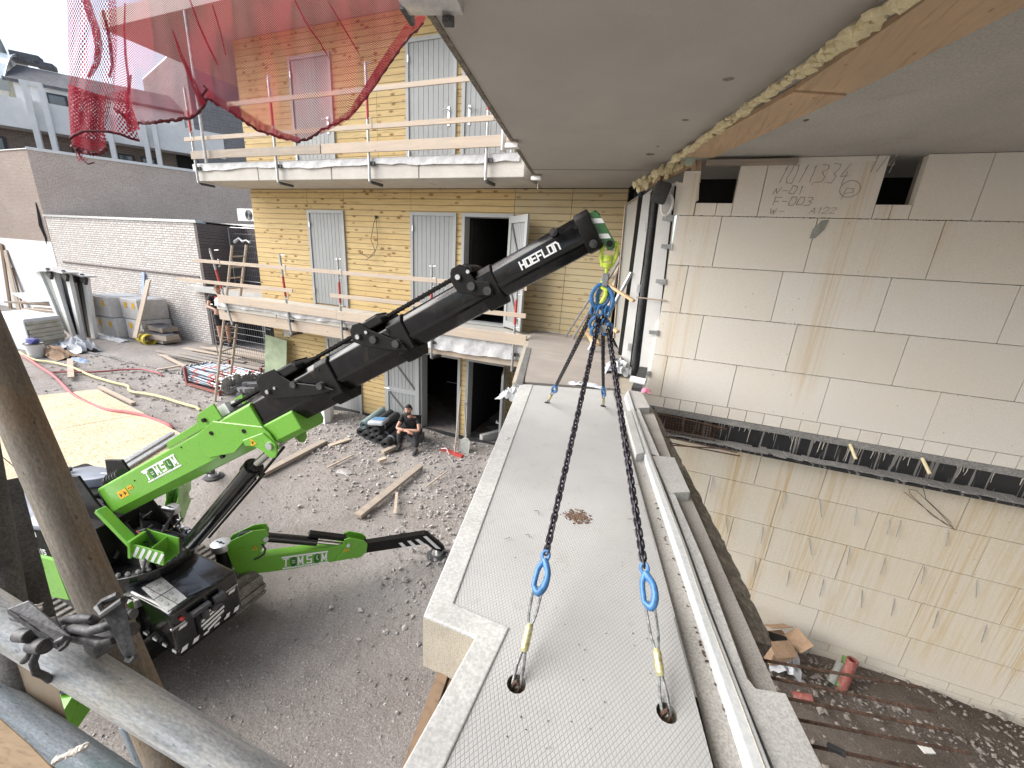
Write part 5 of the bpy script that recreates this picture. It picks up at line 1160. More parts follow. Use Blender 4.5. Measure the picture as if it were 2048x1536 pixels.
for (u0, u1, t, bt, w_, cb) in ((-.9, 0, .105, -.105, .075, .05), (-1.6, -.68, .108, -.128, .086, .06), (-2.3, -1.37, .11, -.178, .098, .08), (-3.4, -2.03, .112, -.225, .112, .1)):
    b = section(u0, u1, hexprof(t, bt, w_, .042, cb)); b.bev(.012, 2, 20); s_ = b.out('boom_section', m_boomb, CR, smooth=True)
    b = B()
    for sg in (-1, 1): b.prism([BP(u0 + .1, bt + cb + .015, sg * (w_ - .002)), BP(u1 - .03, bt + cb + .015, sg * (w_ - .002)), BP(u1 - .03, bt + cb + .035, sg * (w_ - .002)), BP(u0 + .1, bt + cb + .035, sg * (w_ - .002))], bw * sg * .006)
    for uu in (u1 - .08,): b.tube([BP(uu, .05, -w_ - .006), BP(uu, .05, w_ + .006)], .012, 8)
    b.out('wear_rail', m_blackm, s_)
b = section(-.075, .012, hexprof(.114, -.112, .081, .03, .04)); b.bev(.01, 2); b.out('boom_head', m_blackm, CR, smooth=True)
b = B()
for (u, v_) in ((-.03, -.075), (-.2, .085)): b.tube([BP(u, v_, -.093), BP(u, v_, .093)], .022, 12); b.tube([BP(u, v_, -.098), BP(u, v_, -.09)], .012, 10)
b.out('head_pin', m_rubber, CR, smooth=True)
# collars with chain guides
for (ax, pl, pins, blk) in ((-.70, [(-.86, .17), (-.84, .19), (-.78, .19), (-.745, .15), (-.735, .06), (-.66, .01), (-.665, -.07), (-.76, -.03), (-.87, .05), (-.88, .12)], [(-.82, .125), (-.77, .04), (-.69, -.03)], (-.85, -.72, .11, .175)),
                            (-1.40, [(-1.70, .17), (-1.66, .20), (-1.60, .19), (-1.56, .12), (-1.50, .06), (-1.38, -.06), (-1.36, -.13), (-1.50, -.06), (-1.66, .04), (-1.72, .10)], [(-1.655, .11), (-1.56, .045), (-1.42, -.05)], (-1.64, -1.44, .115, .18)),
                            (-2.08, [(-2.66, .20), (-2.58, .225), (-2.45, .21), (-2.42, .14), (-2.36, .06), (-2.12, -.07), (-2.05, -.13), (-2.2, -.11), (-2.5, -.01), (-2.66, .04), (-2.69, .10)], [(-2.60, .085), (-2.35, .04), (-2.14, -.06)], (-2.56, -2.26, .12, .19))):
    wv = {(-.70): .10, (-1.40): .115, (-2.08): .13}[ax]
    br = B()
    for sg in (-1, 1): br.prism([BP(u, v_, sg * wv) for u, v_ in pl], bw * sg * .012)
    br.bev(.004, 1); cb_ = br.out('collar_plate', m_blackm, CR)
    b = B(); u0, u1, v0, v1 = blk; b.prism([BP(u0, v0, -wv), BP(u1, v0, -wv), BP(u1, v1 - .03, -wv), BP(u1 - .03, v1, -wv), BP(u0, v1, -wv)], bw * wv * 2); b.bev(.01, 2)
    b.prism([BP(u0 + .04, v1 + .002, -wv * .5), BP(u1 - .05, v1 + .002, -wv * .5), BP(u1 - .05, v1 + .014, -wv * .5), BP(u0 + .04, v1 + .014, -wv * .5)], bw * wv)
    b.out('chain_guide', m_blackm, CR)
    b = B()
    for i, (u, v_) in enumerate(pins): b.tube([BP(u, v_, -wv - .028), BP(u, v_, wv + .028)], .026 if i else .02, 12)
    b.out('pin', m_rubber, cb_, smooth=True)
    b = B(); u, v_ = pins[0]; b.tube([BP(u, v_, -wv - .032), BP(u, v_, -wv - .027)], .016, 10)
    b.tube([BP(pins[0][0] + .07, pins[0][1] + .0, -wv - .02), BP(pins[0][0] + .07, pins[0][1], -wv)], .012, 8)
    b.out('pin_cap', m_alu, cb_)
    u_e = max(p[0] for p in pl); bt = {-.70: -.138, -1.40: -.19, -2.08: -.238}[ax]
    b = section(u_e - .10, u_e + .035, hexprof(.112, bt - .004, wv - .016, .035, .07)); b.bev(.006, 1); b.out('collar', m_blackm, CR)
for (ua, ub, n_) in ((-3.25, -2.62, 1), (-2.42, -1.68, 1), (-1.5, -.86, 1)):
    b = B()
    for wo in (-.03, -.012, .006): b.tube([BP(ua, .155, wo), BP(ub, .15, wo)], .0085, 5)
    k = int((ub - ua) / .022)
    for i in range(k): u = ua + (ub - ua) * (i + .5) / k; b.tube([BP(u, .15, -.046), BP(u, .15, .024)], .0125 if i % 2 else .010, 6)
    b.out('leaf_chain', m_blackm, CR)
# green base section
b = section(-5.26, -2.86, hexprof(.085, -.255, .135, .015, .075)); b.bev(.008, 2); gb = b.out('boom_base', m_green, CR)
b = B()
for sg in (-1, 1):
    o_ = [(uvp(x, y, -.14)) for x, y in ((398, 866), (427, 842), (525, 853), (541, 868), (560, 896), (549, 907), (530, 893), (489, 884), (470, 905), (420, 915), (396, 905))]
    b.prism([BP(u, v_, sg * .1355) for u, v_ in o_], bw * sg * .012)
b.bev(.004, 1); b.out('side_plate', m_green, gb)
b = section(-2.95, -2.52, hexprof(-.115, -.31, .125, .01, .04)); b.bev(.006, 1); b.out('front_cradle', m_green, gb)
b = B()
for sg in (-1, 1): b.prism([BP(u, v_, sg * .149) for u, v_ in ((-3.09, -.15), (-2.86, -.17), (-2.80, -.30), (-2.83, -.36), (-2.88, -.39), (-2.93, -.37), (-2.96, -.30), (-3.02, -.23), (-3.1, -.2))], bw * sg * .014)
b.bev(.004, 1); b.out('cylinder_ear', m_green, gb)
b = B(); b.tube([BP(-2.855, -.285, -.18), BP(-2.855, -.285, .18)], .03, 14); b.out('cylinder_pin', m_alu, gb, smooth=True)
b = B()
for sg in (-1, 1): b.prism([BP(u, v_, sg * .1355) for u, v_ in ((-4.0, .085), (-3.95, .14), (-3.5, .15), (-3.42, .21), (-3.2, .22), (-3.2, .085))], bw * sg * -.014)
b.bev(.003, 1); b.out('top_rail', m_green, gb)
b = B(); b.prism([BP(-3.28, .1, -.08), BP(-3.16, .1, -.08), BP(-3.16, .19, -.08), BP(-3.28, .19, -.08)], bw * .05); b.prism([BP(-3.26, .1, .02), BP(-3.18, .1, .02), BP(-3.18, .19, .02), BP(-3.26, .19, .02)], bw * .05); b.out('anchor_block', m_white_m, gb)
for (u, v_) in ((-3.38, .14), (-3.38, .02), (-3.04, -.09), (-4.65, -.02), (-3.82, .04), (-3.42, -.19)):
    b = B(); r_ = .018 if u > -3.45 else .007; b.tube([BP(u, v_, -.155 if u > -3.45 else -.14), BP(u, v_, -.13)], r_, 12); b.out('bolt', m_blackm, gb)
b = B(); b.prism([BP(-2.93, -.135, -.125), BP(-2.81, -.24, -.125), BP(-2.80, -.225, -.125), BP(-2.915, -.12, -.125)], bw * .25); b.out('work_light', m_blackm, CR)
# emblems
def emblem(o, ux, uy, L, h, par):
    ux, uy = V(ux).normalized(), V(uy).normalized(); nr = ux.cross(uy); b = B(); e = .0018
    for y0, y1, x0, x1 in ((.88, 1.0, 0, .98), (0, .12, .02, 1.0)): b.prism([o + ux * L * x + uy * h * y for x, y in ((x0, y0), (x1, y0), (x1, y1), (x0, y1))], nr * e)
    gw, st = .092 * L, .031 * L
    gh = h * .6; y0 = h * .2
    def gl(ch, x): write(ch, o + ux * (L * x) + uy * (y0 + st * .4), ux, uy, gh - st * .4, gw, st, bld=b, th=e)
    gl('T', .045); gl('M', .345); gl('S', .53); gl('M', .855)
    for x in (.045, ): b.prism([o + ux * L * a + uy * (y0 + c_) for a, c_ in ((x + .012, -.002), (x + .066, -.002), (x + .066, st * .5), (x + .012, st * .5))], nr * (e + .0003))
    for x in (.345, .845):
        for dx in (-.015, .09): b.prism([o + ux * L * a + uy * (y0 + c_) for a, c_ in ((x + dx, -.002), (x + dx + .04, -.002), (x + dx + .04, st * .5), (x + dx, st * .5))], nr * (e + .0004))
    ob = b.out('lettering', m_white, par)
    b = B()
    for x in (.245, .745): c_ = o + ux * L * x + uy * h * .5; b.prism([c_ + ux * math.cos(a) * L * .072 + uy * math.sin(a) * h * .4 for a in [k * .3142 for k in range(20)]], nr * (e + .0006))
    b.out('round_emblem', m_green_dk, ob)
    b = B(); c_ = o + ux * L * .245 + uy * h * .5
    for q in (-.12, .04): b.prism([c_ + ux * L * a + uy * h * (q + k) for a, k in ((-.035, 0), (.035, 0), (.035, .09), (-.035, .09))], nr * (e + .0012))
    c_ = o + ux * L * .745 + uy * h * .5; b.prism([c_ + ux * L * a + uy * h * k for a, k in ((-.01, .28), (.008, .28), (0.002, 0), (.035, -.1), (.03, -.16), (-.02, -.05))], nr * (e + .0012))
    b.out('emblem_mark', M('emblem_mark%d' % random.randint(0, 10 ** 6), (.45, .55, .35), .5), ob)
    b = B(); 
    for k in range(11): b.prism([o + ux * L * (.2 + .055 * k + a) + uy * h * (.035 + c) for a, c in ((0, 0), (.018, 0), (.018, .05), (0, .05))], nr * (e + .0006))
    b.out('small_print', m_green_dk, ob)
emblem(BP(-4.49, -.10, -.1365), bu, bv, .545, .125, gb)
def warn(o, ux, uy, s_, par, n_=1):
    nr = V(ux).cross(V(uy)).normalized(); b = B()
    for k in range(n_): q = o + ux * s_ * .9 * k; b.prism([q - ux * s_ * .5 - uy * s_ * .45, q + ux * s_ * .5 - uy * s_ * .45, q + ux * s_ * .5 + uy * s_ * .45, q - ux * s_ * .5 + uy * s_ * .45] if n_ > 1 else [q - ux * s_ * .55 - uy * s_ * .4, q + ux * s_ * .55 - uy * s_ * .4, q + uy * s_ * .6], nr * .002)
    w_ = b.out('warning_label', m_yel, par); b = B()
    for k in range(n_):
        q = o + ux * s_ * .9 * k + nr * .002; b.torus(q - uy * s_ * .02, ux, uy, s_ * .28, s_ * .28, s_ * .03, 3, 4); b.prism([q + ux * s_ * a + uy * s_ * c for a, c in ((-.1, -.15), (.12, -.12), (.05, .12), (-.08, .05))], nr * .001)
    b.out('warning_mark', m_blackm, w_)
warn(BP(-4.96, -.075, -.1365), bu, bv, .085, gb, 2); warn(BP(-4.79, -.055, -.1365), bu, bv, .045, gb, 2); warn(BP(-3.0, -.2, -.164), bu, bv, .06, gb)
b = write('HOEFLO', BP(-.452, -.012, -.0755), bu, bv, .044, .026, .0095, .42, th=.0015); o_end = BP(-.452 + 6 * .026 * 1.42, -.012, -.0755)
write('N', o_end, bu, bv, .044, .026, .0095, .42, bld=b); b.out('lettering', m_white, CR)
# hook block at the tip
JH = B(); jp = [(-.005, .078), (.03, .09), (.056, .07), (.066, .0), (.072, -.07), (.078, -.11), (.068, -.138), (.045, -.148), (.024, -.135), (.012, -.07), (.0, .0)]
for sg in (-1, 1): JH.prism([BP(u, v_, sg * .028) for u, v_ in jp], bw * sg * .012)
JH.bev(.003, 1); jh = JH.out('hook_carrier', m_green_dk, CR)
b = B()
for k in (.045, -.045):
    b.prism([BP(.0, k + .015, -.0415), BP(.062, k - .015, -.0415), BP(.066, k - .045, -.0415), BP(.004, k - .015, -.0415)], bw * -.0018)
b.out('hazard_stripe', m_white, jh)
b = B(); b.prism([BP(.01, .09, -.03), BP(.05, .085, -.03), BP(.062, .06, -.03), BP(.01, .07, -.03)], bw * .06); b.tube([BP(.048, -.112, -.05), BP(.048, -.112, .05)], .018, 10); b.out('carrier_pin', m_blackm, jh)
SW = thing('swivel_hook', atY(1216, 500, Yh), 'lime green swivel hook with safety latch hanging from the boom tip', 'hook')
q0, q1, q2, q3 = atY(1221, 487, Yh), atY(1216, 515, Yh), atY(1214, 540, Yh), atY(1209, 598, Yh)
ux = V((1, .3, 0)).normalized(); b = B()
hw = .042
b.tube([q0 + ux * .034 + V((0, 0, .012)), q0 + ux * hw + V((0, 0, -.03)), q1 + ux * hw, q1 + ux * .026 + V((0, 0, -.045)), q2 + ux * .008 + V((0, 0, .02))], .011, 8); b.tube([q0 - ux * .034 + V((0, 0, .012)), q0 - ux * hw + V((0, 0, -.03)), q1 - ux * hw, q1 - ux * .026 + V((0, 0, -.045)), q2 - ux * .008 + V((0, 0, .02))], .011, 8)
b.tube([q0 - ux * .04, q0 + ux * .04], .014, 8)
b.out('shackle', m_lime, SW, smooth=True)
b = B(); b.tube([q1 + V((0, 0, .012)), q1 + V((0, 0, -.022))], .026, 12); b.tube([q1 + V((0, 0, -.03)), q1 + V((0, 0, -.055))], [.03, .022], 12); b.tube([q1 + V((0, 0, -.05)), q2 + V((0, 0, -.03))], .010, 8); b.out('swivel', m_lime, SW, smooth=True)
b = B(); b.box(q2 + V((0, 0, -.055)), (.034, .03, .075)); b.bev(.004, 1); b.out('latch', m_clamp_l, SW)
b = B(); q4 = q2 + V((0, 0, -.09))
b.tube([q4 + V((-.02, 0, .03)), q4 + V((-.016, 0, -.01)), q4 + V((.008, 0, -.02)), q4 + V((.01, 0, -.05)), q4 + V((-.004, 0, -.085)), q4 + V((-.016, 0, -.10))], [.009, .012, .014, .013, .011, .007], 8); b.out('hook', m_lime, SW, smooth=True)
# lift cylinder
Cb, Cm, Ct = BP(-4.70, -.80, 0), BP(-3.36, -.385, 0), BP(-2.86, -.285, 0)
cdir = (Ct - Cb).normalized()
b = B(); b.tube([Cb, Cm], .072, 20); b.tube([Cm - cdir * .08, Cm], .082, 20); b.tube([Cm, Cm + cdir * .02], .06, 16); b.out('lift_cylinder', m_black, CR, smooth=True)
b = B(); b.tube([Cm, Ct], .035, 16); b.out('piston_rod', m_chrome, CR, smooth=True)
b = B()
for k in (-1, 1): b.tube([Cb + bw * k * .05 - bv * .09 + cdir * .2, Cm + bw * k * .045 - bv * .10], .012, 6); 
b.tube([Cm + bv * -.10, Ct - bv * .06 - bw * .06], .012, 6); b.out('hydraulic_pipe', m_blackm, CR)
# tower (two black cheeks) and turntable
zt_ = -3.14
b = B()
for sg in (-1, 1):
    pts = [(-.62, -2.30), (-.36, -2.25), (-.20, -2.5), (.36, -3.12), (.30, -3.16), (-.30, -3.16), (-.66, -2.6)]
    b.prism([cc + dd * s_ + V((0, 0, z_)) + bw * sg * .17 for s_, z_ in pts], bw * sg * .022)
b.bev(.004, 1); b.out('tower', m_blackm, CR)
b = B(); b.prism([cc + dd * s_ + V((0, 0, z_)) - bw * .15 for s_, z_ in ((-.30, -3.16), (.38, -3.16), (.30, -3.0), (-.2, -2.85))], bw * .3); b.out('slew_base', m_black, CR)
b = B(); c0 = cc + V((0, 0, zt_ - .05)); b.tube([c0 + V((0, 0, -.14)), c0 + V((0, 0, .03))], .42, 40); b.bev(.01, 2); b.out('turntable', m_black, CR, smooth=True)
b = B()
for k in range(30): a = k * math.pi / 15; p = c0 + V((math.cos(a) * .375, math.sin(a) * .375, .03)); b.tube([p, p + V((0, 0, .022))], .021, 6); b.tube([p + V((0, 0, .02)), p + V((0, 0, .034))], .011, 6)
b.out('ring_bolt', m_alu, CR, smooth=True)
p = atZ(292, 1130, zt_ + .03); b = B(); b.tube([p, p + V((0, 0, .08))], .04, 10); b.tube([p + V((0, 0, .05)), p + V((0, 0, .1))], .022, 8); b.out('slew_motor', m_alu, CR, smooth=True)
# green link arm and carrier on the near side of the tower
b = B(); a0, a1 = atP(200, 1018, cc - nn_ * .26, nn_), atP(272, 1092, cc - nn_ * .26, nn_); b.beam(a0, a1, .05, .085, up=bw); b.bev(.006, 1); lk = b.out('link_arm', m_green, CR)
b = B()
for k in (.08, .2, .28): q = a0.lerp(a1, k) - bw * .03; b.prism([q + (a1 - a0).normalized() * x + V((0, 0, z_)) for x, z_ in ((-.03, -.03), (.01, -.03), (.04, .03), (0, .03))], bw * -.002)
b.out('hazard_stripe', m_white, lk)
b = B(); p = atP(308, 1095, cc - nn_ * .2, nn_); ro = Matrix.Rotation(.3, 3, 'Z') @ Matrix.Rotation(.2, 3, 'Y')
b.box(p + ro @ V((0, .09, 0)), (.34, .012, .20), ro); b.box(p + ro @ V((0, -.07, -.02)), (.34, .012, .16), ro); b.box(p + ro @ V((-.15, 0, 0)), (.03, .2, .2), ro); b.box(p + ro @ V((0.02, 0, -.09)), (.3, .16, .012), ro); b.box(p + ro @ V((.05, .01, 0)), (.012, .16, .16), ro)
b.bev(.004, 1); hk = b.out('hose_carrier', m_green, CR)
b = B()
for k in range(5): b.box(p + ro @ V((-.10 + .06 * k, -.078, -.02)), (.028, .003, .14), ro @ Matrix.Rotation(.35, 3, 'Y'))
b.out('hazard_stripe', m_white, hk)
# hydraulic clutter: hoses, fittings
random.seed(21)
for i in range(16):
    a0 = cc + V((random.uniform(-.35, .35), random.uniform(-.2, .25), random.uniform(-3.05, -2.75))); a1 = cc + V((random.uniform(-.1, .6), random.uniform(-.3, .3), random.uniform(-3.1, -2.9)))
    mid = (a0 + a1) / 2 + V((random.uniform(-.15, .15), random.uniform(-.15, .15), random.uniform(-.05, .2))); b = B(); b.tube([a0, a0.lerp(mid, .6), mid, mid.lerp(a1, .5), a1], random.uniform(.010, .017), 6); b.out('hydraulic_hose', m_rubber, CR, smooth=True)
b = B()
for i in range(26):
    p = cc + V((random.uniform(.0, .55), random.uniform(-.28, .3), random.uniform(-3.06, -2.86))); b.tube([p, p + V((random.uniform(-.04, .04), random.uniform(-.04, .04), random.uniform(-.03, .03)))], .011, 6)
b.out('fitting', m_chrome, CR, smooth=True)
p = atP(275, 1062, cc - nn_ * .1, nn_); b = B(); b.tube([p, p + V((.07, 0, -.01))], .014, 6); b.out('red_lever', m_red, CR)
b = B(); h0 = BP(-5.28, .0, -.02)
b.tube([BP(-5.05, .12, 0), BP(-5.3, .13, 0), BP(-5.48, .0, .0), BP(-5.5, -.2, -.02), BP(-5.38, -.36, -.05)], .045, 10)
for k in range(20): t = k / 19; pts = [BP(-5.05, .12, 0), BP(-5.3, .13, 0), BP(-5.48, .0, .0), BP(-5.5, -.2, -.02), BP(-5.38, -.36, -.05)]; i = min(3, int(t * 4)); f = t * 4 - i; q = pts[i].lerp(pts[i + 1], f); dq = (pts[i + 1] - pts[i]).normalized(); b.tube([q - dq * .006, q + dq * .006], .054, 10)
b.out('hose_bundle', m_rubber, CR, smooth=True)
# chassis body and front hood
def rbox(name, x0, x1, y0, y1, z0, z1, m, par, bv_=.03, seg=3, taper=0):
    b = B(); b.hexa([(x0, y0 + taper, z0), (x1 - taper, y0 + taper, z0), (x1 - taper, y1 - taper, z0), (x0, y1 - taper, z0), (x0, y0, z1), (x1, y0, z1), (x1, y1, z1), (x0, y1, z1)]); b.bev(bv_, seg); return b.out(name, m, par, smooth=True)
rbox('chassis', -6.1, -3.95, 1.62, 2.20, -3.95, -3.36, m_black, CR, .03)
hd = rbox('hood', -4.44, -3.78, 1.56, 2.19, -3.78, -3.27, m_black, CR, .045, 4)
rbox('hood_grille', -3.79, -3.74, 1.74, 2.00, -3.7, -3.40, m_blackm, hd, .02)
b = B(); b.bb(-4.42, -3.83, 1.66, 1.665, -3.3, -3.262); b.out('hood_split', m_blackm, hd)
def top_px(pts, z_, th_, m, name, par): b = B(); b.prism([atZ(x, y, z_) for x, y in pts], (0, 0, th_)); return b.out(name, m, par)
pl_ = top_px([(283, 1176), (323, 1154), (374, 1196), (334, 1224)], -3.268, .004, m_alu, 'instruction_plate', hd)
b = B()
q00, q10, q11, q01 = [atZ(x, y, -3.263) for x, y in ((283, 1176), (323, 1154), (374, 1196), (334, 1224))]
L2 = lambda u, v_: q00.lerp(q10, u).lerp(q01.lerp(q11, u), v_)
for v0, v1 in ((.49, .51),): b.prism([L2(0, v0), L2(1, v0), L2(1, v1), L2(0, v1)], (0, 0, .001))
for (u, v_) in ((.3, .08), (.55, .10), (.75, .12), (.2, .25), (.45, .3), (.2, .6), (.45, .62), (.72, .6), (.25, .8), (.6, .82), (.8, .35)):
    b.torus(L2(u, v_), (1, 0, 0), (0, 1, 0), .018, .011, .0012, 10, 4); b.tube([L2(u - .05, v_ + .05), L2(u + .08, v_ + .05)], .0015, 4); b.tube([L2(u - .05, v_ + .08), L2(u + .05, v_ + .08)], .001, 4)
b.out('diagram', m_blackm, pl_)
top_px([(348, 1166), (393, 1148), (422, 1172), (372, 1196)], -3.267, .006, m_black, 'hood_hatch', hd)
# hazard stripes round the hood, front disc
b = B()
for k, y_ in enumerate((1.60, 1.70, 1.80, 1.90, 2.0, 2.10)):
    if k in (0, 1, 2, 3, 4, 5): b.prism([(-3.777 , y_ - .02, -3.745), (-3.777, y_ + .03, -3.745), (-3.777, y_ + .05, -3.70), (-3.777, y_, -3.70)], (.003, 0, 0))
for y_ in (1.62, 2.08): b.prism([(-3.777, y_ - .02, -3.49), (-3.777, y_ + .045, -3.49), (-3.777, y_ + .06, -3.46), (-3.777, y_ - .005, -3.46)], (.003, 0, 0))
b.out('hazard_stripe', m_white, hd)
b = B()
for x_ in (-4.3, -4.15, -4.0, -3.85): b.prism([(x_ - .02, 1.5575, -3.745), (x_ + .04, 1.5575, -3.745), (x_ + .055, 1.5575, -3.71), (x_ - .005, 1.5575, -3.71)], (0, -.003, 0))
b.out('hazard_stripe', m_white, hd)
dcf = B(); dc = V((-3.735, 1.87, -3.56)); dcf.tube([dc + V((-.06, 0, 0)), dc], .125, 24); df = dcf.out('front_disc', m_black, hd, smooth=False)
b = B()
for k in range(-2, 3):
    z_ = dc.z + k * .046; hh = math.sqrt(max(.002, .112 ** 2 - (k * .046) ** 2)); b.prism([(-3.734, dc.y - hh, z_ - .012 - .02), (-3.734, dc.y + hh, z_ - .012 + .02), (-3.734, dc.y + hh, z_ + .012 + .02), (-3.734, dc.y - hh, z_ + .012 - .02)], (.004, 0, 0))
b.out('hazard_stripe', m_white, df)
b = B(); b.bb(-3.75, -3.70, 1.70, 1.86, -3.40, -3.36); b.bb(-3.75, -3.70, 1.9, 2.0, -3.44, -3.36); b.bb(-3.73, -3.68, 1.78, 1.82, -3.5, -3.4); b.bb(-3.73, -3.68, 1.86, 1.95, -3.47, -3.43); b.out('coupling', m_clamp, hd)
b = B(); b.tube([(-3.775, 1.635, -3.375), (-3.745, 1.635, -3.375)], .017, 8); b.out('emergency_stop', M('stop_red', (.5, .05, .04), .4), hd)
for y_ in (1.6, 2.1): b = B(); b.bb(-3.78, -3.765, y_ - .06, y_ + .06, -3.44, -3.42); b.out('lamp', m_chrome, hd)
rbox('front_skirt', -4.3, -3.84, 1.6, 2.15, -3.86, -3.77, m_blackm, CR, .02)
# rear engine covers
def cover_px(pts, z_, th_, m, name): b = B(); b.prism([atZ(x, y, z_) for x, y in pts], (0, 0, -th_)); b.bev(.02, 2); return b.out(name, m, CR, smooth=True)
cover_px([(120, 945), (145, 936), (185, 930), (238, 938), (236, 950), (205, 955), (190, 958), (150, 962), (138, 962)], -2.62, .30, m_cover, 'engine_cover')
cover_px([(14, 1000), (40, 985), (66, 985), (110, 1000), (150, 1060), (60, 1050), (30, 1040)], -2.66, .06, m_cover, 'rear_cover')
rc = B(); A_ = atZ(30, 1040, -2.72); C_ = atZ(160, 1075, -2.72); rc.prism([A_, C_, C_ + V((0, 0, -.45)), A_ + V((0, 0, -.45))], (C_ - A_).cross(V((0, 0, 1))).normalized() * -.5); rc.bev(.01, 1); rc = rc.out('rear_panel', m_blackm, CR)
ux = (C_ - A_).normalized(); nr = ux.cross(V((0, 0, 1))).normalized()
b = write('884608', atZ(33, 1052, -2.72) + nr * .004 + V((0, 0, -.06)), ux, V((0, 0, 1)), .05, .03, .009, .45); write('3871315', atZ(42, 1070, -2.72) + nr * .004 + V((0, 0, -.15)), ux, V((0, 0, 1)), .05, .03, .009, .45, bld=b); b.out('phone_number', m_white, rc)
for (px, py) in ((210, 948), (42, 1022)):
    p = atZ(px, py, -2.62); b = B(); b.box(p, (.10, .03, .02), Matrix.Rotation(.4, 3, 'Z')); b.out('latch', m_alu, CR)
for (px, py) in ((137, 942), (16, 997)):
    p = atZ(px, py, -2.60); b = B(); b.tube([p, p + V((0, 0, .04))], .035, 10); b.out('filler_cap', m_rubber, CR, smooth=True)
rbox('counterweight', -6.5, -5.5, 1.55, 2.25, -3.2, -2.72, m_blackm, CR, .05)
# tracks
def track(y0, y1, lift, nm):
    x0, x1, r_ = -6.05, -4.05, .19; zc_ = GZ + .19 + lift; pts = []
    for k in range(13): a = -math.pi / 2 + math.pi * k / 12; pts.append((x1 - r_ + math.cos(a) * r_, zc_ + math.sin(a) * r_))
    for k in range(13): a = math.pi / 2 + math.pi * k / 12; pts.append((x0 + r_ + math.cos(a) * r_, zc_ + math.sin(a) * r_))
    b = B(); b.prism([(x, y0, z_) for x, z_ in pts], (0, y1 - y0, 0)); t = b.out('track', m_track, CR)
    b = B(); m_ = len(pts); per = []
    for i in range(m_): per.append((V((*pts[i], 0)), V((*pts[(i + 1) % m_], 0))))
    tot = sum((q - p).length for p, q in per); nl = 42
    for k in range(nl):
        s_ = tot * k / nl
        for p, q in per:
            l = (q - p).length
            if s_ <= l: break
            s_ -= l
        c_ = p.lerp(q, s_ / l); d_ = (q - p).normalized(); nr_ = V((d_.y, -d_.x, 0)); x, z_ = c_.x + nr_.x * .012, c_.y + nr_.y * .012
        M3 = Matrix(((d_.x, 0, nr_.x), (0, 1, 0), (d_.y, 0, nr_.y))); b.box((x, (y0 + y1) / 2, z_), (.05, y1 - y0, .035), M3)
    b.out('track_pad', m_track, t)
    b = B()
    for k in range(5): x = x0 + .25 + k * (x1 - x0 - .5) / 4; b.tube([(x, y0 - .01, zc_ - .03), (x, y1 + .01, zc_ - .03)], .10, 14)
    b.out('road_wheel', m_blackm, t)
track(2.30, 2.62, .14, 'right'); track(1.12, 1.44, .14, 'left')
b = B(); b.bb(-5.9, -4.2, 1.4, 2.35, GZ + .30, GZ + .42); b.out('track_beam', m_blackm, CR)
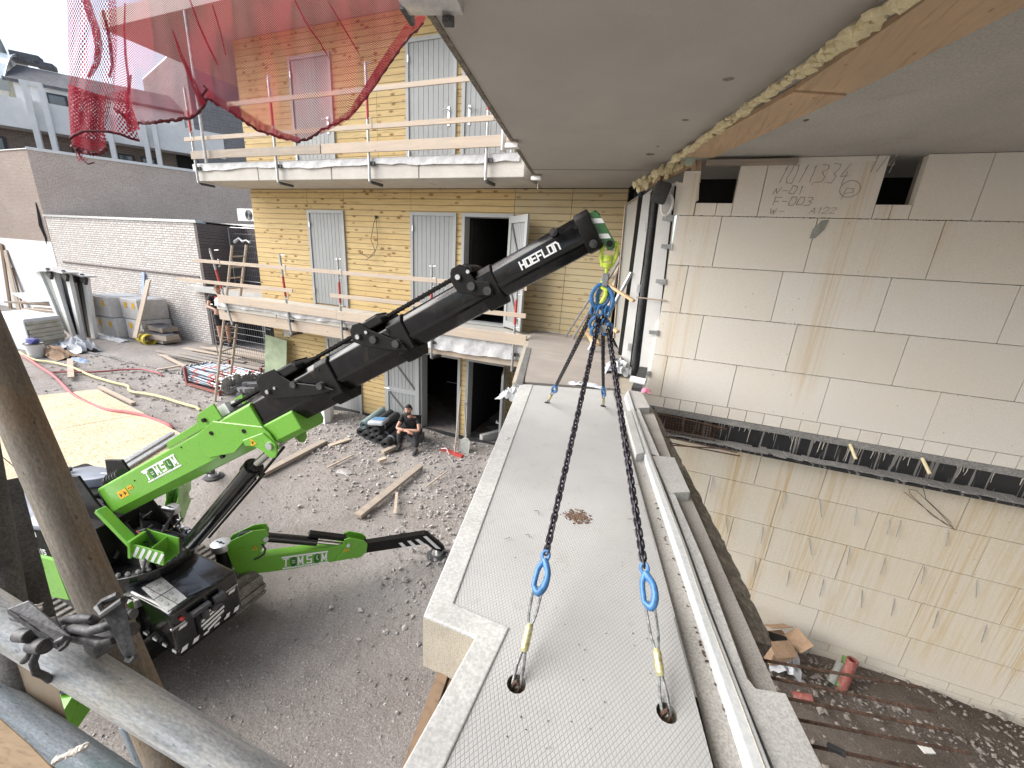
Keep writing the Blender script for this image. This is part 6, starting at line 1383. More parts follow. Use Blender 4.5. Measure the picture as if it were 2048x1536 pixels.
# outriggers
def outrigger(hub, kn, elbow, tip, pad, full=True, tele=True, lab=None, cyl=True, th_=.10):
    """hub -> kn (riser top) -> elbow (end of green beam) -> tip (black extension) -> pad centre on ground"""
    hub, kn, elbow, tip, pad = map(V, (hub, kn, elbow, tip, pad)); d = (elbow - hub); d.z = 0; d.normalize(); s = d.cross(V((0, 0, 1))).normalized()
    g = B()
    for sg in (-1, 1): g.prism([p + s * sg * th_ * .6 for p in (hub + V((0, 0, .02)), hub + V((0, 0, -.34)) + d * .05, hub + d * .55 + V((0, 0, -.28)), kn + d * .10 + V((0, 0, -.03)), kn + V((0, 0, .02)), hub + d * .1 + V((0, 0, .06)))], s * sg * .014)
    bl0 = hub + d * .30 + V((0, 0, -.17)); g.beam(bl0, elbow, th_ * 1.1, .20); g.bev(.005, 1); gg = g.out('outrigger_arm', m_green, CR)
    e = B()
    for sg in (-1, 1): e.prism([elbow + s * sg * th_ * .62 + V((0, 0, z_)) + d * x for x, z_ in ((-.5, .0), (-.42, .14), (-.30, .17), (0, .11), (.03, -.02), (-.05, -.12), (-.5, -.12))], s * sg * .012)
    e.bev(.003, 1); e.out('end_cheek', m_green, gg)
    b = B(); xs = elbow.lerp(tip, -.2); b.beam(xs, tip, th_ * .8, .14); b.bev(.005, 1); ext = b.out('outrigger_extension', m_blackm, CR)
    kk = tip + (pad + V((0, 0, .12)) - tip) * 1.0
    b = B(); b.beam(tip - (tip - elbow).normalized() * .03, kk, th_ * .7, .09); b.bev(.004, 1); knee = b.out('extension_knee', m_blackm, CR)
    b = B(); du = (kk - tip).normalized(); up_ = s.cross(du).normalized(); L_ = (kk - tip).length
    for k in range(3): q = tip + du * (L_ * (.1 + .28 * k)); b.prism([q + s * -.0365 * (th_ / .1) * (1) + up_ * a + du * c_ for a, c_ in ((-.04, 0), (-.04, .06), (.04, .10), (.04, .04))], s * -.002); b.prism([q + s * .0365 * (th_ / .1) + up_ * a + du * c_ for a, c_ in ((-.04, 0), (-.04, .06), (.04, .10), (.04, .04))], s * .002)
    d2 = (tip - elbow).normalized(); u2 = s.cross(d2).normalized()
    for k in range(3):
        q = tip - d2 * (.12 + .13 * k)
        for sg in (-1, 1): b.prism([q + s * sg * th_ * .402 + u2 * a + d2 * c_ for a, c_ in ((-.04, .0), (-.04, .06), (.04, .0), (.04, -.06))], s * sg * .002)
    b.out('hazard_stripe', m_white, ext)
    b = B(); b.tube([pad + V((0, 0, .005)), pad + V((0, 0, .03)), pad + V((0, 0, .055))], [.16, .165, .09], 28); b.out('foot_pad', m_rubber, CR, smooth=True)
    b = B(); b.tube([pad + V((0, 0, .05)), pad + V((0, 0, .07))], .085, 20); b.tube([pad + V((0, 0, .06)), pad + V((0, 0, .16))], .028, 10); b.beam(pad + V((0, 0, .10)) - s * .05, pad + V((0, 0, .10)) + s * .05, .08, .06); b.out('foot_joint', m_alu, CR, smooth=True)
    if cyl:
        c0_ = kn + V((0, 0, 0)); c1_ = elbow - d * .33 + V((0, 0, .12)); m1 = c0_.lerp(c1_, .62)
        b = B(); b.tube([c0_, m1], .048, 14); b.beam(c0_.lerp(c1_, .5) + V((0, 0, .05)), c1_ + V((0, 0, .03)), .07, .055); b.out('outrigger_cylinder', m_black, CR, smooth=True)
        b = B(); b.tube([m1, c1_], .022, 10); b.out('piston_rod', m_chrome, CR, smooth=True)
        b = B()
        for c_ in (c0_, c1_): b.tube([c_ - s * .085, c_ + s * .085], .026, 12)
        b.out('pivot_pin', m_alu, CR, smooth=True)
        b = B(); q = kn + d * .05 + V((0, 0, -.06)); b.tube([q, q + d * .06 + V((0, 0, -.08)) - s * .08, q + d * .02 + V((0, 0, -.2)) - s * .1, q - d * .05 + V((0, 0, -.25)) - s * .06], .012, 6); b.out('hydraulic_hose', m_rubber, CR, smooth=True)
    # hub cap
    return gg, d, s
def hubcap(p): 
    b = B(); b.tube([p + V((0, 0, -.09)), p], .10, 28); b.bev(.006, 2); h_ = b.out('swivel_drum', m_alu, CR, smooth=True)
    b = B(); b.tube([p + V((0, 0, -.5)), p + V((0, 0, -.08))], .07, 16); b.out('swivel_post', m_blackm, CR, smooth=True)
    b = B(); b.prism([p + V((-.06, -.012, 0)), p + V((.06, -.002, 0)), p + V((.06, .012, 0)), p + V((-.06, .002, 0))], (0, 0, .003)); b.tube([p, p + V((0, 0, .006))], .016, 8); b.out('drum_mark', m_blackm, h_)
PADR = atZ(875, 1112, GZ)
hr = atZ(441, 1085, -3.32)
kn_ = atP(531, 1068, hr, (PADR - hr).cross(V((0, 0, 1)))); 
dirR = (PADR - hr); dirR.z = 0; dirR.normalize(); nR = V((-dirR.y, dirR.x, 0))
E1 = atP(728, 1103, hr, nR); T1 = atP(858, 1080, hr, nR)
kn_ = atP(530, 1073, hr, nR)
sR_ = dirR.cross(V((0, 0, 1))).normalized()
if sR_.dot(-hr) < 0: sR_ = -sR_                                   # side facing the photographer
def side_px(pts, off, th_, m, name, par, both=True):
    b = B()
    for sg in ((1, -1) if both else (1,)):
        base = [atP(x, y, hr + sR_ * off, nR) for x, y in pts]; base = [p - sR_ * off for p in base]
        b.prism([p + sR_ * off * sg for p in base], sR_ * -sg * th_)
    b.bev(.004, 1); return b.out(name, m, par)
gg = side_px([(450, 1096), (462, 1082), (505, 1062), (530, 1059), (537, 1070), (533, 1086), (514, 1112), (498, 1135), (496, 1151), (474, 1152), (462, 1125)], .066, .014, m_green, 'outrigger_arm', CR)
side_px([(474, 1152), (480, 1118), (515, 1115), (600, 1104), (690, 1091), (715, 1094), (722, 1114), (580, 1139)], .065, .13, m_green, 'beam', gg, False)
side_px([(688, 1080), (700, 1076), (727, 1081), (735, 1088), (733, 1105), (721, 1115), (668, 1122), (686, 1103), (694, 1090)], .08, .016, m_green, 'end_cheek', gg)
ext = side_px([(700, 1092), (735, 1087), (852, 1068), (862, 1076), (852, 1088), (733, 1106), (705, 1110)], .05, .10, m_blackm, 'outrigger_extension', CR, False)
kn2 = side_px([(848, 1068), (858, 1069), (890, 1096), (884, 1104), (868, 1100), (850, 1086)], .048, .096, m_blackm, 'extension_knee', CR, False)
hz = B()
for k, (x0_, y0_, x1_, y1_) in enumerate(((797, 1087, 812, 1096), (814, 1083, 831, 1093), (830, 1080, 848, 1089))):
    hz.prism([atP(x, y, hr + sR_ * .0515, nR) for x, y in ((x0_, y0_ - 1), (x0_ + 7, y0_ - 2), (x1_ + 3, y1_ - 1), (x1_ - 5, y1_ + 1))], sR_ * .002)
hz.prism([atP(x, y, hr + sR_ * .0515, nR) for x, y in ((846, 1073), (853, 1072), (882, 1098), (872, 1097))], sR_ * .002)
hz.out('hazard_stripe', m_white, ext)
b = B(); b.tube([atP(868, 1078, hr, nR), atP(878, 1080, hr, nR), atP(879, 1089, hr, nR)], .006, 6); b.out('handle', m_blackm, ext)
b = B(); b.tube([PADR + V((0, 0, .005)), PADR + V((0, 0, .03)), PADR + V((0, 0, .055))], [.16, .165, .09], 28); b.out('foot_pad', m_rubber, CR, smooth=True)
b = B(); b.tube([PADR + V((0, 0, .05)), PADR + V((0, 0, .07))], .085, 20); b.tube([PADR + V((0, 0, .06)), PADR + V((0, 0, .17))], .028, 10); b.out('foot_joint', m_alu, CR, smooth=True)
c0_, c1_ = atP(533, 1074, hr, nR), atP(690, 1089, hr, nR)
b = B(); b.tube([c0_, atP(634, 1083, hr, nR)], .058, 18); b.out('outrigger_cylinder', m_black, CR, smooth=True)
b = B(); b.beam(atP(618, 1067, hr, nR), atP(692, 1076, hr, nR), .09, .055); b.bev(.008, 2); b.out('valve_block', m_blackm, CR)
b = B(); b.tube([atP(634, 1083, hr, nR), c1_], .028, 12); b.out('piston_rod', m_chrome, CR, smooth=True)
b = B(); b.tube([atP(532, 1079, hr + sR_ * .1, nR), atP(532, 1079, hr - sR_ * .1, nR)], .028, 14); b.tube([atP(697, 1091, hr + sR_ * .098, nR), atP(697, 1091, hr - sR_ * .098, nR)], .024, 14); b.out('pivot_pin', m_alu, gg, smooth=True)
b = B(); b.tube([atP(x, y, hr + sR_ * .07, nR) for x, y in ((524, 1088), (531, 1098), (528, 1108), (516, 1116), (508, 1119))], .012, 8); b.out('hydraulic_hose', m_rubber, gg, smooth=True)
b = B(); b.tube([atP(x, y, hr + sR_ * .03, nR) for x, y in ((475, 1078), (482, 1068), (500, 1064), (515, 1066))], .022, 8); b.out('hydraulic_hose', m_rubber, gg, smooth=True)
eo_ = atP(563, 1139, hr + sR_ * .067, nR); er_ = atP(657, 1125, hr + sR_ * .067, nR); et_ = atP(563, 1114, hr + sR_ * .067, nR)
emblem(eo_, er_ - eo_, et_ - eo_, (er_ - eo_).length, (et_ - eo_).length, gg)
warn(atP(510, 1096, hr + sR_ * .087, nR), dirR, V((0, 0, 1)), .055, gg); warn(atP(690, 1101, hr + sR_ * .082, nR), dirR, V((0, 0, 1)), .035, gg, 2)
hubcap(hr)
# far outrigger (pointing away)
PADF = atZ(428, 955, GZ); hf = atZ(340, 1014, -3.45); dF = PADF - hf; dF.z = 0; dF.normalize()
outrigger(hf + dF * .05, hf + dF * .3 + V((0, 0, .32)), hf + dF * .75 + V((0, 0, -.02)), hf + dF * 1.2 + V((0, 0, -.05)), PADF, th_=.10); hubcap(hf)
# near-left outrigger coming towards the scaffold
hn = atZ(257, 1196, -3.32); PN_ = V((-3.3, .42, GZ)); PN_ = atZ(120, 1640, GZ); dN = PN_ - hn; dN.z = 0; dN.normalize()
ggn, dn2, sn2 = outrigger(hn + dN * .06, hn + dN * .30 + V((0, 0, .12)), hn + dN * 1.15 + V((0, 0, -.28)), hn + dN * 1.5 + V((0, 0, -.33)), PN_)
s_n = V((dN.y, -dN.x, 0)); 
if s_n.x < 0: s_n = -s_n
emblem(hn + dN * 1.02 + s_n * .062 + V((0, 0, -.30)), -dN if (-dN).cross(V((0, 0, 1))).dot(s_n) > 0 else dN, V((0, 0, 1)), .42, .10, ggn)
hubcap(hn)
# rear-left outrigger seen between the tubes
hl = V((-5.9, 1.25, -3.45)); PL_ = V((-7.9, -.3, GZ)); dL = PL_ - hl; dL.z = 0; dL.normalize()
outrigger(hl, hl + dL * .3 + V((0, 0, .25)), hl + dL * 1.0 + V((0, 0, -.1)), hl + dL * 1.7 + V((0, 0, -.15)), PL_)
b = B(); b.prism([atP(68, 1112, V((-5.3, 1.2, 0)), V((0, 1, 0))), atP(108, 1122, V((-5.3, 1.2, 0)), V((0, 1, 0))), atP(138, 1200, V((-5.3, 1.2, 0)), V((0, 1, 0))), atP(96, 1192, V((-5.3, 1.2, 0)), V((0, 1, 0)))], (0, .03, 0)); gp2 = b.out('rear_guard', m_green, CR)
warn(atP(82, 1132, V((-5.3, 1.195, 0)), V((0, 1, 0))), V((1, 0, 0)), V((0, 0, 1)), .06, gp2)
# ================================================================== yard
g0 = lambda px, py, dz=0: atZ(px, py, GZ + dz)
# insulation slab stacks
IS = thing('insulation_stack', g0(60, 700), 'large white topped stack of insulation slabs at the left edge of the yard', 'stack')
zt1 = -2.72
A0, A1 = g0(140, 692), g0(46, 702)
tl_, tr_ = V((A0.x, A0.y, 0)), V((A1.x, A1.y, 0))
q_tr, q_mid, q_tl, q_bk = atY(120, 628, 8.4), atY(60, 640, 7.4), atY(5, 618, 7.6), atY(60, 612, 9.6)
F_, R_ = g0(70, 703), g0(137, 690); fr_ = V((F_.x, F_.y, 0)); rt_ = V((R_.x, R_.y, 0)); lf_ = fr_ + V((-2.4, -.25, 0)); bk_ = rt_ + V((-2.4, -.1, 0))
zt1 = atX(63, 640, F_.x).z
b = B(); random.seed(2); z_ = GZ + .02; k = 0
while z_ < zt1 - .12:
    h = .14 + .02 * (k % 3); o = V((random.uniform(-.05, .05), random.uniform(-.04, .04), z_)); b.prism([p + o for p in (fr_, rt_, bk_, lf_)], (0, 0, h - .012)); z_ += h; k += 1
b.bev(.02, 1); b.out('slab', m_insul, IS)
b = B(); b.prism([p + V((0, 0, zt1 - .1)) for p in (fr_ + V((0, -.06, 0)), rt_ + V((.06, -.04, 0)), bk_, lf_)], (0, 0, .14)); b.prism([fr_ + V((-.02, -.07, GZ)), lf_ + V((0, -.07, GZ)), lf_ + V((0, -.07, zt1)), fr_ + V((-.02, -.07, zt1))], (0, .04, 0))
b.bev(.03, 1); b.out('white_wrap', m_insul_w, IS)
# tall white frames leaning upright
tops_ = [((84, 543), (104, 541), (148, 680), (133, 660)), ((118, 541), (135, 545), (165, 680), (152, 678)), ((130, 540), (152, 548), (176, 672), (160, 672)), ((150, 545), (172, 552), (190, 677), (175, 675))]
for i, (a, b_, c, d) in enumerate(tops_):
    t = thing('panel_frame', g0(*c), ['widest upright white panel frame leaning at the stack', 'second upright white panel frame with dark hollow side', 'third upright white panel frame in the leaning row', 'rightmost upright white panel frame beside the wrapped packs'][i], 'frame')
    Y_ = g0(*c).y; q = [atY(*p, Y_) for p in (a, b_, c, d)]
    b = B(); w_ = q[1] - q[0]; b.prism([q[1] - w_ * .0, q[1] + w_ * -.45, q[2] + (q[3] - q[2]) * .5, q[2]], (.0, .12, 0)); b.out('white_edge', m_white_m, t)
    b = B(); b.prism([q[1] - w_ * .45, q[0] - w_ * .3, q[3] - w_ * .2, q[2] + (q[3] - q[2]) * .5], (0, .05, 0)); b.out('hollow_side', m_lead if i else m_pvc_w, t)
    b = B(); b.prism([q[0] - w_ * .35, q[0], q[3], q[3] - w_ * .25], (0, -.08, 0)); b.out('side_profile', m_white_m, t)
    b = B(); b.beam(q[0] + V((-.6, -.1, .05)), q[1] + V((.35, -.05, .0)), .5, .05); b.out('top_profile', m_alu, t)
    b = B(); b.box(q[1] + V((.15, -.15, -.12)), (.35, .1, .3), Matrix.Rotation(.6, 3, 'Y')); b.out('corner_flap', m_lead, t)
# wrapped packs of blocks
for i, (x0, x1, y0, y1, z0, z1, lb) in enumerate(((-24.2, -22.5, 9.8, 11.2, GZ + .02, -3.4, 'lower front wrapped pack of blocks by the pale brick wall'), (-24.3, -22.6, 9.75, 11.2, -3.38, -2.5, 'upper front wrapped pack of blocks with yellow stickers'), (-22.4, -21.2, 10.1, 11.25, GZ + .02, -3.4, 'lower right wrapped pack of blocks behind the leaning plank'), (-22.5, -21.25, 10.1, 11.25, -3.38, -2.5, 'upper right wrapped pack of blocks beside the blue plank'))):
    t = thing('wrapped_pack', ((x0 + x1) / 2, y0, z0), lb, 'pack')
    b = B(); b.bb(x0, x1, y0, y1, z0, z1); b.bev(.045, 2); b.out('wrapping', m_pack, t, smooth=True)
    b = B(); b.bb(x0 + .1, x1 - .1, y0 + .1, y1 - .05, z1 + .002, z1 + .02); b.out('top_sheet', m_packtop, t)
    for fx in (.25, .7): b = B(); b.bb(x0 + (x1 - x0) * fx, x0 + (x1 - x0) * fx + .2, y0 - .012, y0 - .004, z1 - .4, z1 - .15); b.out('sticker', m_yel, t)
# planks leaning on the wall
def lean(p, q, w_, m, lb, cat='plank', name='leaning_plank', th=.05): b = B(); b.beam(p, q, w_, th, up=V((0, -1, .3))); b.bev(.006, 1); return tag(b.out(name, m, base=p), lb, cat)
lean(atY(270, 676, 9.65), atY(297, 560, 10.6), .30, m_board_x, 'wide raw plank leaning against the pale brick wall')
lean(atY(286, 660, 11.25), atY(287, 545, 11.32), .22, M('blue_board', (.36, .44, .62), .6), 'narrow pale blue board behind the wide leaning plank')
lean(g0(298, 668), atY(304, 600, 11.2), .07, m_board_old, 'thin stick leaning beside the wide plank', 'stick')
lean(atY(38, 620, 11.0), atY(10, 500, 11.3), .35, m_board_x, 'yellow plank leaning against the white plastered wall base')
lean(atY(22, 620, 11.1), atY(2, 487, 11.3), .35, m_timber_dk, 'dark board leaning next to the yellow plank at the far left')
lean(atY(47, 620, 11.1), atY(25, 535, 11.3), .12, m_timber_dk, 'thin dark batten right of the yellow leaning plank')
# timber scrap at far left
random.seed(14)
for i in range(9):
    c = V((random.uniform(-31.5, -27.5), random.uniform(10.2, 10.9), GZ + .3 + i * .1)); a = random.uniform(-.3, .4)
    b = B(); b.beam(c - V((1.5 * math.cos(a), 1.5 * math.sin(a), 0)), c + V((1.5 * math.cos(a), 1.5 * math.sin(a), 0)), .16, .07); tag(b.out('scrap_timber', [m_board_x, m_board_old, m_red][i % 3] if i % 3 < 2 or i == 2 else m_board_x, base=c), 'timber scrap in the heap before the white wall base', 'timber', 'timber scraps at the back left')
b = B(); c = V((-29.5, 9.9, GZ + 1.2)); b.box(c, (1.6, .9, .03), Matrix.Rotation(.2, 3, 'Y')); tag(b.out('white_board', m_insul_w, base=c), 'white board lying on the timber scrap heap', 'board')
# formwork shutters pile
for i, (c, sz, rz, ry, m, lb) in enumerate(((V((-21.3, 10.5, GZ + .15)), (2.6, .7, .2), .0, .0, m_board_old, 'lowest brown formwork box of the pile by the wall'), (V((-20.6, 10.3, GZ + .32)), (1.5, .6, .2), .25, .05, m_board_x, 'right formwork box of the pile'), (V((-21.7, 10.5, GZ + .42)), (1.5, .6, .2), -.2, -.05, m_board_x, 'left formwork box of the pile'), (V((-21.0, 10.6, GZ + .62)), (1.4, .65, .18), .1, .08, m_board_old, 'topmost dark faced formwork box of the pile'))):
    t = thing('formwork_box', c, lb, 'formwork'); ro = Matrix.Rotation(rz, 3, 'Z') @ Matrix.Rotation(ry, 3, 'Y')
    b = B(); b.box(c, sz, ro); b.out('frame', m, t); b = B(); b.box(c + ro @ V((0, 0, sz[2] / 2 + .012)), (sz[0] * .94, sz[1] * .9, .02), ro); b.out('panel', m_slate, t)
YP = thing('yellow_pipe', g0(293, 674), 'short wide yellow plastic pipe lying before the formwork pile', 'pipe')
p = g0(284, 674, .2); b = B(); b.pipe(p, p + V((.85, -.15, 0)), .24, .20, 20); b.out('pipe_wall', m_yelpipe, YP)
# bucket, rubbish
BK = thing('white_bucket', g0(75, 712), 'white bucket with blue rag in front of the insulation stack', 'bucket')
p = g0(75, 714); b = B(); b.tube([p, p + V((0, 0, .5))], [.2, .25], 18); b.out('bucket_body', m_white_m, BK, smooth=True)
b = B(); b.torus(p + V((0, 0, .5)), (1, 0, 0), (0, 1, 0), .25, .25, .02, 18, 6); b.out('rim', m_clamp, BK); b = B(); b.ball(p + V((0, 0, .6)), .2, (1, 1, .7), .25); b.out('rag', M('blue_rag', (.1, .1, .3), .8), BK)
crumple('rubbish_bag', (158, 700), GZ, .75, .45, .55, m_plastic, 'grey white rubbish bag lying among the debris', 'bag', 12, 31)
crumple('rubbish_heap', (115, 712), GZ, .8, .35, .35, m_card, 'brown rubbish heap between the bucket and the grey bag', 'rubbish', 12, 32)
crumple('plastic_scrap', (100, 690), GZ, .9, .3, .35, m_plastic, 'pale plastic scraps against the insulation stack', 'rubbish', 12, 33)
crumple('plastic_scrap', (215, 676), GZ, 1.4, .25, .12, m_plastic, 'flat pale plastic scraps at the foot of the wrapped packs', 'rubbish', 12, 34)
crumple('blue_scrap', (160, 722), GZ, .5, .15, .12, M('blue_plastic', (.2, .28, .45), .6), 'blue grey plastic scrap in front of the rubbish bag', 'rubbish', 10, 35)
# sand coloured sheets on the ground
for i, (quad, lb) in enumerate((([(-16.2, 3.3), (-14.9, 5.75), (-11.9, 5.35), (-12.6, 3.0)], 'sand coloured ground sheet farthest from the crane'), ([(-12.58, 3.0), (-11.88, 5.34), (-8.6, 4.85), (-9.0, 2.6)], 'sand coloured ground sheet behind the green boom base'), ([(-16.9, 1.2), (-16.2, 3.28), (-12.6, 2.98), (-13.2, .9)], 'sand coloured ground sheet at the left edge behind the tubes'), ([(-13.18, .9), (-12.58, 2.98), (-9.0, 2.58), (-9.6, .5)], 'sand coloured ground sheet nearest the crane covers'))):
    b = B(); b.prism([(x, y, GZ + .075) for x, y in quad], (0, 0, .02)); tag(b.out('ground_sheet', m_osb, base=(*quad[0], GZ + .07)), lb, 'sheet')
b = B(); b.beam((-15.1, 5.9, GZ + .08), (-12.9, 5.62, GZ + .08), .1, .06); tag(b.out('edge_batten', m_board_x, base=(-14, 5.7, GZ)), 'pale batten along the back edge of the ground sheets', 'batten')
b = B()
for dx in (0, 12): b.beam(g0(222 + dx, 942 + dx * .4, .13), g0(345 + dx, 866 + dx * .4, .13), .10, .05)
tag(b.out('rail_profile', m_galv, base=(-10, 4.8, GZ)), 'two grey metal rails lying across the ground sheet', 'rail')
def hose(pts, r, m, lb):
    q = [g0(x, y, .03) for x, y in pts]; full = []
    for i in range(len(q) - 1):
        p0, p1, p2, p3 = q[max(i - 1, 0)], q[i], q[i + 1], q[min(i + 2, len(q) - 1)]
        for k in range(6):
            t = k / 6; full.append(.5 * ((2 * p1) + (p2 - p0) * t + (2 * p0 - 5 * p1 + 4 * p2 - p3) * t * t + (3 * p1 - p0 - 3 * p2 + p3) * t ** 3))
    for p in full: p.z = GZ + hgt(p.x, p.y) * .55 + .09
    full.append(q[-1]); b = B(); b.tube(full, r, 8); tag(b.out('hose', m, base=q[0], smooth=True), lb, 'hose')
hose([(40, 706), (70, 723), (110, 728), (150, 742), (190, 757), (225, 768), (255, 774), (262, 784), (300, 793), (345, 804), (400, 820)], .035, m_yelhose, 'yellow hose running across the yard to the crane')
hose([(45, 712), (95, 747), (125, 770), (150, 795), (190, 815), (220, 826), (260, 832), (300, 840), (345, 858)], .042, m_redhose, 'thick red hose curving past the ground sheets')
hose([(108, 750), (180, 748), (250, 743), (290, 744), (325, 752)], .03, m_redhose, 'thin dark red hose leading to the stacked props')
# scaffold props stillage
ST = thing('stillage', g0(390, 775), 'rusty stillage rack holding the stacked props', 'rack')
sx = V((-13.9, 7.35, GZ)); ud = V((1.0, -.05, 0)).normalized(); vd = V((.15, 1.0, 0)).normalized()
b = B()
for a in (0.3, 1.9):
    for c_ in (0.0, 1.25): b.beam(sx + ud * a + vd * c_, sx + ud * a + vd * c_ + V((0, 0, .62)), .07, .07)
    b.beam(sx + ud * a + V((0, 0, .1)), sx + ud * a + vd * 1.25 + V((0, 0, .1)), .06, .06)
for c_ in (0, 1.25): b.beam(sx + ud * .3 + vd * c_ + V((0, 0, .08)), sx + ud * 1.9 + vd * c_ + V((0, 0, .08)), .06, .06)
b.out('rack_frame', m_pvc_r, ST)
random.seed(77)
proto = None
def make_prop():
    t = local(thing('steel_prop', (0, 0, 0), 'galvanised telescopic steel prop with red bands in the stack by the ladder', 'prop', 'steel props in the stillage'))
    WL[t.name] = V((0, 0, 0))
    b = B(); b.tube([(0, 0, 0), (1.5, 0, 0)], .036, 8); b.out('outer_tube', M('prop_steel', (.20, .24, .29), .45, .4, var=.35, vs=6), t, smooth=True)
    b = B(); b.tube([(1.5, 0, 0), (2.15, 0, 0)], .028, 8); b.out('inner_tube', m_galv, t, smooth=True)
    b = B(); b.tube([(.55, 0, 0), (.68, 0, 0)], .038, 8); b.out('red_band', m_red, t)
    b = B(); b.tube([(1.38, 0, 0), (1.52, 0, 0)], .045, 8); b.out('red_collar', m_red, t)
    b = B(); b.box((0, 0, 0), (.012, .13, .13)); b.out('end_plate', m_galv, t); b = B(); b.box((2.15, 0, 0), (.012, .15, .15)); b.out('end_plate', m_galv, t)
    return t
proto = make_prop(); k = 0
for row in range(5):
    for j in range(11 if row < 4 else 8):
        o = proto if k == 0 else dup(proto); p = sx + ud * random.uniform(-.08, .12) + vd * (.08 + j * .108 + (row % 2) * .05) + V((0, 0, .16 + row * .095))
        o.location = p; o.rotation_euler = (random.random() * 6, random.uniform(-.02, .02), math.atan2(ud.y, ud.x) + random.uniform(-.05, .05)); k += 1
for j in range(7):
    b = B(); p = sx + ud * (2.5 + random.uniform(-.1, .5)) + vd * random.uniform(0, .9) + V((0, 0, .1 + random.random() * .35)); b.box(p, (.25, .16, .1), Matrix.Rotation(random.random() * 3, 3, 'Z')); b.tube([p, p + V((.2, .15, .05))], .03, 6); tag(b.out('prop_head', m_clamp_l, base=p), 'grey steel prop head heaped at the end of the stillage', 'prop head', 'prop heads beside the stillage')
# planks pile
random.seed(41)
for i in range(24):
    y0 = 9.15 + random.uniform(-.2, 1.9); x0 = -18.2 + random.uniform(-.3, 1.6) + (y0 - 9) * .25; L_ = random.uniform(2.8, 4.6); a = random.uniform(-.09, .05); z_ = GZ + .10 + random.random() * .22
    b = B(); p, q = V((x0, y0, z_)), V((x0 + L_ * math.cos(a), y0 + L_ * math.sin(a), z_ + random.uniform(-.03, .03))); b.beam(p, q, .17, .035); b.bev(.004, 1)
    tag(b.out('scaffold_plank', [m_board_x, m_board_old, m_ply][i % 3], base=p), ['pale raw plank in the pile on the ground behind the ladder', 'brown weathered plank in the pile on the ground behind the ladder', 'grey old plank in the pile on the ground behind the ladder'][i % 3], 'plank', ['pale planks piled behind the ladder', 'brown planks piled behind the ladder', 'grey planks piled behind the ladder'][i % 3])
for (p0, p1, w_, m, lb) in (((318, 706), (372, 734), .12, m_board_x, 'short pale plank pointing at the stillage'), ((312, 740), (368, 730), .12, m_board_x, 'short plank crossing behind the stillage corner'), ((142, 755), (140, 718), .14, m_board_x, 'small pale board lying across the yellow hose')):
    b = B(); b.beam(g0(*p0, .12), g0(*p1, .14), w_, .04); tag(b.out('loose_plank', m, base=g0(*p0)), lb, 'plank')
# near ground planks and sticks
for (p0, p1, w_, h_, m, lb) in (((715, 1032), (840, 932), .15, .06, m_board_old, 'wide brown plank lying on the soil before the doorways'), ((520, 950), (650, 882), .16, .07, m_board_old, 'long grey board lying between boom and rubble'), ((658, 892), (700, 878), .12, .04, m_board_x, 'short pale board at the left end of the bitumen rolls'),
                               ((655, 935), (708, 909), .04, .03, m_board_x, 'thin pale batten left of the wide brown plank'), ((790, 1028), (794, 985), .05, .025, m_board_x, 'thin upright looking pale stick right of the wide plank'), ((851, 974), (895, 942), .03, .025, m_board_x, 'thin stick on the rubble by the slab edge'),
                               ((757, 922), (772, 917), .1, .06, m_board_x, 'small wood offcut in front of the rolls'), ((765, 905), (790, 893), .12, .07, m_board_old, 'small wood block under the rolls')):
    a_, c_ = g0(*p0, .06), g0(*p1, .08); b = B(); b.beam(a_, c_, w_, h_); b.bev(.004, 1); tag(b.out('loose_plank', m, base=a_), lb, 'plank')
# ladder
LD = thing('wooden_ladder', g0(432, 803), 'tall wooden ladder leaning at the left end of the middle balcony', 'ladder')
ba, bc = V((-11.62, 6.75, GZ)), V((-12.0, 7.35, GZ)); ta, tc = atX(464, 491, -11.25), atX(492, 491, -11.1)
ba, bc = g0(430, 803), g0(457, 788)
b = B()
ly = lambda p, yy: p
ta, tc = atX(464.5, 491, -11.42), atX(493, 490, -11.32)
s1 = B(); s1.tube([ba, ta], .035, 8); s1.out('stile', m_board_x, LD, smooth=True); s1 = B(); s1.tube([bc, tc], .035, 8); s1.out('stile', m_board_x, LD, smooth=True)
for k in range(14):
    t = .06 + k * .067; s1 = B(); s1.tube([ba.lerp(ta, t), bc.lerp(tc, t)], .02, 6); s1.out('rung', m_board_x, LD, smooth=True)
s1 = B(); s1.tube([ba.lerp(ta, .55), ba.lerp(ta, .60)], .045, 8); s1.out('red_mark', m_red, LD)
# small white wall piece at the foot of the facade, cable cage things
b = B(); b.prism([g0(625, 838), g0(668, 832), g0(662, 846), g0(650, 850)], (0, 0, 1.0)); tag(b.out('white_block_pier', m_render_w, base=g0(645, 840)), 'white block pier at the facade foot behind the boom', 'pier')
# bitumen rolls
ends = [(735, 899), (757, 898), (716, 890), (700, 882), (703, 875), (775, 903), (724, 872)]
rl = [((-5.80, 6.86, .11), (-.25, 1.0), .108, 0), ((-6.03, 6.88, .11), (-.2, 1.0), .108, 0), ((-6.26, 6.92, .11), (-.2, 1.0), .108, 0), ((-5.56, 6.74, .11), (-.18, 1.0), .108, 0), ((-6.50, 7.0, .11), (-.22, 1.0), .108, 0), ((-6.15, 6.95, .31), (-.2, 1.0), .105, 0), ((-6.40, 7.0, .31), (-.24, 1.0), .105, 1), ((-5.92, 6.88, .31), (-.2, 1.0), .105, 0)]
lbs = ['black bitumen roll second from the right in the bottom row', 'black bitumen roll third from the right in the bottom row', 'black bitumen roll fourth from the right in the bottom row', 'black bitumen roll next to the seated man, ends the bottom row', 'leftmost black bitumen roll of the bottom row', 'dark roll in the upper row behind the white bag', 'pale blue green wrapped roll on top of the pile', 'black roll in the upper row under the white bag']
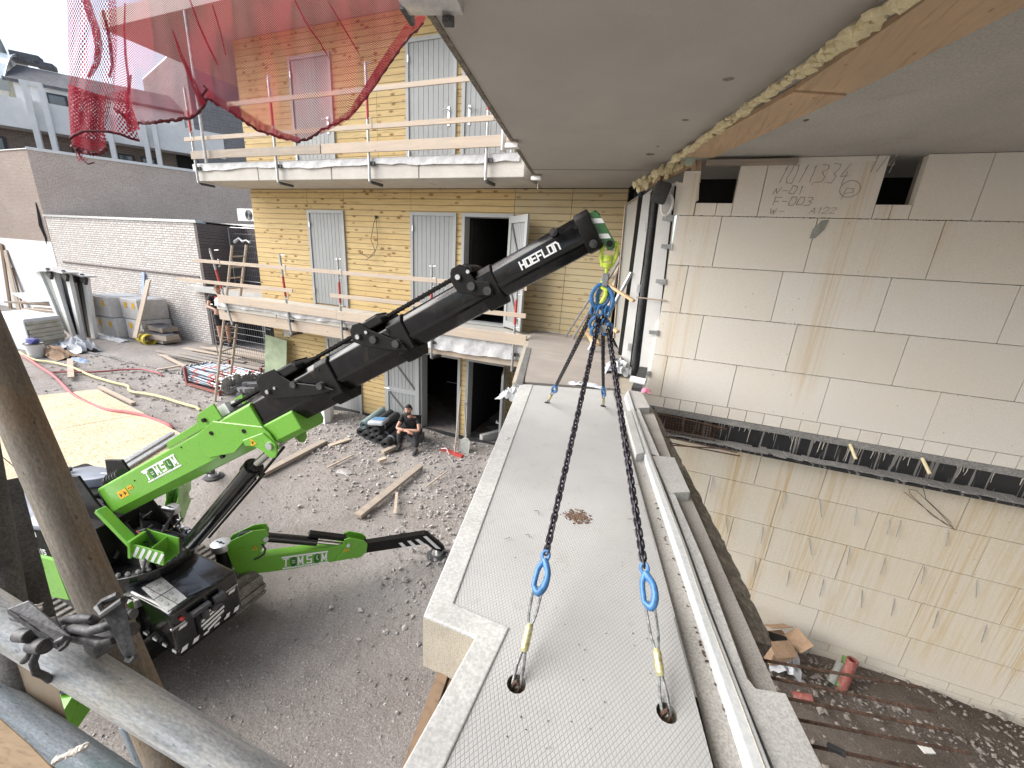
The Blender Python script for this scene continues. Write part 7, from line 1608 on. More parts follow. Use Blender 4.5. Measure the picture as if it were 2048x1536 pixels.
rnd = [0, 0, 0, 0, 0, 0, 0, 0]
for i, (c, d_, r_, tl) in enumerate(rl):
    t = thing('bitumen_roll', (c[0], c[1], GZ + c[2]), lbs[i], 'roll'); p = V((c[0], c[1], GZ + c[2] + .04)); d_ = V((d_[0], d_[1], .0)).normalized(); L_ = 1.05
    b = B(); b.pipe(p, p + d_ * L_, r_, r_ * .38, 20); b.out('roll_body', M('teal_wrap', (.24, .33, .34), .6, var=.15) if tl else m_rubber, t, smooth=True)
    if not tl: b = B(); b.tube([p + d_ * .22, p + d_ * .28], r_ * 1.02, 20, cap=False); b.out('paper_band', m_packtop, t, smooth=True)
    b = B(); n_ = 40; b.tube([p + d_ * -.004 + d_.cross(V((0, 0, 1))) * math.cos(a * .5) * r_ * (.4 + .55 * a / n_) + V((0, 0, 1)) * math.sin(a * .5) * r_ * (.4 + .55 * a / n_) for a in range(n_)], .0035, 4); b.out('spiral_edge', m_lead, t)
c = V((-5.98, 7.05, GZ + .52)); BG = thing('white_bag', c, 'white and blue plastic bag lying on the bitumen rolls', 'bag')
b = B(); b.box(c, (.36, .5, .10), Matrix.Rotation(.35, 3, 'Z') @ Matrix.Rotation(-.15, 3, 'X')); b.bev(.035, 3); b.out('sack', m_plastic, BG, smooth=True)
b = B(); b.box(c + V((-.01, .04, .055)), (.26, .28, .006), Matrix.Rotation(.35, 3, 'Z') @ Matrix.Rotation(-.15, 3, 'X')); b.out('blue_print', M('blue_print', (.10, .30, .55), .5), BG)
# broom and shovel
BM = thing('broom', g0(912, 905), 'red headed broom leaning at the strip of pine between the doorways', 'broom')
p = g0(905, 906, .05); b = B(); b.box(p + V((-.02, 0, 0)), (.62, .09, .07), Matrix.Rotation(-.15, 3, 'Z')); b.out('head', m_red, BM)
b = B(); b.tube([p + V((.05, 0, .03)), atY(922, 774, YF - .08)], .014, 8); b.out('handle', m_board_x, BM, smooth=True)
b = B(); b.tube([g0(882, 897, .12), g0(893, 897, .14), g0(898, 908, .03)], .013, 6); tag(b.out('bent_tube', m_white_m, base=g0(890, 900)), 'small bent white tube lying on the broom head', 'pipe')
SH = thing('shovel', g0(930, 905), 'grey flat shovel leaning beside the broom', 'shovel')
p = g0(928, 907, .02); b = B(); b.prism([p + V((-.12, 0, 0)), p + V((.12, 0, 0)), p + V((.13, .06, .30)), p + V((.05, .09, .36)), p + V((-.05, .09, .36)), p + V((-.13, .06, .30))], (0, -.015, .003)); b.out('blade', m_pvc_w, SH)
b = B(); b.tube([p + V((0, .09, .34)), atY(929, 806, YF - .07)], .016, 8); q = atY(929, 806, YF - .07); b.tube([q + V((-.07, 0, 0)), q + V((.07, 0, 0))], .014, 8); b.out('handle', m_board_old, SH, smooth=True)
b = B(); p = g0(985, 838, .1); b.box(V((-3.55, 8.5, GZ + .15)), (.12, .9, .2), Matrix.Rotation(-.5, 3, 'Z')); tag(b.out('stone_block', m_conc, base=(-3.55, 8.5, GZ)), 'grey block lying inside the right doorway', 'block')
crumple('flat_stone', (690, 945), GZ, .18, .1, .05, m_stone, 'flat broken tile piece on the soil', 'stone', 6, 51)

# ================================================================== people
def skin(name, chains, m, par, sub=2, root=None):
    """chains: lists of (point, radius); one continuous surface; joints with the same coordinates are merged"""
    me = bpy.data.meshes.new(name); vs, es, rs, ix = [], [], [], {}
    for ch in chains:
        prev = None
        for p, r in ch:
            k = tuple(round(a, 4) for a in p)
            if k not in ix: ix[k] = len(vs); vs.append(V(p)); rs.append(r if hasattr(r, '__len__') else (r, r))
            if prev is not None and prev != ix[k]: es.append((prev, ix[k]))
            prev = ix[k]
    me.from_pydata([tuple(v_ - WL[par.name]) for v_ in vs], es, []); o = bpy.data.objects.new(name, me); COL.objects.link(o); o.parent = par
    sk = o.modifiers.new('s', 'SKIN'); sk.use_smooth_shade = True; sb = o.modifiers.new('b', 'SUBSURF'); sb.levels = sub; sb.render_levels = sub
    for i, r in enumerate(rs): me.skin_vertices[0].data[i].radius = r
    me.skin_vertices[0].data[0].use_root = True
    dg = bpy.context.evaluated_depsgraph_get(); dg.update(); ev = o.evaluated_get(dg); nm = bpy.data.meshes.new_from_object(ev); o.modifiers.clear(); o.data = nm
    nm.materials.clear(); nm.materials.append(m)
    for p in nm.polygons: p.use_smooth = True
    WL[o.name] = WL[par.name]; return o
def frame(f, up=V((0, 0, 1))):
    f = V(f).normalized(); s = f.cross(up).normalized(); u = s.cross(f).normalized(); return f, s, u
def head(c, f, up, par, hm, beard=False, cap_h=.0):
    f, s, u = frame(f, up)
    P_ = lambda a, b_, d: c + f * a + s * b_ + u * d
    b = B(); g = bmesh.ops.create_icosphere(b.b, subdivisions=4, radius=1)
    for v_ in g['verts']:
        x, y, z_ = v_.co; ax, ay, az = .098, .076, .118
        if z_ < 0: ay *= 1 - .28 * (-z_) ** 1.5; ax *= 1 - .1 * (-z_)
        q = V((x * ax, y * ay, z_ * az))
        if x > .2:
            q.x -= .010 * max(0, 1 - abs(z_ - .12) / .2) * max(0, 1 - abs(abs(y) - .42) / .3)      # eye sockets
            q.x += .022 * max(0, 1 - abs(z_ + .14) / .26) * max(0, 1 - abs(y) / .22)                # nose
            q.x += .007 * max(0, 1 - abs(z_ + .50) / .1) * max(0, 1 - abs(y) / .35)                 # lips
            q.x += .010 * max(0, 1 - abs(z_ + .85) / .25) * max(0, 1 - abs(y) / .4)
        v_.co = P_(q.x, q.y, q.z)
    h = b.out('head', m_skin, par, smooth=True)
    b = B()
    for sg in (-1, 1): b.ball(P_(.084, sg * .031, .014), .0115, (1, 1, 1), 0, 2)
    b.out('eyes', m_white_m, h, smooth=True); b = B()
    for sg in (-1, 1): b.ball(P_(.0935, sg * .031, .014), .0045, (1, 1, 1), 0, 1); b.tube([P_(.092, sg * .014, .033), P_(.095, sg * .032, .039), P_(.082, sg * .052, .034)], .005, 5)
    b.tube([P_(.093, -.022, -.060), P_(.100, 0, -.058), P_(.093, .022, -.060)], .0025, 5)
    b.out('brows', hm, h); b = B()
    for sg in (-1, 1): b.tube([P_(-.005, sg * .074, .02), P_(-.01, sg * .084, .012), P_(-.004, sg * .078, -.022)], [.014, .016, .010], 6)
    b.out('ears', m_skin, h, smooth=True)
    b = B(); g = bmesh.ops.create_icosphere(b.b, subdivisions=3, radius=1); dl = []
    for v_ in g['verts']:
        x, y, z_ = v_.co
        if (z_ < .38 and x > .25) or z_ < -.25 or (z_ < .15 and x > -.05): dl.append(v_)
        k = 1.10 + random.uniform(-.04, .05); v_.co = P_(x * .104 * k, y * .080 * k, z_ * .120 * k + .004)
    bmesh.ops.delete(b.b, geom=dl, context='VERTS'); b.out('hair', hm, h, smooth=True)
    if beard:
        b = B(); b.tube([P_(.03, -.064, -.035), P_(.075, -.045, -.075), P_(.098, 0, -.10), P_(.075, .045, -.075), P_(.03, .064, -.035)], [.010, .018, .020, .018, .010], 8); b.tube([P_(.094, -.026, -.05), P_(.103, 0, -.043), P_(.094, .026, -.05)], .006, 6); b.out('beard', hm, h, smooth=True)
def hand(w_, d, palm_n, par_ch, side=1, curl=.5, L=.085):
    """chains for a palm with four fingers and a thumb rooted at wrist w_, pointing along d"""
    d, s, u = frame(d, palm_n); pm = w_ + d * .045; ch = [[(w_, (.024, .018)), (pm, (.034, .014))]]
    for k, (off, ln) in enumerate(((-.027, .062), (-.009, .072), (.009, .068), (.027, .052))):
        kn = w_ + d * L + s * off; a = kn + d * ln * .45 - u * ln * curl * .25; e = a + (d * (1 - curl) - u * curl).normalized() * ln * .5
        ch.append([(pm, (.034, .014)), (kn, .0105), (a, .009), (e, .0075)])
    tb = w_ + d * .03 + s * side * .035 - u * .004; ch.append([(pm, (.034, .014)), (tb, .012), (tb + (d * .8 + s * side * .7).normalized() * .035, .010), (tb + (d + s * side * .35).normalized() * .062, .008)])
    return ch
# seated man, leaning forward with forearms crossed on his knees
SM = thing('person', (-5.25, 7.25, GZ), 'seated man in black T-shirt and dark trousers, arms crossed, beside the rolls', 'person')
o = V((-5.22, 7.42, GZ)); fw = V((.22, -1, 0)).normalized(); sd = V((-fw.y, fw.x, 0)) * -1   # sd: his right? (picture left)
if sd.x > 0: sd = -sd
W = lambda a, s_, h: o + fw * a + sd * s_ + V((0, 0, h))
pel = W(0, 0, .34); ch_ = W(.20, 0, .66); nk = W(.27, 0, .80)
body = [[(pel, (.15, .13)), (W(.08, 0, .47), (.145, .12)), (ch_, (.17, .125)), (W(.25, 0, .76), (.10, .08)), (nk, (.055, .055)), (W(.30, 0, .86), .05)]]
kl, kr = W(.42, .20, .44), W(.42, -.20, .45); al, ar = W(.40, .20, .10), W(.52, -.25, .10)
sl_, sr_ = W(.22, .19, .73), W(.22, -.19, .73); ell, elr = W(.40, .27, .50), W(.40, -.27, .50); wl_, wr_ = W(.50, -.05, .50), W(.46, .06, .515)
legs = [[(pel, (.15, .13)), (W(.10, .11, .36), .095), (kl, .066), (kl.lerp(al, .4), .058), (al, .042)], [(pel, (.15, .13)), (W(.10, -.11, .36), .095), (kr, .066), (kr.lerp(ar, .4), .058), (ar, .042)]]
arms = [[(ch_, (.17, .125)), (sl_, .062), (sl_.lerp(ell, .5), .047), (ell, .041), (ell.lerp(wl_, .4), .038), (wl_, .026)], [(ch_, (.17, .125)), (sr_, .062), (sr_.lerp(elr, .5), .047), (elr, .041), (elr.lerp(wr_, .4), .038), (wr_, .026)]]
skin('body', body + arms + legs + hand(wl_, (wl_ - ell) + V((0, 0, -.05)), V((0, 0, 1)), None, 1, .5)[0:] + hand(wr_, (wr_ - elr) + V((0, 0, -.02)), V((0, 0, 1)), None, -1, .5), m_skin, SM)
skin('shirt', [[(W(-.005, 0, .36), (.172, .152)), (W(.08, 0, .47), (.166, .142)), (W(.195, 0, .655), (.19, .147)), (W(.25, 0, .755), (.115, .095))], [(W(.195, 0, .655), (.19, .147)), (sl_, .078), (sl_.lerp(ell, .52), .064)], [(W(.195, 0, .655), (.19, .147)), (sr_, .078), (sr_.lerp(elr, .52), .064)]], m_cloth, SM)
skin('trousers', [[(W(-.02, 0, .32), (.175, .14)), (W(.10, .11, .355), .115), (kl, .085), (kl.lerp(al, .45), .076), (al + V((0, 0, .02)), .062)], [(W(-.02, 0, .32), (.175, .14)), (W(.10, -.11, .355), .115), (kr, .085), (kr.lerp(ar, .45), .076), (ar + V((0, 0, .02)), .062)]], m_trous, SM)
for a_ in (al, ar):
    s_ = skin('shoe', [[(a_ + V((0, 0, -.02)) - fw * .05, (.05, .045)), (a_ + fw * .06 + V((0, 0, -.045)), (.052, .04)), (a_ + fw * .17 + V((0, 0, -.06)), (.045, .03)), (a_ + fw * .21 + V((0, 0, -.065)), (.03, .02))]], m_shoe, SM)
head(W(.355, 0, .965), fw + V((.05, 0, .10)), V((0, 0, 1)) + fw * .35, SM, m_hair, True)
b = B(); b.bb(-5.38, -5.06, 7.32, 7.6, GZ, GZ + .24); tag(b.out('seat_block', m_slate, base=(-5.2, 7.5, GZ)), 'dark block the seated man rests on', 'block')
# man on the ladder at the end of the balcony
LM = thing('person', atY(445, 690, 7.5), 'man in black T-shirt and shorts with red pouch on the ladder by the balcony end', 'person')
hd_ = atY(436, 579, 7.5); fw = V((.75, -.65, 0)).normalized(); sd = V((fw.y, -fw.x, 0)); o = V((hd_.x, hd_.y, hd_.z - 1.60))
W = lambda a, s_, h: o + fw * a + sd * s_ + V((0, 0, h))
pel = W(-.02, 0, .92); ch_ = W(-.0, 0, 1.28); 
sL, sR = W(0, -.19, 1.40), W(0, .19, 1.40); eL, eR = W(.10, -.27, 1.15), W(.12, .27, 1.14); wL, wR = W(.33, -.15, 1.12), W(.34, .10, 1.10)
kL, kR = W(.10, -.11, .52), W(.02, .10, .50); aL, aR = W(.05, -.10, .10), W(-.05, .10, .09)
skin('body', [[(pel, (.15, .11)), (W(-.01, 0, 1.1), (.135, .10)), (ch_, (.17, .115)), (W(0, 0, 1.42), (.09, .07)), (W(.0, 0, 1.47), (.055, .055)), (W(.01, 0, 1.53), .05)],
              [(ch_, (.17, .115)), (sL, .06), (sL.lerp(eL, .5), .047), (eL, .04), (wL, .027)], [(ch_, (.17, .115)), (sR, .06), (sR.lerp(eR, .5), .047), (eR, .04), (wR, .027)],
              [(pel, (.15, .11)), (W(0, -.10, .85), .09), (kL, .06), (kL.lerp(aL, .4), .06), (aL, .04)], [(pel, (.15, .11)), (W(0, .10, .85), .09), (kR, .06), (kR.lerp(aR, .4), .06), (aR, .04)]]
     + hand(wL, wL - eL, V((0, 0, 1)), None, -1, .6) + hand(wR, wR - eR, V((0, 0, 1)), None, 1, .6), m_skin, LM)
skin('shirt', [[(W(-.02, 0, .95), (.165, .125)), (W(-.01, 0, 1.1), (.155, .12)), (W(0, 0, 1.28), (.185, .135)), (W(0, 0, 1.42), (.105, .085))], [(W(0, 0, 1.28), (.185, .135)), (sL, .074), (sL.lerp(eL, .5), .062)], [(W(0, 0, 1.28), (.185, .135)), (sR, .074), (sR.lerp(eR, .5), .062)]], m_cloth, LM)
skin('shorts', [[(W(-.02, 0, .93), (.17, .13)), (W(0, -.10, .83), .115), (kL + V((0, 0, .06)), .085)], [(W(-.02, 0, .93), (.17, .13)), (W(0, .10, .83), .115), (kR + V((0, 0, .06)), .085)]], m_trous, LM)
b = B(); c_ = W(-.05, -.2, 1.0); b.box(c_, (.12, .10, .24), Matrix.Rotation(.3, 3, 'Z')); b.bev(.03, 2); b.out('red_pouch', m_clothred, LM, smooth=True)
b = B(); b.box(W(-.04, -.17, .82), (.14, .12, .16)); b.bev(.03, 2); b.out('tool_pouch', m_cloth, LM, smooth=True)
b = B(); b.box(W(.12, .02, 1.36), (.06, .16, .12)); b.bev(.02, 2); b.out('red_collar', m_clothred, LM, smooth=True)
for a_ in (aL, aR): skin('shoe', [[(a_ + V((0, 0, -.03)) - fw * .05, (.05, .045)), (a_ + fw * .06 + V((0, 0, -.05)), (.05, .04)), (a_ + fw * .19 + V((0, 0, -.06)), (.035, .025))]], m_shoe, LM)
head(W(.045, 0, 1.60), fw + V((0, 0, -.15)), V((0, 0, 1)), LM, m_hair_b)
# ================================================================== scaffold tubes close to the camera
def ptube(name, a, c, r, m, label, cat='scaffold tube', n=28, grp=None):
    a, c = V(a), V(c); L_ = (c - a).length; b = B(); b.pipe((0, 0, 0), (0, 0, L_), r, r * .86, n); o = b.out(name, m, smooth=True); o.location = a; o.rotation_mode = 'QUATERNION'; o.rotation_quaternion = (c - a).to_track_quat('Z', 'Y')
    return tag(o, label, cat, grp)
r_ = .0242
s_a, s_b = atD(-52, 620, .585), atD(225, 1262, .585); dS = (s_b - s_a).normalized()
ptube('scaffold_standard', s_a - dS * 1.6, s_b + dS * 1.6, r_, m_galv_o, 'thick rusty scaffold tube rising from the clamp at the lower left')
d_a, d_b = atD(-72, 700, .80), atD(26, 1260, .76); dD = (d_b - d_a).normalized()
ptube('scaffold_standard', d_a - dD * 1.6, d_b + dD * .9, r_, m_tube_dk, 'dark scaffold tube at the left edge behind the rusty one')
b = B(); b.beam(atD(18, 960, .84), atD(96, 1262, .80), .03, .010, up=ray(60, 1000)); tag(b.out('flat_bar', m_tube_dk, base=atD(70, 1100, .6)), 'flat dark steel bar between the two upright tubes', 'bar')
l_a, l_b = atD(12, 1246, .535), atD(418, 1497, .53); dL_ = (l_b - l_a).normalized()
ptube('scaffold_ledger', l_a - dL_ * 1.0, l_b + dL_ * .6, r_, m_galv_f, 'bright galvanised scaffold tube running diagonally across the lower left corner')
t_a, t_b = atD(40, 1430, .72), atD(245, 1570, .70); dT = (t_b - t_a).normalized()
ptube('scaffold_ledger', t_a - dT * 1.0, t_b + dT * .7, r_, m_tube_teal, 'bluish scaffold tube below the bright one in the corner')
b = B(); b.ball(atD(150, 1478, .47), .008); b.b.free()
b = B(); random.seed(6)
for i in range(16): t = i / 15; p = atD(112, 1520, .66).lerp(atD(172, 1492, .66), t); b.ball(p, random.uniform(.003, .0065), (1.3, 1, .8), .4)
tag(b.out('mortar_blob', m_mortar, base=atD(140, 1505, .47)), 'dried white mortar smear on the bluish tube', 'mortar')
b = B(); P1, P2 = atD(-30, 1412, .40), atD(140, 1570, .40); b.beam(P1, P2, .012, .10, up=V((.3, -.1, 1))); b.b.free()
b = B(); qd = [atD(-40, 1400, .56), atD(62, 1490, .56), atD(130, 1560, .56), atD(-60, 1640, .56)]; b.prism(qd, ray(40, 1500).normalized() * .03); b.bev(.002, 1)
tag(b.out('plank_end', wood('plank_close', (.50, .36, .24), 0, .65, None, 0, gscale=4), base=qd[0]), 'pale wooden plank edge in the bottom left corner', 'plank')
b = B(); qd = [atD(-20, 1268, .74), atD(52, 1322, .74), atD(112, 1362, .74), atD(152, 1500, .74), atD(20, 1430, .74), atD(-20, 1390, .74)]; b.prism(qd, ray(60, 1380).normalized() * .035)
tag(b.out('board_upright', wood('board_close', (.22, .155, .105), 2, .6, None, 0, weather=(.36, .31, .24), gscale=3), base=qd[0]), 'brown upright board behind the bright scaffold tube', 'board')
ptube('scaffold_brace', atD(262, 1440, .9), atD(330, 1600, .9), r_ * .9, m_tube_teal, 'short dark tube end under the bright scaffold tube')
# wedge coupler at the crossing
CP = thing('scaffold_coupler', atD(150, 1300, .4), 'black iron wedge coupler with chain links clamping the scaffold tubes', 'coupler')
def cp(px, py, d): return atD(px, py, d * 1.42)
nC = ray(150, 1280).normalized()
def ringat(pts, r, name, m): b = B(); b.tube([cp(*p) for p in pts], r * 1.12, 12); return b.out(name, m, CP, smooth=True)
ringat([(70, 1240, .352), (62, 1262, .345), (66, 1290, .343), (60, 1310, .345), (48, 1322, .352)], .0034, 'hook_bar', m_clamp)
ringat([(90, 1290, .345), (74, 1305, .343), (66, 1325, .343), (72, 1345, .347), (90, 1352, .352), (100, 1360, .36)], .0036, 'hook_bar', m_clamp)
ringat([(112, 1246, .37), (135, 1240, .362), (160, 1236, .357), (180, 1238, .357), (195, 1245, .36)], .0048, 'tie_bar', m_clamp)
ringat([(125, 1262, .365), (150, 1256, .355), (180, 1262, .349), (215, 1252, .347), (240, 1240, .352), (258, 1225, .362)], .0052, 'tie_bar', m_clamp)
ringat([(130, 1270, .37), (165, 1278, .357), (200, 1285, .352), (225, 1280, .352), (248, 1262, .36)], .0052, 'tie_bar', m_clamp)
for (a, c, rr_) in (((38, 1270, .350), (62, 1272, .342), .0062), ((66, 1290, .347), (92, 1292, .339), .0068), ((30, 1232, .358), (48, 1237, .352), .004)):
    b = B(); b.tube([cp(*a), cp(*c)], rr_ * 1.3, 14); b.bev(.001, 1); b.out('bolt_head', m_clamp, CP, smooth=True)
b = B(); b.prism([cp(14, 1218, .345), cp(58, 1200, .352), cp(142, 1272, .350), cp(118, 1300, .342), cp(112, 1284, .342)], nC * 0.0090); b.bev(.0012, 1); b.out('wedge', m_clamp_l, CP)
b = B(); b.prism([cp(14, 1219, .344), cp(112, 1285, .341), cp(118, 1301, .341), cp(100, 1292, .342), cp(16, 1228, .345)], nC * 0.0060); b.out('wedge_lip', m_clamp, CP)
b = B(); b.tube([cp(112, 1284, .340), cp(128, 1276, .341), cp(139, 1277, .343), cp(132, 1290, .341), cp(120, 1299, .340)], .003, 8); b.out('wedge_curl', m_clamp, CP)
b = B(); b.prism([cp(96, 1236, .352), cp(112, 1232, .356), cp(126, 1262, .352), cp(110, 1266, .348)], nC * 0.0120); b.bev(.0012, 1); b.out('lug', m_clamp_l, CP)
# U shaped wedge socket
b = B(); prof = [(196, 1214), (206, 1203), (222, 1196), (234, 1191)]
ua, ub, uc, ud_ = cp(194, 1214, .348), cp(210, 1228, .343), cp(247, 1212, .345), cp(234, 1191, .352)
b.prism([cp(206, 1228, .344), cp(248, 1200, .346), cp(273, 1312, .352), cp(252, 1318, .350)], nC * 0.0060)
b.prism([cp(194, 1212, .349), cp(207, 1228, .344), cp(252, 1318, .350), cp(240, 1300, .354)], nC * 0.0060)
b.bev(.001, 1); b.out('wedge_socket', m_clamp, CP)
b = B(); b.tube([cp(248, 1200, .345), cp(207, 1229, .343), cp(196, 1216, .347), cp(206, 1204, .353), cp(236, 1190, .357)], .0048, 8); b.out('socket_rim', m_clamp, CP, smooth=True)
b = B(); b.tube([cp(252, 1318, .349), cp(262, 1322, .349), cp(272, 1312, .350)], .003, 8); b.out('socket_tip', m_clamp, CP, smooth=True)
b = B(); b.tube([cp(248, 1262, .36), cp(266, 1258, .358)], .0085, 12); b.tube([cp(256, 1230, .36), cp(268, 1228, .36)], .0065, 12); b.out('bolt_head', m_clamp, CP, smooth=True)
b = B(); b.box(cp(205, 1282, .38), (.03, .03, .022)); b.bev(.004, 2); b.out('hinge_body', m_clamp, CP, smooth=True)
b = B(); random.seed(16)
for i in range(10): b.ball(cp(38 + i * 4, 1212 - abs(4 - i) * -1.2, .356), random.uniform(.003, .007), (1.3, 1, .8), .4)
b.out('mortar_crust', m_mortar, CP)

# ================================================================== red debris netting
NT = thing('debris_netting', atD(500, 100, 2.4), 'red knitted debris netting hanging in folds from above, upper left', 'netting')
def net(name, cols, ny, dfun, par, ucell=.0165, fold=1.0, top=None):
    """cols: list of (top xy, mid xy, bottom xy) pixel rays given a real depth; u,v follow real lengths"""
    b = B(); nx = len(cols); ul = b.b.loops.layers.uv.new('UVMap'); G_ = []
    for i, (t0, m0, b0) in enumerate(cols):
        col = []
        for j in range(ny + 1):
            f = j / ny; x = t0[0] * (1 - f) ** 2 + 2 * f * (1 - f) * m0[0] + f * f * b0[0]; y = t0[1] * (1 - f) ** 2 + 2 * f * (1 - f) * m0[1] + f * f * b0[1]
            col.append(atD(x, y, dfun(x, y, i / (nx - 1), f)))
        G_.append(col)
    us = [0.0]
    for i in range(1, nx): us.append(us[-1] + sum((G_[i][j] - G_[i - 1][j]).length for j in (0, ny // 2, ny)) / 3)
    vv = [[b.b.verts.new(p) for p in col] for col in G_]
    vl = []
    for i in range(nx):
        a = [0.0]
        for j in range(ny): a.append(a[-1] + (G_[i][j + 1] - G_[i][j]).length)
        vl.append(a)
    vm = [sum(c[j] for c in vl) / nx for j in range(ny + 1)]
    for i in range(nx - 1):
        for j in range(ny):
            f_ = b.b.faces.new([vv[i][j], vv[i + 1][j], vv[i + 1][j + 1], vv[i][j + 1]])
            for l, (a, c) in zip(f_.loops, ((i, j), (i + 1, j), (i + 1, j + 1), (i, j + 1))): l[ul].uv = (us[a] / ucell, vm[c] / ucell * 1.1)
    o = b.out(name, m_net, par, smooth=True)
    return o, [c[-1] for c in G_]
def interp(tab, x):
    for (x0, y0), (x1, y1) in zip(tab, tab[1:]):
        if x0 <= x <= x1: return y0 + (y1 - y0) * (x - x0) / (x1 - x0)
    return tab[-1][1] if x > tab[-1][0] else tab[0][1]
bot = [(228, 215), (262, 246), (300, 246), (345, 241), (385, 235), (405, 218), (412, 195), (425, 203), (450, 215), (480, 237), (515, 260), (560, 275), (598, 283), (622, 276), (640, 262), (675, 246), (700, 232), (718, 212), (740, 185), (765, 148), (795, 105), (822, 70), (846, 48)]
def dm(x, y, a, f): 
    d_ = 1.75 + (x - 130) / 720 * 1.25
    w1_ = 1 - abs(max(-1, min(1, (x - 405 + (230 - y) * .35) / 26))); w2_ = 1 - abs(max(-1, min(1, (x - 452 + (200 - y) * .3) / 18)))
    return d_ + .05 * math.sin(x * .045 + y * .008) + .025 * math.sin(x * .11 - y * .02 + 1) + .03 * math.sin(y * .03 + x * .012) - .07 * w1_ - .05 * w2_
cols = []
for i in range(150):
    t = i / 149; xb = 228 + (846 - 228) * t; yb_ = interp(bot, xb) + 1.2 * math.sin(i * 1.3); xt = 205 + (900 - 205) * t
    cols.append(((xt, -160), ((xt + xb) / 2 + (10 if xb < 420 else -6) * math.sin(t * 9), -10), (xb, yb_)))
o, hem = net('net_sheet', cols, 60, dm, NT)
b = B(); b.tube([p + V((0, 0, random.uniform(-.003, .003))) for p in hem], [.0055 + .002 * (i % 3) for i in range(len(hem))], 6); b.out('hem_cord', m_nethem, o, smooth=True)
# folded border band right of the dip (double layer) and the hem fold in the middle
for (pts, wpx) in ((([(412, 192), (440, 212), (480, 236), (520, 260), (560, 276), (598, 282)]), (16, 16, 18, 16, 12, 6)), (([(640, 268), (700, 236), (722, 210), (748, 172), (785, 115), (815, 70), (850, 40)]), (6, 14, 22, 26, 26, 22, 14))):
    cs = []
    n_ = 50
    for i in range(n_):
        t = i / (n_ - 1) * (len(pts) - 1); k = min(int(t), len(pts) - 2); f = t - k; x = pts[k][0] + (pts[k + 1][0] - pts[k][0]) * f; y = pts[k][1] + (pts[k + 1][1] - pts[k][1]) * f; w_ = wpx[k] + (wpx[k + 1] - wpx[k]) * f
        cs.append(((x + (3 if x < 620 else -3), y - w_), (x, y - w_ / 2), (x, y + 2)))
    for dd_ in (-.03, .03):
        net('folded_border', cs, 6, lambda x, y, a, f, dd_=dd_: dm(x, y, a, f) + dd_ + .01 * math.sin(x * .3), NT, ucell=.018)
# the loose tail on the left
def dt(x, y, a, f): return 1.62 + .05 * math.sin(a * 7 + f * 2) + .02 * math.sin(x * .2 + y * .05)
cols = []
for i in range(46):
    t = i / 45; cols.append(((131 + 84 * t, -150), (136 + 122 * t, 120), (140 + 66 * t, 268 + 6 * math.sin(t * 3)))) 
o, hem = net('net_tail', cols, 60, dt, NT, ucell=.026)
cols = []
for i in range(30):
    t = i / 29; cols.append(((158 + 58 * t, -150), (185 + 48 * t, 110 - 10 * t), (205 + 12 * t - 40 * (1 - t) * .3, 190))) 
fold_ = [(165, -20, 16), (178, 20, 16), (192, 60, 17), (198, 95, 16), (194, 125, 14), (184, 145, 11), (176, 155, 8)]
def band(pts, dd_, nm='net_fold', n_=44, uc=.012):
    cs = []
    for i in range(n_):
        t = i / (n_ - 1) * (len(pts) - 1); k = min(int(t), len(pts) - 2); f = t - k; x, y, w_ = [pts[k][q] + (pts[k + 1][q] - pts[k][q]) * f for q in range(3)]
        dx, dy = pts[k + 1][0] - pts[k][0], pts[k + 1][1] - pts[k][1]; l = math.hypot(dx, dy); nx_, ny_ = -dy / l, dx / l
        cs.append(((x - nx_ * w_ / 2, y - ny_ * w_ / 2), (x, y), (x + nx_ * w_ / 2, y + ny_ * w_ / 2)))
    for q in range(3): net(nm, cs, 5, lambda x, y, a, f, q=q: (1.56 if x < 300 else dm(x, y, a, f) - .05) + .012 * q + dd_ + .01 * math.sin(f * 3.1), NT, ucell=uc + .002 * q)
band(fold_, 0)
band([(205, 20, 6), (216, 60, 7), (222, 100, 8), (225, 130, 7), (219, 155, 6)], .01)
band([(262, 150, 5), (256, 190, 8), (258, 215, 13), (262, 240, 22), (268, 262, 26)], .0)
band([(250, 5, 3), (249, 60, 5), (251, 110, 6), (256, 150, 5), (258, 190, 7)], .0)
band([(345, 60, 3), (362, 110, 6), (380, 150, 9), (395, 185, 12), (405, 210, 15)], .02)
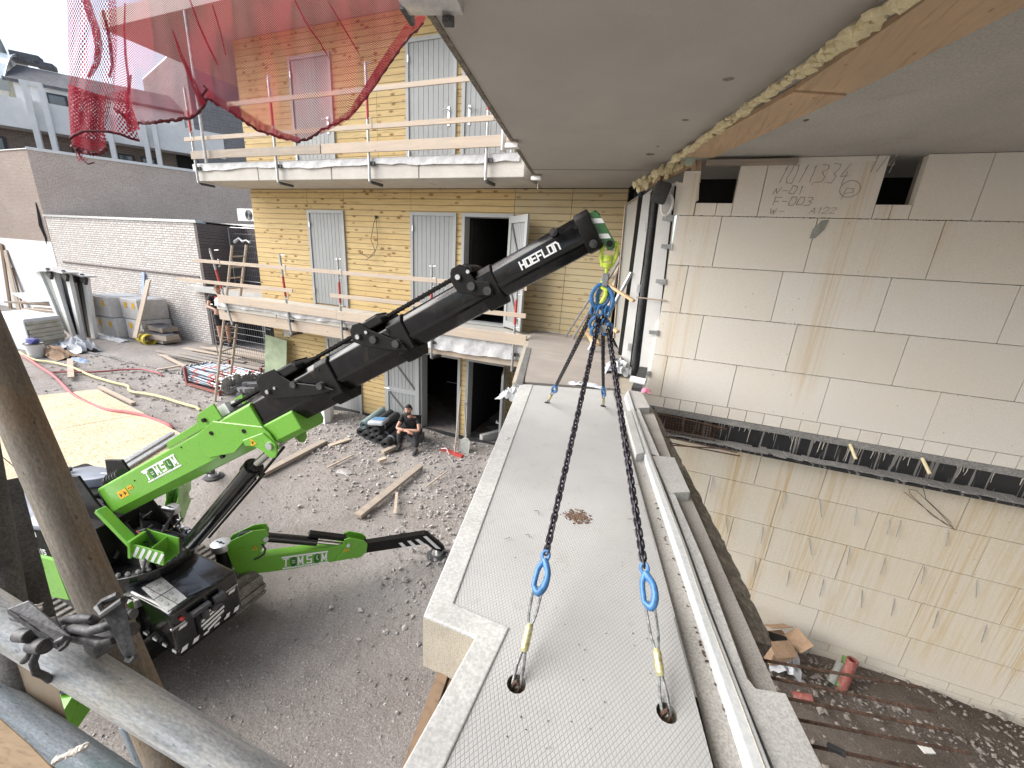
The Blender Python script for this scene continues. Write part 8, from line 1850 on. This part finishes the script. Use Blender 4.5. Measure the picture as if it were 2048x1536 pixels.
band([(380, 0, 3), (398, 50, 4), (418, 95, 4), (436, 130, 3)], .0); band([(425, 10, 3), (440, 60, 3), (452, 110, 3)], .0); band([(590, 0, 3), (612, 45, 4), (640, 85, 3), (660, 120, 2)], .0); band([(655, 0, 2), (690, 60, 3), (720, 110, 2)], .0)
# dense bag at the tail end
for q in range(3):
    cols = []
    for i in range(34):
        t = i / 33; xt, xb = 138 + 78 * t, 143 + 70 * t; yb_ = interp([(143, 292), (160, 303), (185, 308), (200, 307), (213, 296)], xb)
        cols.append(((xt - 2, 168 + 26 * t), (136 + 66 * t, 225), (xb, yb_ - 8 * q)))
    o, hem = net('net_bag', cols, 26, lambda x, y, a, f, q=q: 1.58 + .03 * q + .006 * math.sin(x * .2 + q), NT, ucell=.015 + .002 * q)
    if q == 0: b = B(); b.tube(hem, [.005 + .002 * (i % 3) for i in range(len(hem))], 6); b.out('hem_cord', m_nethem, o, smooth=True)
b = B(); b.tube([atD(140, 277, 1.56), atD(150, 270, 1.56), (atD(168, 262, 1.55)), atD(190, 262, 1.56), atD(215, 263, 1.57), atD(240, 268, 1.6), atD(262, 277, 1.62), atD(279, 281, 1.64)], .005, 7); b.out('hem_cord', m_nethem, NT, smooth=True)
cols = []
for i in range(30):
    t = i / 29; xb = 195 + 84 * t; cols.append(((192 + 60 * t, 192 - 12 * t), (200 + 66 * t, 225), (xb, 262 + 20 * t * t)))
net('net_corner', cols, 24, lambda x, y, a, f: 1.6 + .03 * math.sin(x * .1), NT, ucell=.022)
cols = [((150 + 10 * t, 302), (150 + 14 * t, 312), (158 + 20 * t, 324 - 3 * t)) for t in (0, .3, .6, 1)]
net('net_shred', cols, 6, lambda x, y, a, f: 1.58, NT, ucell=.014)
b = B(); b.tube([atD(155, 303, 1.58), atD(163, 318, 1.58), atD(176, 328, 1.58), atD(188, 325, 1.58)], .003, 6); b.out('loose_thread', m_nethem, NT)
b = B(); b.tube([atD(412, 200, 2.15), atD(404, 192, 2.15), atD(414, 178, 2.14), atD(408, 172, 2.14)], .006, 6); b.out('tie', m_nethem, NT)
